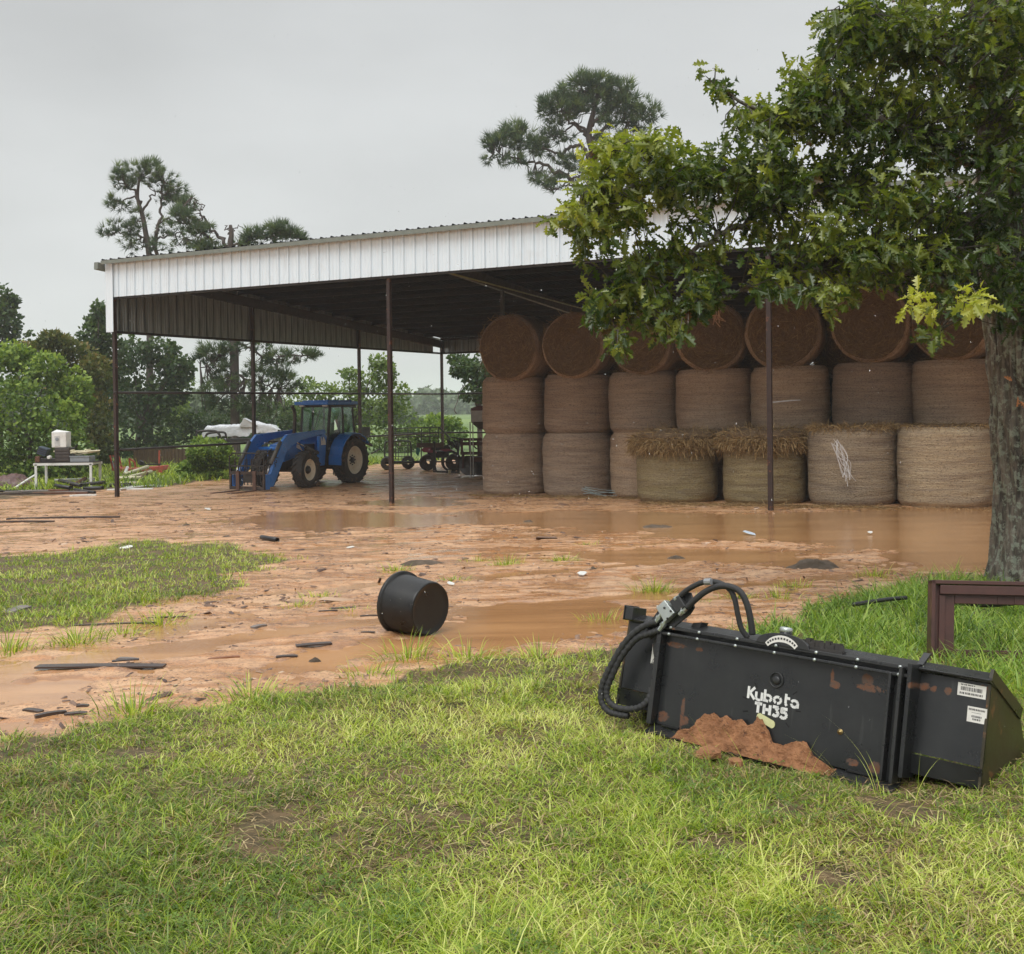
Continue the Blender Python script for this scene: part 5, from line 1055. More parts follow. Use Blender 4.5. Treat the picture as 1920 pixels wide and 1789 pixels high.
for k in range(nc):
    a, b = near[k], cen[k]
    if dist[k] > .6 or dist[k] < .05: a = b - (b-near[k])/max(dist[k], .01)*.22
    mid = (a+b)/2 + rng.normal(0, .025, 3) + (0, 0, .02); tw.path([a, mid, b], [.007, .005, .0025], 4, cap=False)
tag(tw.build('twigs', M('twig_bark', (.05, .042, .03), None, 20, .7, 0, 0), oak), kind='stuff')
per = 11; cidx = np.repeat(np.arange(nc), per); m = len(cidx)
od = cen - near; od /= np.linalg.norm(od, axis=1, keepdims=True)+1e-6
ld = od[cidx]*.35 + randdir(m)*1.0; ld[:, 2] -= .42; ld /= np.linalg.norm(ld, axis=1, keepdims=True)
lp_ = cen[cidx] + od[cidx]*rng.uniform(-.20, .06, m)[:, None] + randdir(m)*.04
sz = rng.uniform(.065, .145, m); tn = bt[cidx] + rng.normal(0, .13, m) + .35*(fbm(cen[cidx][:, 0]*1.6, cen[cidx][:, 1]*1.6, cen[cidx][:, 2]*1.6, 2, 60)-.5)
tn = np.where(rng.uniform(0, 1, m) < .006, rng.uniform(0, .05, m), np.clip(tn, .08, 1)); rot = frames(ld, rng.normal(0, .75, m))
rc = ok(at(1352, 432, 8.85)); red = np.linalg.norm(cen[cidx]-rc, axis=1) < .10; tn[red] = .01
wp = lp_ + np.array([tp[0], YT, tp[2]]); de = np.linalg.norm(wp-CAM, axis=1); zc_ = (wp-CAM)@fwd; fx = (wp-CAM)@RT/zc_*F; fy = (wp-CAM)@UP/zc_*F
vis = (np.abs(fx) < 950) & (fy < PY) & (fy > -600); score = np.where(vis, sz/de, 0); big = np.argsort(-score)[:290]
rest = np.ones(m, bool); rest[big] = False
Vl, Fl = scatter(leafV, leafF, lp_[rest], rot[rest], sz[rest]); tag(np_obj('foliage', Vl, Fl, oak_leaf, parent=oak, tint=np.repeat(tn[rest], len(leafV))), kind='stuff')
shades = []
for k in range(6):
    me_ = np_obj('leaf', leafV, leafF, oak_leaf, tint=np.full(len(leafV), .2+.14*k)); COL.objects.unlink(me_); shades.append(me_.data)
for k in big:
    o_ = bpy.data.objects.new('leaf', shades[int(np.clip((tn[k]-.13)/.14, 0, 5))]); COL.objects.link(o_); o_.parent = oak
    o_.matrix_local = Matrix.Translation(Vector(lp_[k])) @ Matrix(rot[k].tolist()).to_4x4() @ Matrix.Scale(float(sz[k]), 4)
# ivy climbing the right side of the trunk
ivy_m = leaf_mat('ivy_leaf', [(0, (.02, .05, .015)), (.7, (.04, .10, .03)), (1, (.08, .15, .04))], .2, .3, .5)
ivL = np.array([(0, 0, 0), (.3, .42, .03), (.5, .2, 0), (1, 0, -.1), (.5, -.2, 0), (.3, -.42, .03)]); ivF = np.array([(0, 1, 2), (0, 2, 3), (0, 3, 4), (0, 4, 5)])
n_ = 2600; px_ = rng.normal(1932, 26, n_); py_ = rng.uniform(180, 760, n_); k = (px_ > 1868 + 18*np.sin(py_*.03) + np.clip((py_-560)*.22, 0, 60)) & (px_ < 2010); px_, py_ = px_[k], py_[k]; n_ = len(px_)
P = []
for a, b in zip(px_, py_):
    q = at(a, b, YT); x = q[0]-tp[0]; z = q[2]-tp[2]; c0 = np.interp(z, zz, zx); r0 = np.interp(z, zz, zr)+.05; dx_ = np.clip((x-c0)/r0, -1, 1); P.append((c0+dx_*r0, np.interp(z, zz, zy)-math.sqrt(max(0, 1-dx_*dx_))*r0-.02, z))
P = np.array(P)+np.array([tp[0], YT, tp[2]]); d = randdir(n_); d[:, 2] -= .6; d[:, 1] -= .5
V_, F_ = scatter(ivL, ivF, P, frames(d, rng.normal(0, .5, n_)), rng.uniform(.05, .09, n_))
tag(np_obj('ivy_vine', V_, F_, ivy_m, tint=np.repeat(rng.uniform(0, 1, n_), 6)), 'dark green ivy climbing the oak trunk below the crown', 'ivy')
n_ = 14
for k, (px, py, s__, lb) in enumerate(((1881, 706, .07, 'upper orange brown dead leaf caught on the oak bark'), (1908, 742, .08, 'middle curled orange brown dead leaf on the oak bark'), (1912, 752, .07, 'lowest curled orange dead leaf on the oak bark'))):
    p = at(px, py, YT-.50); o_ = np_obj('dead_leaf', leafV*s__*1.3, leafF, M('dead_leaf_brown', (.42, .17, .06), None, 9, .6, 0, 0) if k == 0 else bpy.data.materials['dead_leaf_brown']); o_.location = p; o_.rotation_euler = (1.2, .4+k, 1.3*k); tag(o_, lb, 'leaf')

# ------------------------------------------------------------------ pines
needle_m = leaf_mat('pine_needle', [(0, (.035, .065, .04)), (.5, (.085, .13, .06)), (1, (.19, .25, .09))], .2, .6, .25)
pbark = M('pine_bark', (.09, .07, .06), (.045, .037, .033), 4, .85, 0, .4, .05, stretch=(2, 2, .6))
nd = []
for k in range(14):
    a = k*2.4; e_ = .12+.62*(k/14); d = np.array([math.cos(a)*math.sin(e_*1.5), math.sin(a)*math.sin(e_*1.5), math.cos(e_*1.5)]); nd.append(d)
tV, tF = [], []
for d in nd:
    s_ = np.cross(d, (.3, .5, .8)); s_ /= np.linalg.norm(s_); b = len(tV); tV += [d*.10-s_*.05, d*.10+s_*.05, d]; tF.append((b, b+1, b+2))
tV, tF = np.array(tV), np.array(tF)
def pine(label, base_px, Y, trunk, limbs_, blobs_, tuft=.42, dens=1., group=None, depth=1.0):
    """trunk and limbs are photo polylines (px, py[, dY]) at distance Y; blobs (px, py, rx, ry, n)"""
    bp_ = at(base_px, 760, Y); base = np.array([bp_[0], Y, float(gz(Y))]); t = thing('pine_tree', base, label, 'tree', group=group)
    loc = lambda px, py, dy=0.: at(px, py, Y+dy) - base
    P = [np.array([0, 0, -.2])] + [loc(*q[:2], *q[3:]) for q in trunk]; rs = [trunk[0][2]*1.1*Y/F] + [q[2]*Y/F for q in trunk]
    nodes = []
    Q = smooth_path(P, 5); MB().path(Q, list(np.interp(np.linspace(0, 1, len(Q)), np.linspace(0, 1, len(rs)), rs)), 10).build('trunk', pbark, t, smooth=True); nodes += Q[len(Q)//2:]
    for lb in limbs_:
        r0, r1, *pts = lb; Q = smooth_path([loc(*p) for p in pts], 5); Q = [q + rng.normal(0, .06, 3) for q in Q]
        MB().path(Q, list(np.linspace(r0, r1, len(Q))*Y/F), 6).build('limb', pbark, t, smooth=True); nodes += Q
    nodes = np.array(nodes); C_, up_b = [], []
    for px, py, rx, ry, n_ in blobs_:
        n_ = int(n_*dens)
        for _ in range(n_):
            while True:
                q = rng.uniform(-1, 1, 3)
                if q@q < 1: break
            C_.append(loc(px+q[0]*rx, py+q[1]*ry, q[2]*max(rx, ry)*Y/F*depth)); up_b.append(-q[1])
    C_ = np.array(C_); up_b = np.array(up_b); dl = np.linalg.norm(C_[:, None]-nodes[None], axis=2); nn = nodes[dl.argmin(1)]
    tw = MB(); q_ = np.zeros(3)
    for k in range(0, len(C_), 2):
        mid = (nn[k]+C_[k])/2 + (0, 0, -.12*dl[k].min()) + rng.normal(0, .06, 3); tw.path([nn[k], mid, C_[k]], [.035, .022, .010], 3, cap=False)
    tag(tw.build('twigs', pbark, t), kind='stuff')
    ax_ = (C_-nn); ax_ /= np.linalg.norm(ax_, axis=1, keepdims=True)+1e-6; ax_ = ax_*.7 + randdir(len(C_))*.5 + np.array([0, 0, .55]); rt = frames(ax_, rng.uniform(0, 6, len(C_)))[:, :, [1, 2, 0]]
    V_, F_ = scatter(tV, tF, C_, rt, rng.uniform(.6, 1.15, len(C_))*tuft)
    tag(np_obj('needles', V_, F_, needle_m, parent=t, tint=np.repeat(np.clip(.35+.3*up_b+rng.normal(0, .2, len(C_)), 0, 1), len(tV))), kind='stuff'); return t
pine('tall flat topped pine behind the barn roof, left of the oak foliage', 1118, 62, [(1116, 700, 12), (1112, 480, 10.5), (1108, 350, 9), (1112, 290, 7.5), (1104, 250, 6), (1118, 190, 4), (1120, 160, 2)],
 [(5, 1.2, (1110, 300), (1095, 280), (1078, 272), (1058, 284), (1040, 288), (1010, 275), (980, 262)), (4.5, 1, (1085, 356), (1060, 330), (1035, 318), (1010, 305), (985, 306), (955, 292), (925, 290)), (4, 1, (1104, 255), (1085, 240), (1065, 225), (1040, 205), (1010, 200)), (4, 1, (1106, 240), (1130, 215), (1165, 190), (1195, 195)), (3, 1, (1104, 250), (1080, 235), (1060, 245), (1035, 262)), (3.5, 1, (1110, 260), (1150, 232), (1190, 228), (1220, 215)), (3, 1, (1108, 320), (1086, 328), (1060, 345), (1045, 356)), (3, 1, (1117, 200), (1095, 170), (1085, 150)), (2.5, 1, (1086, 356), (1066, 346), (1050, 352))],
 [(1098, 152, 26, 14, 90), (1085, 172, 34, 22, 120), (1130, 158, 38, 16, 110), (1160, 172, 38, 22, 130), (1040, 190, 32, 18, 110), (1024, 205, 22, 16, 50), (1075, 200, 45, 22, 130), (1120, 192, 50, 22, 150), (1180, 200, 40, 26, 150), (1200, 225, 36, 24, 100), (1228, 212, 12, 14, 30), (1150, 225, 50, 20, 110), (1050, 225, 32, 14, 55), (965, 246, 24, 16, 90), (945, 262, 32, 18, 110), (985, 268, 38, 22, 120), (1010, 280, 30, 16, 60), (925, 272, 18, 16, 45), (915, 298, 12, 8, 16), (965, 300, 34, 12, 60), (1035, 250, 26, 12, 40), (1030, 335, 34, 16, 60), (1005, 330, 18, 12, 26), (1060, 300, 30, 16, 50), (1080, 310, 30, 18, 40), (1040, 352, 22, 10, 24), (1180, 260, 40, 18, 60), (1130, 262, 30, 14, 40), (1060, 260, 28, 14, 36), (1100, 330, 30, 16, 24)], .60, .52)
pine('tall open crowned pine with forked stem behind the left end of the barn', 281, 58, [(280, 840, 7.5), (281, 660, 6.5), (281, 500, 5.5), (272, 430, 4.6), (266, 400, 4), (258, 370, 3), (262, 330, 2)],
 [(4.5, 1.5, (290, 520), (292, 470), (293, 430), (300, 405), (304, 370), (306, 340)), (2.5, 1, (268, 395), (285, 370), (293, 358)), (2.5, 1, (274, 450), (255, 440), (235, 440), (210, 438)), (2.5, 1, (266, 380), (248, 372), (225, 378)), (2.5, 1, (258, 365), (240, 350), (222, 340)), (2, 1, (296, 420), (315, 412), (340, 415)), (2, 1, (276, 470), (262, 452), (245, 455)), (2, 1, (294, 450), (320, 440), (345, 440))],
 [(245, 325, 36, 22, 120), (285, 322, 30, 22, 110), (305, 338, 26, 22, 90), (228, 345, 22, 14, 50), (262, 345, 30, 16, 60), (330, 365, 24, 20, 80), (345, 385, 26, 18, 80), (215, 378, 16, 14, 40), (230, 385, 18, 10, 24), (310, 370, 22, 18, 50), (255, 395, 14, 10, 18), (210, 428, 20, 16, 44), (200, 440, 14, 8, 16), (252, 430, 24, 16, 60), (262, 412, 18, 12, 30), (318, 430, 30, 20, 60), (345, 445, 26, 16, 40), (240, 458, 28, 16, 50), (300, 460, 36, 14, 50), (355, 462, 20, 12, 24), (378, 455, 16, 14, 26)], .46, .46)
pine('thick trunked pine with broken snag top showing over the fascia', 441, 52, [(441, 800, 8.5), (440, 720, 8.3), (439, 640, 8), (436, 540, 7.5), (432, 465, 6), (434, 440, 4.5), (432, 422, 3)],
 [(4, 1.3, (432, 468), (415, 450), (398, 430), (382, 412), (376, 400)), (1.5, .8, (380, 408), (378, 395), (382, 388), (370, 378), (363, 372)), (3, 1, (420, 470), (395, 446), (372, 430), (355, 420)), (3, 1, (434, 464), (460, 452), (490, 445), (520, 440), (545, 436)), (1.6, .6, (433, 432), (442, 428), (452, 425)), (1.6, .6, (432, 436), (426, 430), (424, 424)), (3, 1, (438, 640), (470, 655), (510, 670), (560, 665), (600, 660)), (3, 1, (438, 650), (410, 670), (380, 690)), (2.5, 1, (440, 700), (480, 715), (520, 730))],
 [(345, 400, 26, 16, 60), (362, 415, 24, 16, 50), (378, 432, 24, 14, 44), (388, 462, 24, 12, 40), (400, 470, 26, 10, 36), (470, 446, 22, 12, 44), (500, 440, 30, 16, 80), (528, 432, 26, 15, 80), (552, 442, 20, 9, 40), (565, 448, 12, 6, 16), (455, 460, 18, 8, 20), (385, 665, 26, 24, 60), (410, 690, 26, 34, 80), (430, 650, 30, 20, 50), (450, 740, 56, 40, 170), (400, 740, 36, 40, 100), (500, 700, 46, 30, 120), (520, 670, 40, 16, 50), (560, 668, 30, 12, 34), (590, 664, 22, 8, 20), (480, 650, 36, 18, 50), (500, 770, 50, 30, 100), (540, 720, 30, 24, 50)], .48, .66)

# ------------------------------------------------------------------ broadleaf trees and brush
lfV = np.array([(0, 0, 0), (.5, .34, .06), (1, 0, -.05), (.5, -.34, .06)]); lfF = np.array([(0, 1, 2), (0, 2, 3)])
def fol(name, stops, tr=.3): return leaf_mat(name, stops, tr, .5, .3)
f_bright = fol('foliage_bright', [(0, (.03, .06, .012)), (.45, (.10, .18, .03)), (1, (.32, .42, .08))])
f_olive = fol('foliage_olive', [(0, (.04, .06, .02)), (.5, (.09, .12, .03)), (.8, (.17, .16, .045)), (1, (.22, .16, .06))])
f_deep = fol('foliage_deep', [(0, (.02, .045, .02)), (.5, (.045, .085, .03)), (1, (.10, .15, .045))])
f_soft = fol('foliage_soft', [(0, (.06, .11, .03)), (.5, (.13, .20, .05)), (1, (.30, .38, .10))])
def broad(name, label, base_px, Y, blobs_, mat, leaf=.22, n_per=220, group=None, stems=((0, 0),), cat='tree', tr=.12, base_z=None, hang=0.):
    bp_ = at(base_px, 760, Y); base = np.array([bp_[0], Y, float(gz(Y))]); t = thing(name, base, label, cat, group=group)
    P, D_, T_, cent = [], [], [], []
    for px, py, rx, ry, *k in blobs_:
        n_ = int(n_per*(k[0] if k else 1)); c = at(px, py, Y + rng.normal(0, .5)) - base; cent.append(c); sx, sz_ = rx*Y/F, ry*Y/F
        q = randdir(n_); r_ = rng.uniform(0, 1, n_)**.33; r_ = r_*(.72+.5*fbm(q[:, 0]*2+px, q[:, 1]*2, q[:, 2]*2+py, 3, 71))
        cl = fbm(q[:, 0]*3.5+px, q[:, 1]*3.5, q[:, 2]*3.5+r_*2, 2, 72); p = c + q*r_[:, None]*np.array([sx, (sx+sz_)/2, sz_]); kp = cl > rng.uniform(.3, .6, n_)
        # keep everything above the ground
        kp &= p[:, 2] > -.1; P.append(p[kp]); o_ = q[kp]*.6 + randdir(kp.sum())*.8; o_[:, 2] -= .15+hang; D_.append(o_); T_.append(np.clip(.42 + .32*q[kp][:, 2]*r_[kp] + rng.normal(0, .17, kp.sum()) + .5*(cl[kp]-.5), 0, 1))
    P, D_, T_ = np.concatenate(P), np.concatenate(D_), np.concatenate(T_)
    V_, F_ = scatter(lfV, lfF, P, frames(D_, rng.uniform(0, 6, len(P))), rng.uniform(.6, 1.3, len(P))*leaf)
    tag(np_obj('crown', V_, F_, mat, parent=t, tint=np.repeat(T_, 4)), kind='stuff')
    for sx0, _ in stems[:1]:
        mb = MB(); top = np.mean(cent, 0); mb.path([(0, 0, -.2), tuple(top*np.array([.3, .3, .45])), tuple(top*np.array([.8, .8, .85]))], [tr, tr*.75, tr*.4], 8)
        mb.build('trunk', pbark, t, smooth=True); lb_ = MB()
        for c in cent:
            st_ = top*np.array([.5, .5, .55]); lb_.path([st_, (st_+c)/2+(0, 0, .15), c], [tr*.4, tr*.25, tr*.1], 5, cap=False)
        lb_.build('limb', pbark, t)
    return t
LW = 'trees and brush along the left side of the yard'
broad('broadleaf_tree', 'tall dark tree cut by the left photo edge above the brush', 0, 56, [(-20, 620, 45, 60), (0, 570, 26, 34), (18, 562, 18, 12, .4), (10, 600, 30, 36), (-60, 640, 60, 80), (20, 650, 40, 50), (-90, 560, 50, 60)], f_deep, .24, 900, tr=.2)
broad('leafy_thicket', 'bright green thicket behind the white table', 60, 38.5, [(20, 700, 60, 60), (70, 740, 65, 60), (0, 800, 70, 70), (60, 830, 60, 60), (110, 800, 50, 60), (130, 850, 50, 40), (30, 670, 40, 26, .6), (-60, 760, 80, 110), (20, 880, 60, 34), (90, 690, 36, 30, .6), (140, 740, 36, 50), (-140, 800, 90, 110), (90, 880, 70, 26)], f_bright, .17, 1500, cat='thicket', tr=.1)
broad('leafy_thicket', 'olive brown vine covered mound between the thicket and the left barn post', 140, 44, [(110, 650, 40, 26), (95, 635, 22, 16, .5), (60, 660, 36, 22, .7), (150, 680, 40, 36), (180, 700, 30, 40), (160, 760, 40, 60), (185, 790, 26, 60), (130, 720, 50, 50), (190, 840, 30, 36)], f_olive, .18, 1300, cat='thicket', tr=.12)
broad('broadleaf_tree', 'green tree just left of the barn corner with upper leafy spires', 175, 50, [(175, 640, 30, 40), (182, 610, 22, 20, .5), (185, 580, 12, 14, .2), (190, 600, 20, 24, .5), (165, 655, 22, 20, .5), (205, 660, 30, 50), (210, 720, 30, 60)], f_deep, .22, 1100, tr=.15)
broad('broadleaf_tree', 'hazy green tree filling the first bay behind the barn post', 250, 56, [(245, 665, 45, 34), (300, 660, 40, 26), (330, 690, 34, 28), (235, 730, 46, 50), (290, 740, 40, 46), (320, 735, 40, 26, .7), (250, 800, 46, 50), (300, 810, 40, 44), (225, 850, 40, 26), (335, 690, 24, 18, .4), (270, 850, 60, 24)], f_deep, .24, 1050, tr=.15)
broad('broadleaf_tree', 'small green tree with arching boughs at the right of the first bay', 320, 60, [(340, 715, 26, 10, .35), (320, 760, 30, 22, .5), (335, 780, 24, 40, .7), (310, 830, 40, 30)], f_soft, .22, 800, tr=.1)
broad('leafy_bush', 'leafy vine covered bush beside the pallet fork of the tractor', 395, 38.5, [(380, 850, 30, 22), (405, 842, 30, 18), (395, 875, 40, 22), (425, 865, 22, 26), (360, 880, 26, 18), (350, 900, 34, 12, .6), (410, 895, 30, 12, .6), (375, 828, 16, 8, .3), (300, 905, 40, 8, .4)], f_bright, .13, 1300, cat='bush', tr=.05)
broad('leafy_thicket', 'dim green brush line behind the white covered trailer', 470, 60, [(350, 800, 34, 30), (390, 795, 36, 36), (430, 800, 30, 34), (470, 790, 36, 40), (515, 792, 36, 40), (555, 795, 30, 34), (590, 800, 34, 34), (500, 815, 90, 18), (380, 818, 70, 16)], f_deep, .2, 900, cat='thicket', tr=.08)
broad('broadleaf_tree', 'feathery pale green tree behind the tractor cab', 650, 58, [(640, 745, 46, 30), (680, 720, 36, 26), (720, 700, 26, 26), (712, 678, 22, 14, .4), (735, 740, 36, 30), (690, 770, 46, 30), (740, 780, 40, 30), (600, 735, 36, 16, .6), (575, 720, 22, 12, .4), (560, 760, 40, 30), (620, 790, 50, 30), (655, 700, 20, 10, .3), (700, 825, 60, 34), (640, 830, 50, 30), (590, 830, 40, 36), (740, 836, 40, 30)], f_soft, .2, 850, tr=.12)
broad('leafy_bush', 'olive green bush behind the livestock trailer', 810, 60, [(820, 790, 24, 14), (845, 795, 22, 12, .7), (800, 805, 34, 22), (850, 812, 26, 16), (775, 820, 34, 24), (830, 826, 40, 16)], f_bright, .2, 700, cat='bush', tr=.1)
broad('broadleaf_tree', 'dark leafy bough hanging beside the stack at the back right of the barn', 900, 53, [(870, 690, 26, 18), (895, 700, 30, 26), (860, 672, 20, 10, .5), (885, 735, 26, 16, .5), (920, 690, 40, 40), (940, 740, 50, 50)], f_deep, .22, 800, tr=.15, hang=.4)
MB().path(smooth_path([at(872, 720, 52.5), at(862, 735, 52), at(858, 752, 52), at(852, 768, 51.8), at(856, 776, 51.8)], 5), .02, 5).build('bare_branch', pbark, None, smooth=True, label='thin bare hooked branch hanging below the dark bough', cat='branch')
f_far = fol('foliage_far', [(0, (.07, .10, .06)), (.5, (.12, .16, .09)), (1, (.18, .23, .13))], .15)  # paler, greyer leaf colours put distance haze into the material
def farline(label, Y, prof, leaf, n_, seed, px0, px1):
    """a wood far off: one mass of leaf clumps"""
    x = rng.uniform(px0, px1, n_); top = np.interp(x, [p[0] for p in prof], [p[1] for p in prof]); top = top - 14*(fbm(x*.05, 0, seed, 3, seed)-.4)*2 - 6*(vnoise(x*.2, 0, 0, seed)-.5)
    bot = 812.; u_ = rng.uniform(0, 1, n_)**1.3; py = top+(bot-top)*u_; P = np.array([at(a, b, Y+c) for a, b, c in zip(x, py, rng.uniform(-6, 10, n_)*Y/180)])
    d = randdir(n_); V_, F_ = scatter(lfV, lfF, P, frames(d, rng.uniform(0, 6, n_)), rng.uniform(.6, 1.4, n_)*leaf*(Y/200 if Y > 200 else 1))
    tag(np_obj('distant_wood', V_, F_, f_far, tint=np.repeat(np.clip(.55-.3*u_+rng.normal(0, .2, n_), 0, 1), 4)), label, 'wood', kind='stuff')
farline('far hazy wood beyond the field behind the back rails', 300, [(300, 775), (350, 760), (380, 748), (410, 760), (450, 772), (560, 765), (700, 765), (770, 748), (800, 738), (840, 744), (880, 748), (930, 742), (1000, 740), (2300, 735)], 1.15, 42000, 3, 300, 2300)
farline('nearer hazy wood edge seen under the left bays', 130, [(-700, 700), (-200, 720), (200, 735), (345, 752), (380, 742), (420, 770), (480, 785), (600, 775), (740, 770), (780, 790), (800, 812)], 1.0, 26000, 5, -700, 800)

# ------------------------------------------------------------------ junk yard on the left
wm = bpy.data.materials['white_paint']; brownc = M('brown_cabinet', (.045, .035, .03), (.03, .025, .022), 6, .6, 0, .1); rust = M('rust_iron', (.17, .075, .04), (.09, .04, .025), 7, .8, .2, .4)
redm = M('faded_red_paint', (.42, .07, .035), (.28, .05, .03), 6, .55, 0, .2, spot=.6, spotc=(.14, .07, .05)); greym = M('grey_tray', (.26, .29, .31), (.2, .22, .24), 7, .5, 0, .1)
woodg = M('weathered_board', (.22, .19, .17), (.12, .10, .09), 5, .7, 0, .4, stretch=(1, 6, 6)); woodd = M('wet_dark_board', (.065, .042, .035), (.035, .024, .02), 5, .35, 0, .4, stretch=(1, 6, 6)); pvc = M('yellowed_pvc', (.62, .58, .40), (.48, .43, .28), 5, .4, 0, .1); pvw = M('white_pvc', (.72, .72, .68), (.6, .6, .56), 5, .4, 0, .1)
def pos(px, py, dz=0.): g = G(px, py); return np.array([g[0], g[1], g[2]+dz])
tb0 = pos(68, 918); S = tb0[1]/F                                  # metres per photo pixel here
tbl = thing('work_table', tb0, 'white steel framed table stacked with junk in front of the thicket', 'table')
W_, H_, D_ = 103*S, 47*S, .75
for x in (0, W_):
    for y in (0, D_): MB().box((x, y, H_/2), (.07, .05, H_)).build('leg', wm, tbl)
MB().box((W_/2, 0, H_), (W_+.14, .05, .07)).box((W_/2, D_, H_), (W_+.14, .05, .07)).box((0, D_/2, H_), (.05, D_, .06)).box((W_, D_/2, H_), (.05, D_, .06)).build('frame', wm, tbl); MB().box((W_/2, D_/2, H_+.045), (W_+.1, D_, .02)).build('tabletop', brownc, tbl)
def onT(px, py, dy=.3): p = at(px, py, tb0[1]+dy); return p
TZ_ = float(tb0[2])+H_+.056
def boxthing(name, px0, px1, z0, h, dep, dy, mat, label, cat, bev=.015, extra=None, rz=0):
    a, b = at(px0, 850, tb0[1]+dy)[0], at(px1, 850, tb0[1]+dy)[0]; t = thing(name, ((a+b)/2, tb0[1]+dy, z0), label, cat, rz)
    MB().box((0, 0, h/2), (b-a, dep, h)).build('body', mat, t, bevel=bev)
    if extra: extra(t, b-a, h, dep)
    return t
def cabx(t, w_, h, d):
    for k in range(4): MB().box((0, -d/2-.006, h*(.15+.23*k)), (w_*.9, .012, h*.16)).build('drawer', M('cab_front', (.06, .048, .042), None, 6, .5, 0, .1) if k == 0 and 'cab_front' not in bpy.data.materials else bpy.data.materials['cab_front'], t, bevel=.004)
boxthing('brown_cabinet', 108, 136, TZ_, .44, .45, .35, brownc, 'dark brown cabinet standing on the table under the white box', 'cabinet', extra=cabx)
def wbx(t, w_, h, d):
    MB().box((-w_*.1, -d/2-.006, h*.45), (w_*.36, .01, h*.7)).build('door', M('box_door', (.6, .6, .58), None, 6, .5, 0, 0), t); MB().lathe([(.055, 0), (.055, .012), (.02, .014), (.0001, .014)], (-w_*.1, -d/2-.012, h*.58), (0, -1, 0), 16).build('dial', greym, t)
    MB().prism([(-w_/2, -d/2, h+.004), (w_/2, -d/2, h+.004), (w_/2, d/2, h+.004), (-w_/2, d/2, h+.08)], (0, 0, .02)).build('lid', wm, t)
boxthing('white_box', 102, 129, TZ_+.445, .44, .4, .35, wm, 'white boxy appliance with a round dial on top of the brown cabinet', 'box', extra=wbx)
boxthing('grey_tray', 137, 173, TZ_, .17, .5, .3, greym, 'grey tray on the right end of the table with yellowish rope over it', 'tray', extra=lambda t, w_, h, d: MB().box((0, -d/2, h), (w_*1.04, .04, .03)).build('rim', greym, t))
rp = MB(); c = at(148, 850, tb0[1]+.2)
for k in range(5): P = [c + rng.normal(0, .12, 3)*(2, .8, .35) + (0, 0, .06) for _ in range(5)]; rp.path(smooth_path(P, 4), .025, 5)
rp.build('rope_heap', pvc, None, label='yellowish rope heap lying on the grey tray', cat='rope')
bc = boxthing('blue_crate', 71, 88, TZ_+.22, .24, .35, .3, M('blue_grey_plastic', (.035, .055, .085), None, 6, .5, 0, .1), 'tilted dark blue crate at the left end of the table', 'crate', extra=lambda t, w_, h, d: [MB().box((0, -d/2-.005, h*k/4), (w_*.9, .01, .02)).build('slat', drk, t) for k in (1, 2, 3)]); bc.rotation_euler = (0, .35, .1)
boxthing('scrap_box', 69, 78, TZ_, .18, .3, .3, rust, 'small rusty box under the blue crate', 'box'); boxthing('scrap_box', 79, 107, TZ_, .12, .3, .3, drk, 'flat black scrap box between crate and cabinet', 'box')
fl = at(95, 857, tb0[1]+.0); MB().lathe([(.001, 0), (.05, .01), (.06, .05), (.05, .16), (.001, .17)], (fl[0], fl[1], TZ_+.16), (0, -1, 0), 12).build('old_lamp', pvw, None, label='small round white lamp on the black scrap box', cat='lamp')
def pipe(name, a, b, ya, yb, r_, mat, label, cat='pipe', group=None, za=0., zb=0.):
    A_, B_ = pos(*a), pos(*b); A_[2] += r_+za; B_[2] += r_+zb; A_[1] += ya; B_[1] += yb
    m = MB(); d = Vector(B_-A_).normalized(); m.lathe([(r_, 0), (r_, (Vector(B_-A_)).length), (r_*.82, (Vector(B_-A_)).length), (r_*.82, 0), (r_, 0)], A_, d, 12); return m.build(name, mat, None, smooth=True, label=label, cat=cat, group=group)
pipe('white_pipe', (91, 916), (166, 916), .5, .5, .05, pvw, 'white plastic pipe lying across under the table', za=.16, zb=.2)
PIL = 'scrap pipes heaped by the table'
for k, (a, b, za, zb, lb) in enumerate((((112, 918), (152, 922), .22, .12, 'dark pipe sloping down right, highest of the heap under the table'), ((104, 920), (132, 922), .1, .06, 'short black pipe at the left of the heap'), ((128, 921), (160, 916), .03, .25, 'rusty pipe rising to the right from the heap'), ((150, 918), (196, 918), .10, .16, 'long dark pipe sticking out right past the table leg'), ((158, 921), (193, 922), .02, .06, 'low dark pipe right of the table'), ((92, 922), (130, 923), .0, .0, 'brown pipe flat on the ground under the table'), ((140, 923), (178, 926), .04, .0, 'thin black pipe nearest the yard below the heap'))):
    pipe('scrap_pipe', a, b, 0, 0, .055 if k < 5 else .04, [blk, drk, rust][k % 3], lb, group=PIL, za=za, zb=zb)
for k, (a, b, za, zb, mt, lb) in enumerate((((232, 900), (277, 894), .12, .30, pvc, 'yellowed pipe slanting up right on top of its pile'), ((219, 906), (266, 906), .1, .12, pvc, 'long yellowed pipe along the front of its pile'), ((224, 910), (264, 910), .0, .0, pvc, 'lowest yellowed pipe of the pile'), ((240, 904), (284, 899), .1, .2, pvc, 'yellowed pipe in the middle of its pile'), ((234, 898), (239, 890), .1, .2, pvw, 'short white pipe end standing up at the pile'), ((262, 906), (282, 897), .1, .22, rust, 'rusty pipe end right of the yellowed pile'), ((205, 914), (245, 912), .0, .0, blk, 'black pipe behind the front corner post base'), ((225, 920), (300, 911), 0, 0, pvw, 'long thin white pipe on the grass by the corner post'))):
    pipe('plastic_pipe', a, b, 0, 0, .06 if k < 7 else .035, mt, lb, group='pipes heaped beside the barn corner post', za=za, zb=zb)
def g_near(py): return py > 950
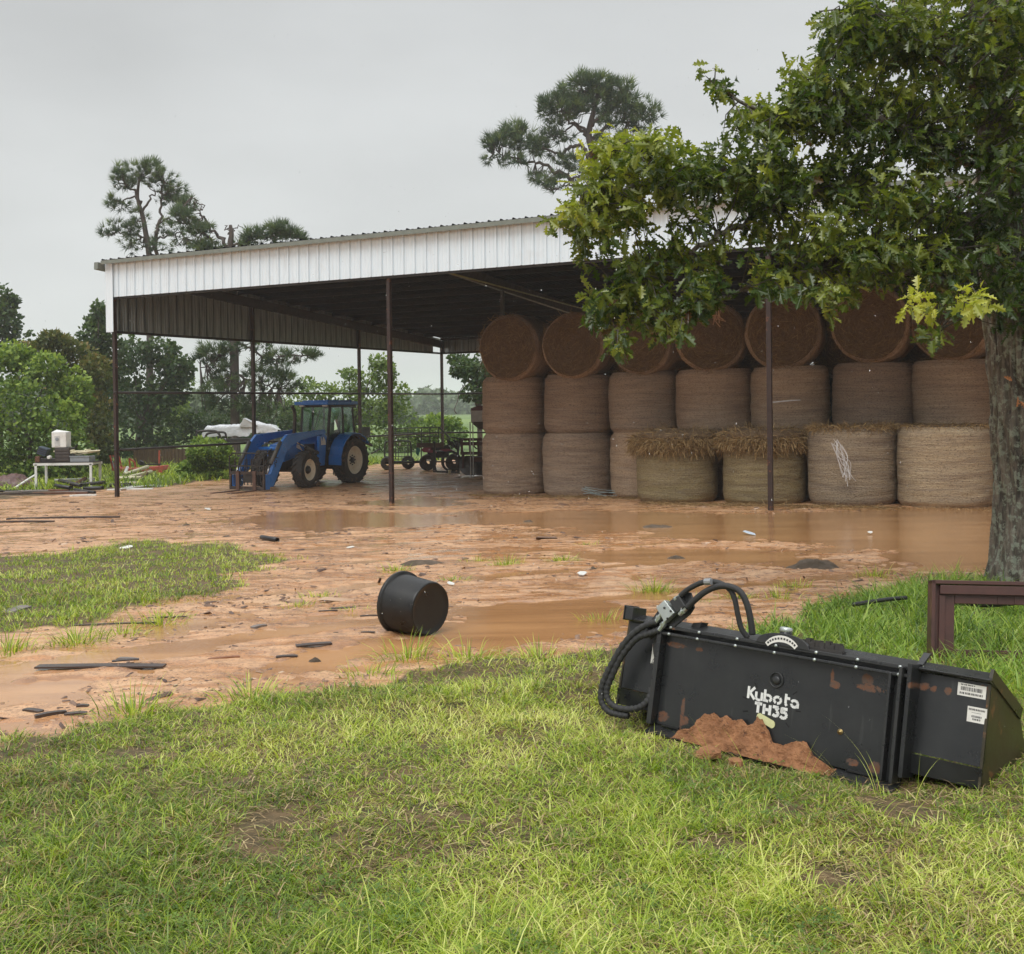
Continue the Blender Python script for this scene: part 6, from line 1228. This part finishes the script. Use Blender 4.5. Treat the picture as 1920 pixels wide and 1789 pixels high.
def board(px, py, ln, wd, th, rz, mat, label, cat='board', name='board', ry=0., rx=0., dz=0.):
    th *= (.5 if g_near(py) else 1.); g = pos(px, py); g[2] = float(max(gnd(g[0]+math.cos(rz)*ln*q_*.4, g[1]+math.sin(rz)*ln*q_*.4)[0] for q_ in (-1, -.5, 0, .5, 1))) + th*.2 + dz; n_ = 14; m = MB(); V = []
    rr_ = random.Random(int(px*7+py))
    for i in range(n_+1):
        t = i/n_; e_ = 1 if 0 < i < n_ else rr_.uniform(.75, .95); w_ = wd*.5*e_*(1+rr_.uniform(-.07, .07)); x = (t-.5)*ln + (rr_.uniform(-.02, .02)*ln if i in (0, n_) else 0); b_ = math.sin(t*PI)*th*.3
        V += [(x, -w_, -th/2+b_), (x, w_, -th/2+b_), (x, w_, th/2+b_), (x, -w_, th/2+b_)]
    Fq = [(0, 1, 2, 3), tuple(4*n_+q for q in (3, 2, 1, 0))]
    for i in range(n_):
        for q in range(4): Fq.append((4*i+q, 4*i+4+q, 4*i+4+(q+1) % 4, 4*i+(q+1) % 4))
    th = th
    o_ = MB().add(V, Fq).build(name, mat, None, label=label, cat=cat); o_.location = g; o_.rotation_euler = (rx, ry, rz); return o_
board(85, 927, 2.4, .2, .05, .05, rust, 'long rusty plank on the grass edge in front of the table'); board(140, 925, 1.1, .2, .05, -.1, woodg, 'pale splintered board right of the rusty plank'); board(30, 928, 1.6, .25, .04, .1, woodd, 'dark plank in front of the brown tarp heap'); board(155, 930, .7, .18, .04, .3, pvw, 'short whitish board end nearest the yard')
board(245, 918, 1.3, .3, .03, .15, pvw, 'white board flat in the grass right of the corner post'); board(275, 913, 1.3, .25, .03, .1, pvw, 'second white board farther right, partly under weeds'); board(47, 917, .9, .1, .03, .9, pvw, 'white stick leaning by the brown heap', ry=-.5, dz=.2)
tarp = M('brown_tarp', (.12, .055, .045), (.07, .035, .03), 3, .45, 0, .2); g = pos(10, 917); n_ = 60; uu, vv = np.meshgrid(np.linspace(-1, 1, n_), np.linspace(-1, 1, n_)); rr = np.maximum(1-(np.abs(uu)**2.2+np.abs(vv)**2.2), 0)
hz_ = .46*rr**.5*(.75+.5*fbm(uu*2, vv*2, 0, 3, 88)) - .10*np.abs(fbm(uu*3, vv*1.5, 0, 3, 90)-.5)*4*(rr > 0)*rr**.3; V_ = np.stack([g[0]+uu*.78, g[1]+.4+vv*.5, g[2]+hz_], -1).reshape(-1, 3); i = np.arange(n_*n_).reshape(n_, n_)
tag(np_obj('crumpled_tarp', V_, np.stack([i[:-1, :-1], i[:-1, 1:], i[1:, 1:], i[1:, :-1]], -1).reshape(-1, 4), tarp, smooth=True), 'crumpled red brown tarp heap at the left photo edge', 'tarp')
for k, lb in enumerate(('dark flat scrap sheet under the left of the tarp heap', 'grey flat scrap sheet right of the tarp heap')): board(8+50*k, 922, 1.4, .5, .03, .1*k, [drk, woodg][k], lb, 'sheet', 'scrap_sheet')
# red implement
ri = thing('red_mower_deck', pos(255, 892), 'battered red mower deck frame in the grass behind the corner post', 'mower'); k_ = pos(255, 892)[1]/F
MB().prism([(-45*k_, 0, .32), (-20*k_, 0, .25), (50*k_, 0, .34), (52*k_, 0, .18), (-25*k_, 0, .1), (-47*k_, 0, .2)], (0, .8, 0)).build('deck', redm, ri, bevel=.02)
for a, b in (((-45, .25), (-50, .75)), ((-45, .72), (-36, .72)), ((-34, .72), (-28, .3)), ((-12, .28), (-14, .62)), ((-14, .62), (-4, .50)), ((-4, .5), (-2, .3)), ((-48, .5), (-34, .32)), ((42, .3), (43, .9))): MB().bar((a[0]*k_, .1, a[1]), (b[0]*k_, .1, b[1]), .05).build('arm', redm, ri)
MB().box((28*k_, .1, .40), (36*k_, .12, .05)).tube((6*k_, .1, .4), (10*k_, .1, .52), .1).build('gearbox', blk, ri); MB().prism([(40*k_, -.05, .05), (52*k_, -.05, .12), (52*k_, -.05, .34), (36*k_, -.05, .3)], (0, .05, 0)).build('end_flap', redm, ri)
MB().tube((-42*k_, -.1, .55), (-36*k_, -.1, .05), .02).build('strut', greym, ri)
wl = M('rusty_sheet_wall', (.12, .075, .04), (.075, .05, .03), 3, .7, .1, .3, spot=.62, spotc=(.35, .24, .06), spotsc=2); wa = at(250, 850, 46); wb_ = at(385, 850, 47); t = thing('rusty_sheet_wall', (wa[0], wa[1], float(gz(46))), 'low rusty brown sheet metal wall behind the red mower deck', 'wall')
dv = Vector((wb_[0]-wa[0], wb_[1]-wa[1], 0)); Ls = dv.length; dv.normalize(); npn = 5; hz1 = float(at(300, 843, 46)[2]-gz(46))
for q in range(npn):
    V, Fq = [], []; w0 = Ls/npn
    for k in range(13): d_ = w0*(q+k/12*.99); p = dv*d_ + Vector((0, -1, 0))*(.035 if k % 3 == 1 else 0); V += [(p.x, p.y, -.1), (p.x, p.y, hz1+.05*rng.uniform(-1, 1)*(k == 0))]
    MB().add(V, [(2*k, 2*k+2, 2*k+3, 2*k+1) for k in range(12)]).build('sheet', wl, t)
# white crumpled cover over a trailer behind the tractor
cvm = M('white_crumpled_sheet', (.62, .64, .66), (.42, .44, .46), 3, .35, .1, .5, .05); g = at(450, 840, 46); g[2] = float(gz(46)); tl = thing('covered_trailer', g, 'trailer under a crumpled white metal cover behind the loader arms', 'trailer'); k_ = 46/F
z_ = lambda py: float(at(450, py, 46)[2]-g[2]); nX, nY = 46, 12; V = []
topx = [(-70, 812), (-62, 797), (-20, 796), (0, 795), (8, 787), (14, 793), (30, 789), (36, 792), (44, 794), (62, 797), (72, 806)]
for i in range(nX):
    px = -70+142*i/(nX-1); tz = z_(np.interp(px, [q[0] for q in topx], [q[1] for q in topx])); bz = z_(818 if px < 20 else 812)
    for j in range(nY):
        t_ = j/(nY-1); V.append((px*k_, -.1+1.4*max(0, t_-.45)+.04*(vnoise(i*.6, j*.7, 0, 4)-.5), bz+(tz-bz)*min(1, t_/.5) - .12*max(0, t_-.5) + .06*(float(vnoise(i*.9, j*1.1, 1, 4))-.5)))
i = np.arange(nX*nY).reshape(nX, nY); np_obj('cover', np.array(V), np.stack([i[:-1, :-1], i[1:, :-1], i[1:, 1:], i[:-1, 1:]], -1).reshape(-1, 4), cvm, parent=tl)
MB().prism([(2*k_, -.2, z_(800)), (10*k_, -.25, z_(784)), (34*k_, -.2, z_(797)), (30*k_, -.15, z_(802))], (0, .5, 0)).build('folded_flap', cvm, tl)
MB().box((0, .5, z_(826)), (130*k_, 1.2, .12)).box((-40*k_, .5, z_(840)), (.1, 1.2, .6)).box((40*k_, .5, z_(840)), (.1, 1.2, .6)).build('chassis', blk, tl)
for x in (40, -40): MB().lathe([(.2, -.1), (.36, -.11), (.4, 0), (.36, .11), (.2, .1), (.2, -.1)], (x*k_, -.1, .4), (0, 1, 0), 20).build('wheel', rubber, tl)
hp = MB(); P = lambda *q: [np.array(at(px, py, 44.5)) for px, py in q]
hp.path(smooth_path(P((369, 836), (369, 816), (374, 809), (400, 808), (410, 813), (414, 824)), 6), .05, 8).path(smooth_path(P((385, 836), (386, 818), (394, 812), (420, 811), (424, 822)), 6), .045, 8).path(smooth_path(P((372, 812), (368, 806)), 3), .05, 6).build('bent_pipe_rack', blk, None, smooth=True, label='black bent pipe hoops in front of the white covered trailer', cat='rack')

# ------------------------------------------------------------------ machines behind, between tractor and hay
gm_ = M('green_grey_pipe', (.055, .07, .05), (.035, .045, .035), 8, .5, .1, .1); Yc = 42.5; ct = thing('livestock_trailer', (at(722, 800, Yc)[0], Yc, float(gz(Yc))), 'green grey pipe cage trailer with a rounded gate behind the second barn post', 'trailer')
k_ = Yc/F; g = np.array(ct.location); q_ = lambda px, py, dy=0.: np.array(at(px, py, Yc+dy)) - g
m = MB(); m.path(smooth_path([q_(723, 866), q_(721, 850), q_(722, 832), q_(730, 828), q_(764, 827), q_(770, 832), q_(771, 850), q_(771, 866)], 4), .035, 8).tube(q_(721, 866), q_(773, 866), .04).build('gate_frame', gm_, ct)
for py in (835, 842, 849, 856, 861): MB().tube(q_(723, py), q_(770, py), .014, seg=6).build('gate_bar', gm_, ct)
for px in (735, 747, 759): MB().tube(q_(px, 829), q_(px, 866), .012, seg=6).build('gate_bar', gm_, ct)
MB().box(q_(749.5, 833, -.05), (.05, .03, .1)).build('latch', pvw, ct)
for py, py2 in ((804, 801), (812, 811), (820, 818)): MB().tube(q_(721, py, 1.), q_(824, py2, 1.), .022, seg=6).build('top_rail', gm_, ct)
for px in (742, 765, 790, 806, 822): MB().tube(q_(px, 802, 1.), q_(px, 862, 1.), .022, seg=6).build('upright', gm_, ct)
MB().tube(q_(824, 801, 1), q_(842, 820, 1), .03).tube(q_(842, 820, 1), q_(842, 850, 1), .03).build('nose_rail', gm_, ct); MB().bar(q_(721, 868), q_(790, 866, .4), .1, .1).bar(q_(721, 868, 1.6), q_(790, 866, 1.6), .1, .1).build('chassis', blk, ct)
for px in (727, 763): MB().lathe([(.08, -.08), (.22, -.09), (.26, 0), (.22, .09), (.08, .08)], (q_(px, 870)[0], -.12+.6*(px > 740), .25), (0, 1, 0), 20).build('wheel', rubber, ct)
MB().tube(q_(696, 851), q_(712, 842), .025).build('hitch_bar', blk, ct)
# quad bike
Yq = 41.5; qb = thing('quad_bike', (at(825, 800, Yq)[0], Yq, float(gz(Yq))), 'dark quad bike with faded red mudguards behind the steel rack', 'quad bike'); g = np.array(qb.location); k_ = Yq/F
q_ = lambda px, py, dy=0.: np.array(at(px, py, Yq+dy)) - g
for px, dy in ((801, 0), (801, .9), (850, 0), (850, .9)): MB().lathe([(.1, -.1), (.25, -.13), (.29, -.1), (.3, 0), (.29, .1), (.25, .13), (.1, .1)], (q_(px, 870)[0], dy, .3), (0, 1, 0), 20).build('wheel', rubber, qb)
MB().prism([q_(790, 843), q_(795, 838), q_(815, 838), q_(818, 850), q_(794, 848)], (0, .25, 0)).prism([q_(822, 844), q_(832, 838), q_(852, 846), q_(850, 850)], (0, .25, 0)).build('mudguard', M('faded_pink_red', (.24, .03, .06), None, 6, .4, 0, 0), qb, bevel=.01)
MB().box(q_(822, 852, .4), (.8, .35, .25)).prism([q_(806, 838), q_(842, 836), q_(846, 843), q_(806, 846)], (0, .3, 0)).build('body', blk, qb, bevel=.03); m = MB(); m.tube(q_(848, 840, .3), q_(853, 824, .3), .02).tube(q_(853, 824, -.1), q_(853, 824, .8), .018).tube(q_(795, 833, .2), q_(812, 833, .2), .02).build('handlebar', blk, qb)
MB().box(q_(858, 832, .3), (.2, .2, .16)).build('headlight', greym, qb, bevel=.02); MB().box(q_(804, 863, -.1), (.16, .1, .05)).build('plate', pvw, qb)
# steel rack implement with round bar frame
Yr = 39.5; rk_ = thing('implement_rack', (at(835, 800, Yr)[0], Yr, float(gz(Yr))), 'dark steel three point implement frame with wooden boards in front of the quad bike', 'implement'); g = np.array(rk_.location); q_ = lambda px, py, dy=0.: np.array(at(px, py, Yr+dy)) - g
br2 = M('brown_board', (.10, .065, .045), (.07, .045, .03), 6, .6, 0, .2)
for a, b, w_ in (((814, 828), (814, 882), .09), ((858, 826), (860, 885), .08), ((810, 866), (862, 866), .05), ((812, 884), (862, 886), .06), ((862, 822), (868, 850), .07), ((868, 850), (858, 884), .05), ((812, 856), (818, 884), .05), ((846, 820), (872, 824), .05), ((833, 838), (850, 830), .05)): MB().bar(q_(*a), q_(*b), w_).build('frame_bar', blk, rk_)
for a, b in (((781, 835), (813, 835)), ((816, 835), (832, 835))): MB().bar(q_(*a, -.06), q_(*b, -.06), .04, .16).build('board', br2, rk_)
for k in range(6): MB().path(smooth_path([q_(838+4*k, 824+2*(k % 3), .1*k), q_(842+4*k, 831, .1*k), q_(850+2*k, 838+k, .1)], 4), .03, 6).build('tine', blk, rk_)
MB().lathe([(.30, -.03), (.38, -.01), (.38, .02), (.30, .04)], q_(846, 865, .2), (.25, 1, 0), 24).build('gauge_wheel', rubber, rk_); MB().lathe([(.02, 0), (.06, .05), (.06, .2), (.001, .2)], q_(843, 892, 0), (0, 0, 1), 10).build('pin', pvc, rk_)
MB().prism([q_(781, 838, .3), q_(788, 843, .3), q_(784, 856, .3), q_(780, 850, .3)], (0, .03, 0)).build('teal_rag', M('teal_cloth', (.03, .22, .18), None, 6, .7, 0, 0), rk_)
# disc harrow
Yd = 38.; dh = thing('disc_harrow', (at(885, 800, Yd)[0], Yd, float(gz(Yd))), 'rusty brown disc harrow beside the left end of the hay stack', 'harrow'); g = np.array(dh.location); q_ = lambda px, py, dy=0.: np.array(at(px, py, Yd+dy)) - g
rb = M('red_brown_iron', (.10, .035, .025), (.06, .025, .02), 7, .6, .1, .2)
for a, b, w_ in (((863, 832), (908, 832), .12), ((866, 824), (866, 850), .08), ((880, 822), (882, 850), .08), ((896, 822), (898, 856), .08), ((863, 850), (908, 850), .10), ((868, 824), (904, 824), .09), ((869, 850), (868, 878), .07), ((900, 850), (901, 882), .07), ((884, 832), (894, 842), .05)): MB().bar(q_(*a), q_(*b), w_).build('frame_bar', rb, dh)
for px in (878, 886, 898, 906): MB().lathe([(.34, -.03), (.2, .02), (.05, .06), (.0001, .06), (.05, .05), (.2, .01), (.34, -.03)], (q_(px, 866)[0], .0, .36), (.5, 1, 0), 24).build('disc', M('disc_steel', (.10, .10, .10), (.06, .05, .045), 8, .4, .6, .1) if px == 878 else bpy.data.materials['disc_steel'], dh)
# hopper spreader
Yh = 37.; hs = thing('seed_hopper', (at(897, 800, Yh)[0], Yh, float(gz(Yh))), 'white hopper with dark red rim on thin legs, cut by the left hay column', 'hopper'); g = np.array(hs.location); q_ = lambda px, py, dy=0.: np.array(at(px, py, Yh+dy)) - g
hm = M('hopper_off_white', (.50, .50, .47), (.40, .40, .37), 6, .45, 0, .1); x0, x1 = q_(883, 790)[0], q_(930, 790)[0]; zt, zm, zb = q_(890, 770)[2], q_(890, 791)[2], q_(890, 806)[2]
MB().add([(x0, 0, zm), (x1, 0, zm), (x1, 1, zm), (x0, 1, zm), (x0, 0, zt), (x1, 0, zt), (x1, 1, zt), (x0, 1, zt)], [(0, 1, 5, 4), (1, 2, 6, 5), (2, 3, 7, 6), (3, 0, 4, 7), (4, 5, 6, 7)]).build('bin', hm, hs); MB().prism([(x0, -.03, zt), (x0, -.03, zt+.08), (x0+.25, -.03, zt+.16), (x1, -.03, zt+.16), (x1, -.03, zt)], (0, 1.06, 0)).build('lid', M('dark_red_lid', (.10, .02, .02), None, 6, .4, 0, 0), hs)
xm = (x0+x1)/2; MB().add([(x0, 0, zm-.01), (x1, 0, zm-.01), (x1, 1, zm-.01), (x0, 1, zm-.01), (x0+.25, .4, zb), (x1-.25, .4, zb), (x1-.25, .6, zb), (x0+.25, .6, zb)], [(0, 4, 5, 1), (1, 5, 6, 2), (2, 6, 7, 3), (3, 7, 4, 0)]).build('funnel', M('funnel_grey', (.16, .16, .14), None, 6, .5, .2, 0), hs)
for x in (x0-.03, x0+.06, x1): MB().tube((x, .0, zm), (x, 0, 0), .018, seg=6).build('leg', hm, hs)
MB().box((xm, .5, .6), (x1-x0, .7, .15)).build('base_frame', rb, hs)

# ------------------------------------------------------------------ things lying in the mud
board(188, 1252, .80, .085, .022, -.03, woodd, 'long dark wet plank lying in the mud left of centre'); board(236, 1246, .16, .04, .014, .3, woodd, 'thin splinter on the right end of the long dark plank', dz=.018)
board(30, 1148, .22, .13, .02, 1.1, woodg, 'pale grey board end poking out of the left grass patch', ry=-.1)
board(588, 1211, .24, .06, .02, .35, woodd, 'ragged dark bark piece left of the tub'); board(642, 1141, .22, .05, .015, .25, woodd, 'dark bark strip above and left of the tub'); board(615, 1147, .15, .03, .012, .2, woodd, 'thin bark strip left of the larger strip'); board(700, 1154, .20, .025, .02, .0, woodd, 'short stick touching the left rim of the tub')
board(890, 1185, .20, .05, .018, -.02, woodd, 'dark flat wood piece just right of the tub'); board(215, 1172, .62, .028, .016, .12, woodd, 'long thin stick at the lower edge of the left grass patch', 'stick', 'stick'); board(315, 1160, .30, .025, .014, .1, woodd, 'second thin stick right of the long one', 'stick', 'stick')
board(268, 1112, .35, .03, .014, .05, woodd, 'brown twig in the grass patch', 'stick', 'stick'); board(420, 1234, .2, .035, .014, .35, M('orange_bark', (.22, .08, .03), None, 8, .6, 0, .3), 'orange brown bark strip in the middle of the track'); board(238, 1234, .13, .045, .02, -.25, woodg, 'grey wood chip above the long dark plank')
board(485, 1175, .12, .05, .03, .9, woodg, 'grey chip standing up between plank and tub'); board(538, 1230, .14, .04, .02, .15, woodd, 'dark chip left of the ragged bark'); board(690, 1108+80, .10, .03, .01, 0, woodd, 'small dark sliver by the puddle edge left of the tub')
board(62, 1332, .12, .04, .02, -.4, woodd, 'dark chip in the mud at the lower left'); board(95, 1340, .15, .035, .03, .6, woodd, 'curled dark bark left of the small rut'); board(142, 1338, .11, .04, .02, .2, woodd, 'dark bark chip right of the small rut'); board(155, 1323, .06, .03, .02, .1, woodd, 'small black chip above the rut')
board(120, 972, 2.2, .12, .06, .06, woodd, 'long dark slash of wood in the far left mud', 'board'); board(40, 980, 1.2, .08, .05, .02, woodd, 'shorter dark wood strip at the far left')
pipe('pipe_piece', (491, 1012), (520, 1017), 0, 0, .035, drk, 'short black pipe piece in the mud above the grass patch')
rk2 = M('dark_clod', (.12, .085, .055), (.06, .045, .03), 10, .8, 0, .8, .02)
def clod(px, py, wx, wy, h, label, name='dirt_clod', mat=None, seed=0, cat='clod'):
    g = pos(px, py); n_ = 26; uu, vv = np.meshgrid(np.linspace(-1, 1, n_), np.linspace(-1, 1, n_)); r2 = np.maximum(1-uu**2-vv**2, 0)
    h = h*.5; hz_ = h*r2**.6*(.35+1.3*fbm(uu*3+px, vv*3, 0, 4, seed)) - .03*(1-r2); V_ = np.stack([g[0]+uu*wx*(1+.25*(fbm(uu*2, vv*2, px, 2, 5)-.5)), g[1]+vv*wy, g[2]+hz_], -1).reshape(-1, 3); i = np.arange(n_*n_).reshape(n_, n_)
    return tag(np_obj(name, V_, np.stack([i[:-1, :-1], i[:-1, 1:], i[1:, 1:], i[1:, :-1]], -1).reshape(-1, 4), mat or rk2), label, cat)
clod(795, 1058, .30, .14, .09, 'dark lumpy clod of torn turf above the tub'); clod(1525, 1065, .30, .22, .16, 'biggest dark green clod at the edge of the right puddle', seed=3); clod(1232, 988, .28, .12, .07, 'dark clod in the middle of the far puddle', seed=4); clod(990, 978, .1, .06, .05, 'small dark clod at the left of the far puddle', seed=5)
clod(1268, 1046, .13, .07, .05, 'small dark clod between the two puddle arms', seed=6); clod(1112, 1068, .06, .05, .05, 'round dark stone right of the small grass tuft', seed=7, cat='stone'); clod(350, 986, .1, .06, .06, 'dark stone lying in the far left mud', seed=8, cat='stone'); clod(425, 1007, .1, .05, .05, 'dark pebble right of the far left tracks', seed=9, cat='stone'); clod(590, 1238, .05, .035, .03, 'dark stone under the ragged bark', seed=10, cat='stone')
clod(630, 1318-130, .05, .03, .02, 'small brown lump on the track before the tub', seed=11)
def scrap(px, py, s_, lb, mat=pvw, cat='litter'):
    g = pos(px, py, .02); n_ = 7; P = [(s_*math.cos(a)*rng.uniform(.6, 1.1), s_*.6*math.sin(a)*rng.uniform(.6, 1.1), 0) for a in np.linspace(0, 2*PI, n_, endpoint=False)]; o_ = MB().prism(P, (0, 0, .006)).build('litter_scrap', mat, None, label=lb, cat=cat); o_.location = g; o_.rotation_euler = (.12, -.1, rng.uniform(0, 3)); return o_
scrap(1405, 1002, .16, 'bluish white scrap floating in the far puddle', M('blue_white_scrap', (.55, .65, .75), None, 5, .4, 0, 0)); scrap(1632, 1001, .07, 'small white scrap in the right part of the far puddle'); scrap(1093, 1079, .09, 'pale flat scrap right of the centre grass tufts'); scrap(390, 956, .14, 'white scrap on the far mud under the loader'); scrap(657, 1029, .07, 'white scrap in the mud above the tub'); scrap(237, 1029, .14, 'pale plastic scrap on the upper edge of the grass patch')
scrap(845, 1098, .08, 'pale stick scrap behind the tub')

# ------------------------------------------------------------------ rain
drop = NT('rain_drop'); drop.P(Base_Color=(.95, .97, 1, 1), Roughness=.0, IOR=1.33); drop.b.inputs['Transmission Weight'].default_value = 1.; drop = drop.m
n_ = 1500; y = rng.uniform(3.0, 17, n_)**1.0; px_ = rng.uniform(-100, 2020, n_); py_ = rng.uniform(-60, 1400, n_); P = np.array([at(a, b, c) for a, b, c in zip(px_, py_, y)]); P[:, 2] = np.maximum(P[:, 2], gz(P[:, 1])+.1)
o8 = np.array([(0, 0, 1), (1, 0, 0), (0, 1, 0), (-1, 0, 0), (0, -1, 0), (0, 0, -1.)]); f8 = np.array([(0, 1, 2), (0, 2, 3), (0, 3, 4), (0, 4, 1), (5, 2, 1), (5, 3, 2), (5, 4, 3), (5, 1, 4)]); rs = rng.uniform(.0009, .0017, n_)*(.5+.08*y)
V_, F_ = scatter(o8, f8, P, np.broadcast_to(np.eye(3), (n_, 3, 3)), np.stack([rs, rs, rs*rng.uniform(1.2, 3.2, n_)], 1))
tag(np_obj('rain_drops', V_, F_, drop, smooth=True), kind='stuff')

# ------------------------------------------------------------------ rainy air
hzm = bpy.data.materials.new('rain_haze'); hzm.use_nodes = True; ht = hzm.node_tree; ht.nodes.clear(); ho = ht.nodes.new('ShaderNodeOutputMaterial'); pv = ht.nodes.new('ShaderNodeVolumePrincipled')
pv.inputs['Color'].default_value = (.93, .96, .97, 1); pv.inputs['Density'].default_value = HAZE; pv.inputs['Anisotropy'].default_value = 0.; ht.links.new(pv.outputs[0], ho.inputs['Volume'])
hz = MB().box((0, 0, 12), (5600, 5600, 31)).build('haze', hzm, None, kind='stuff')
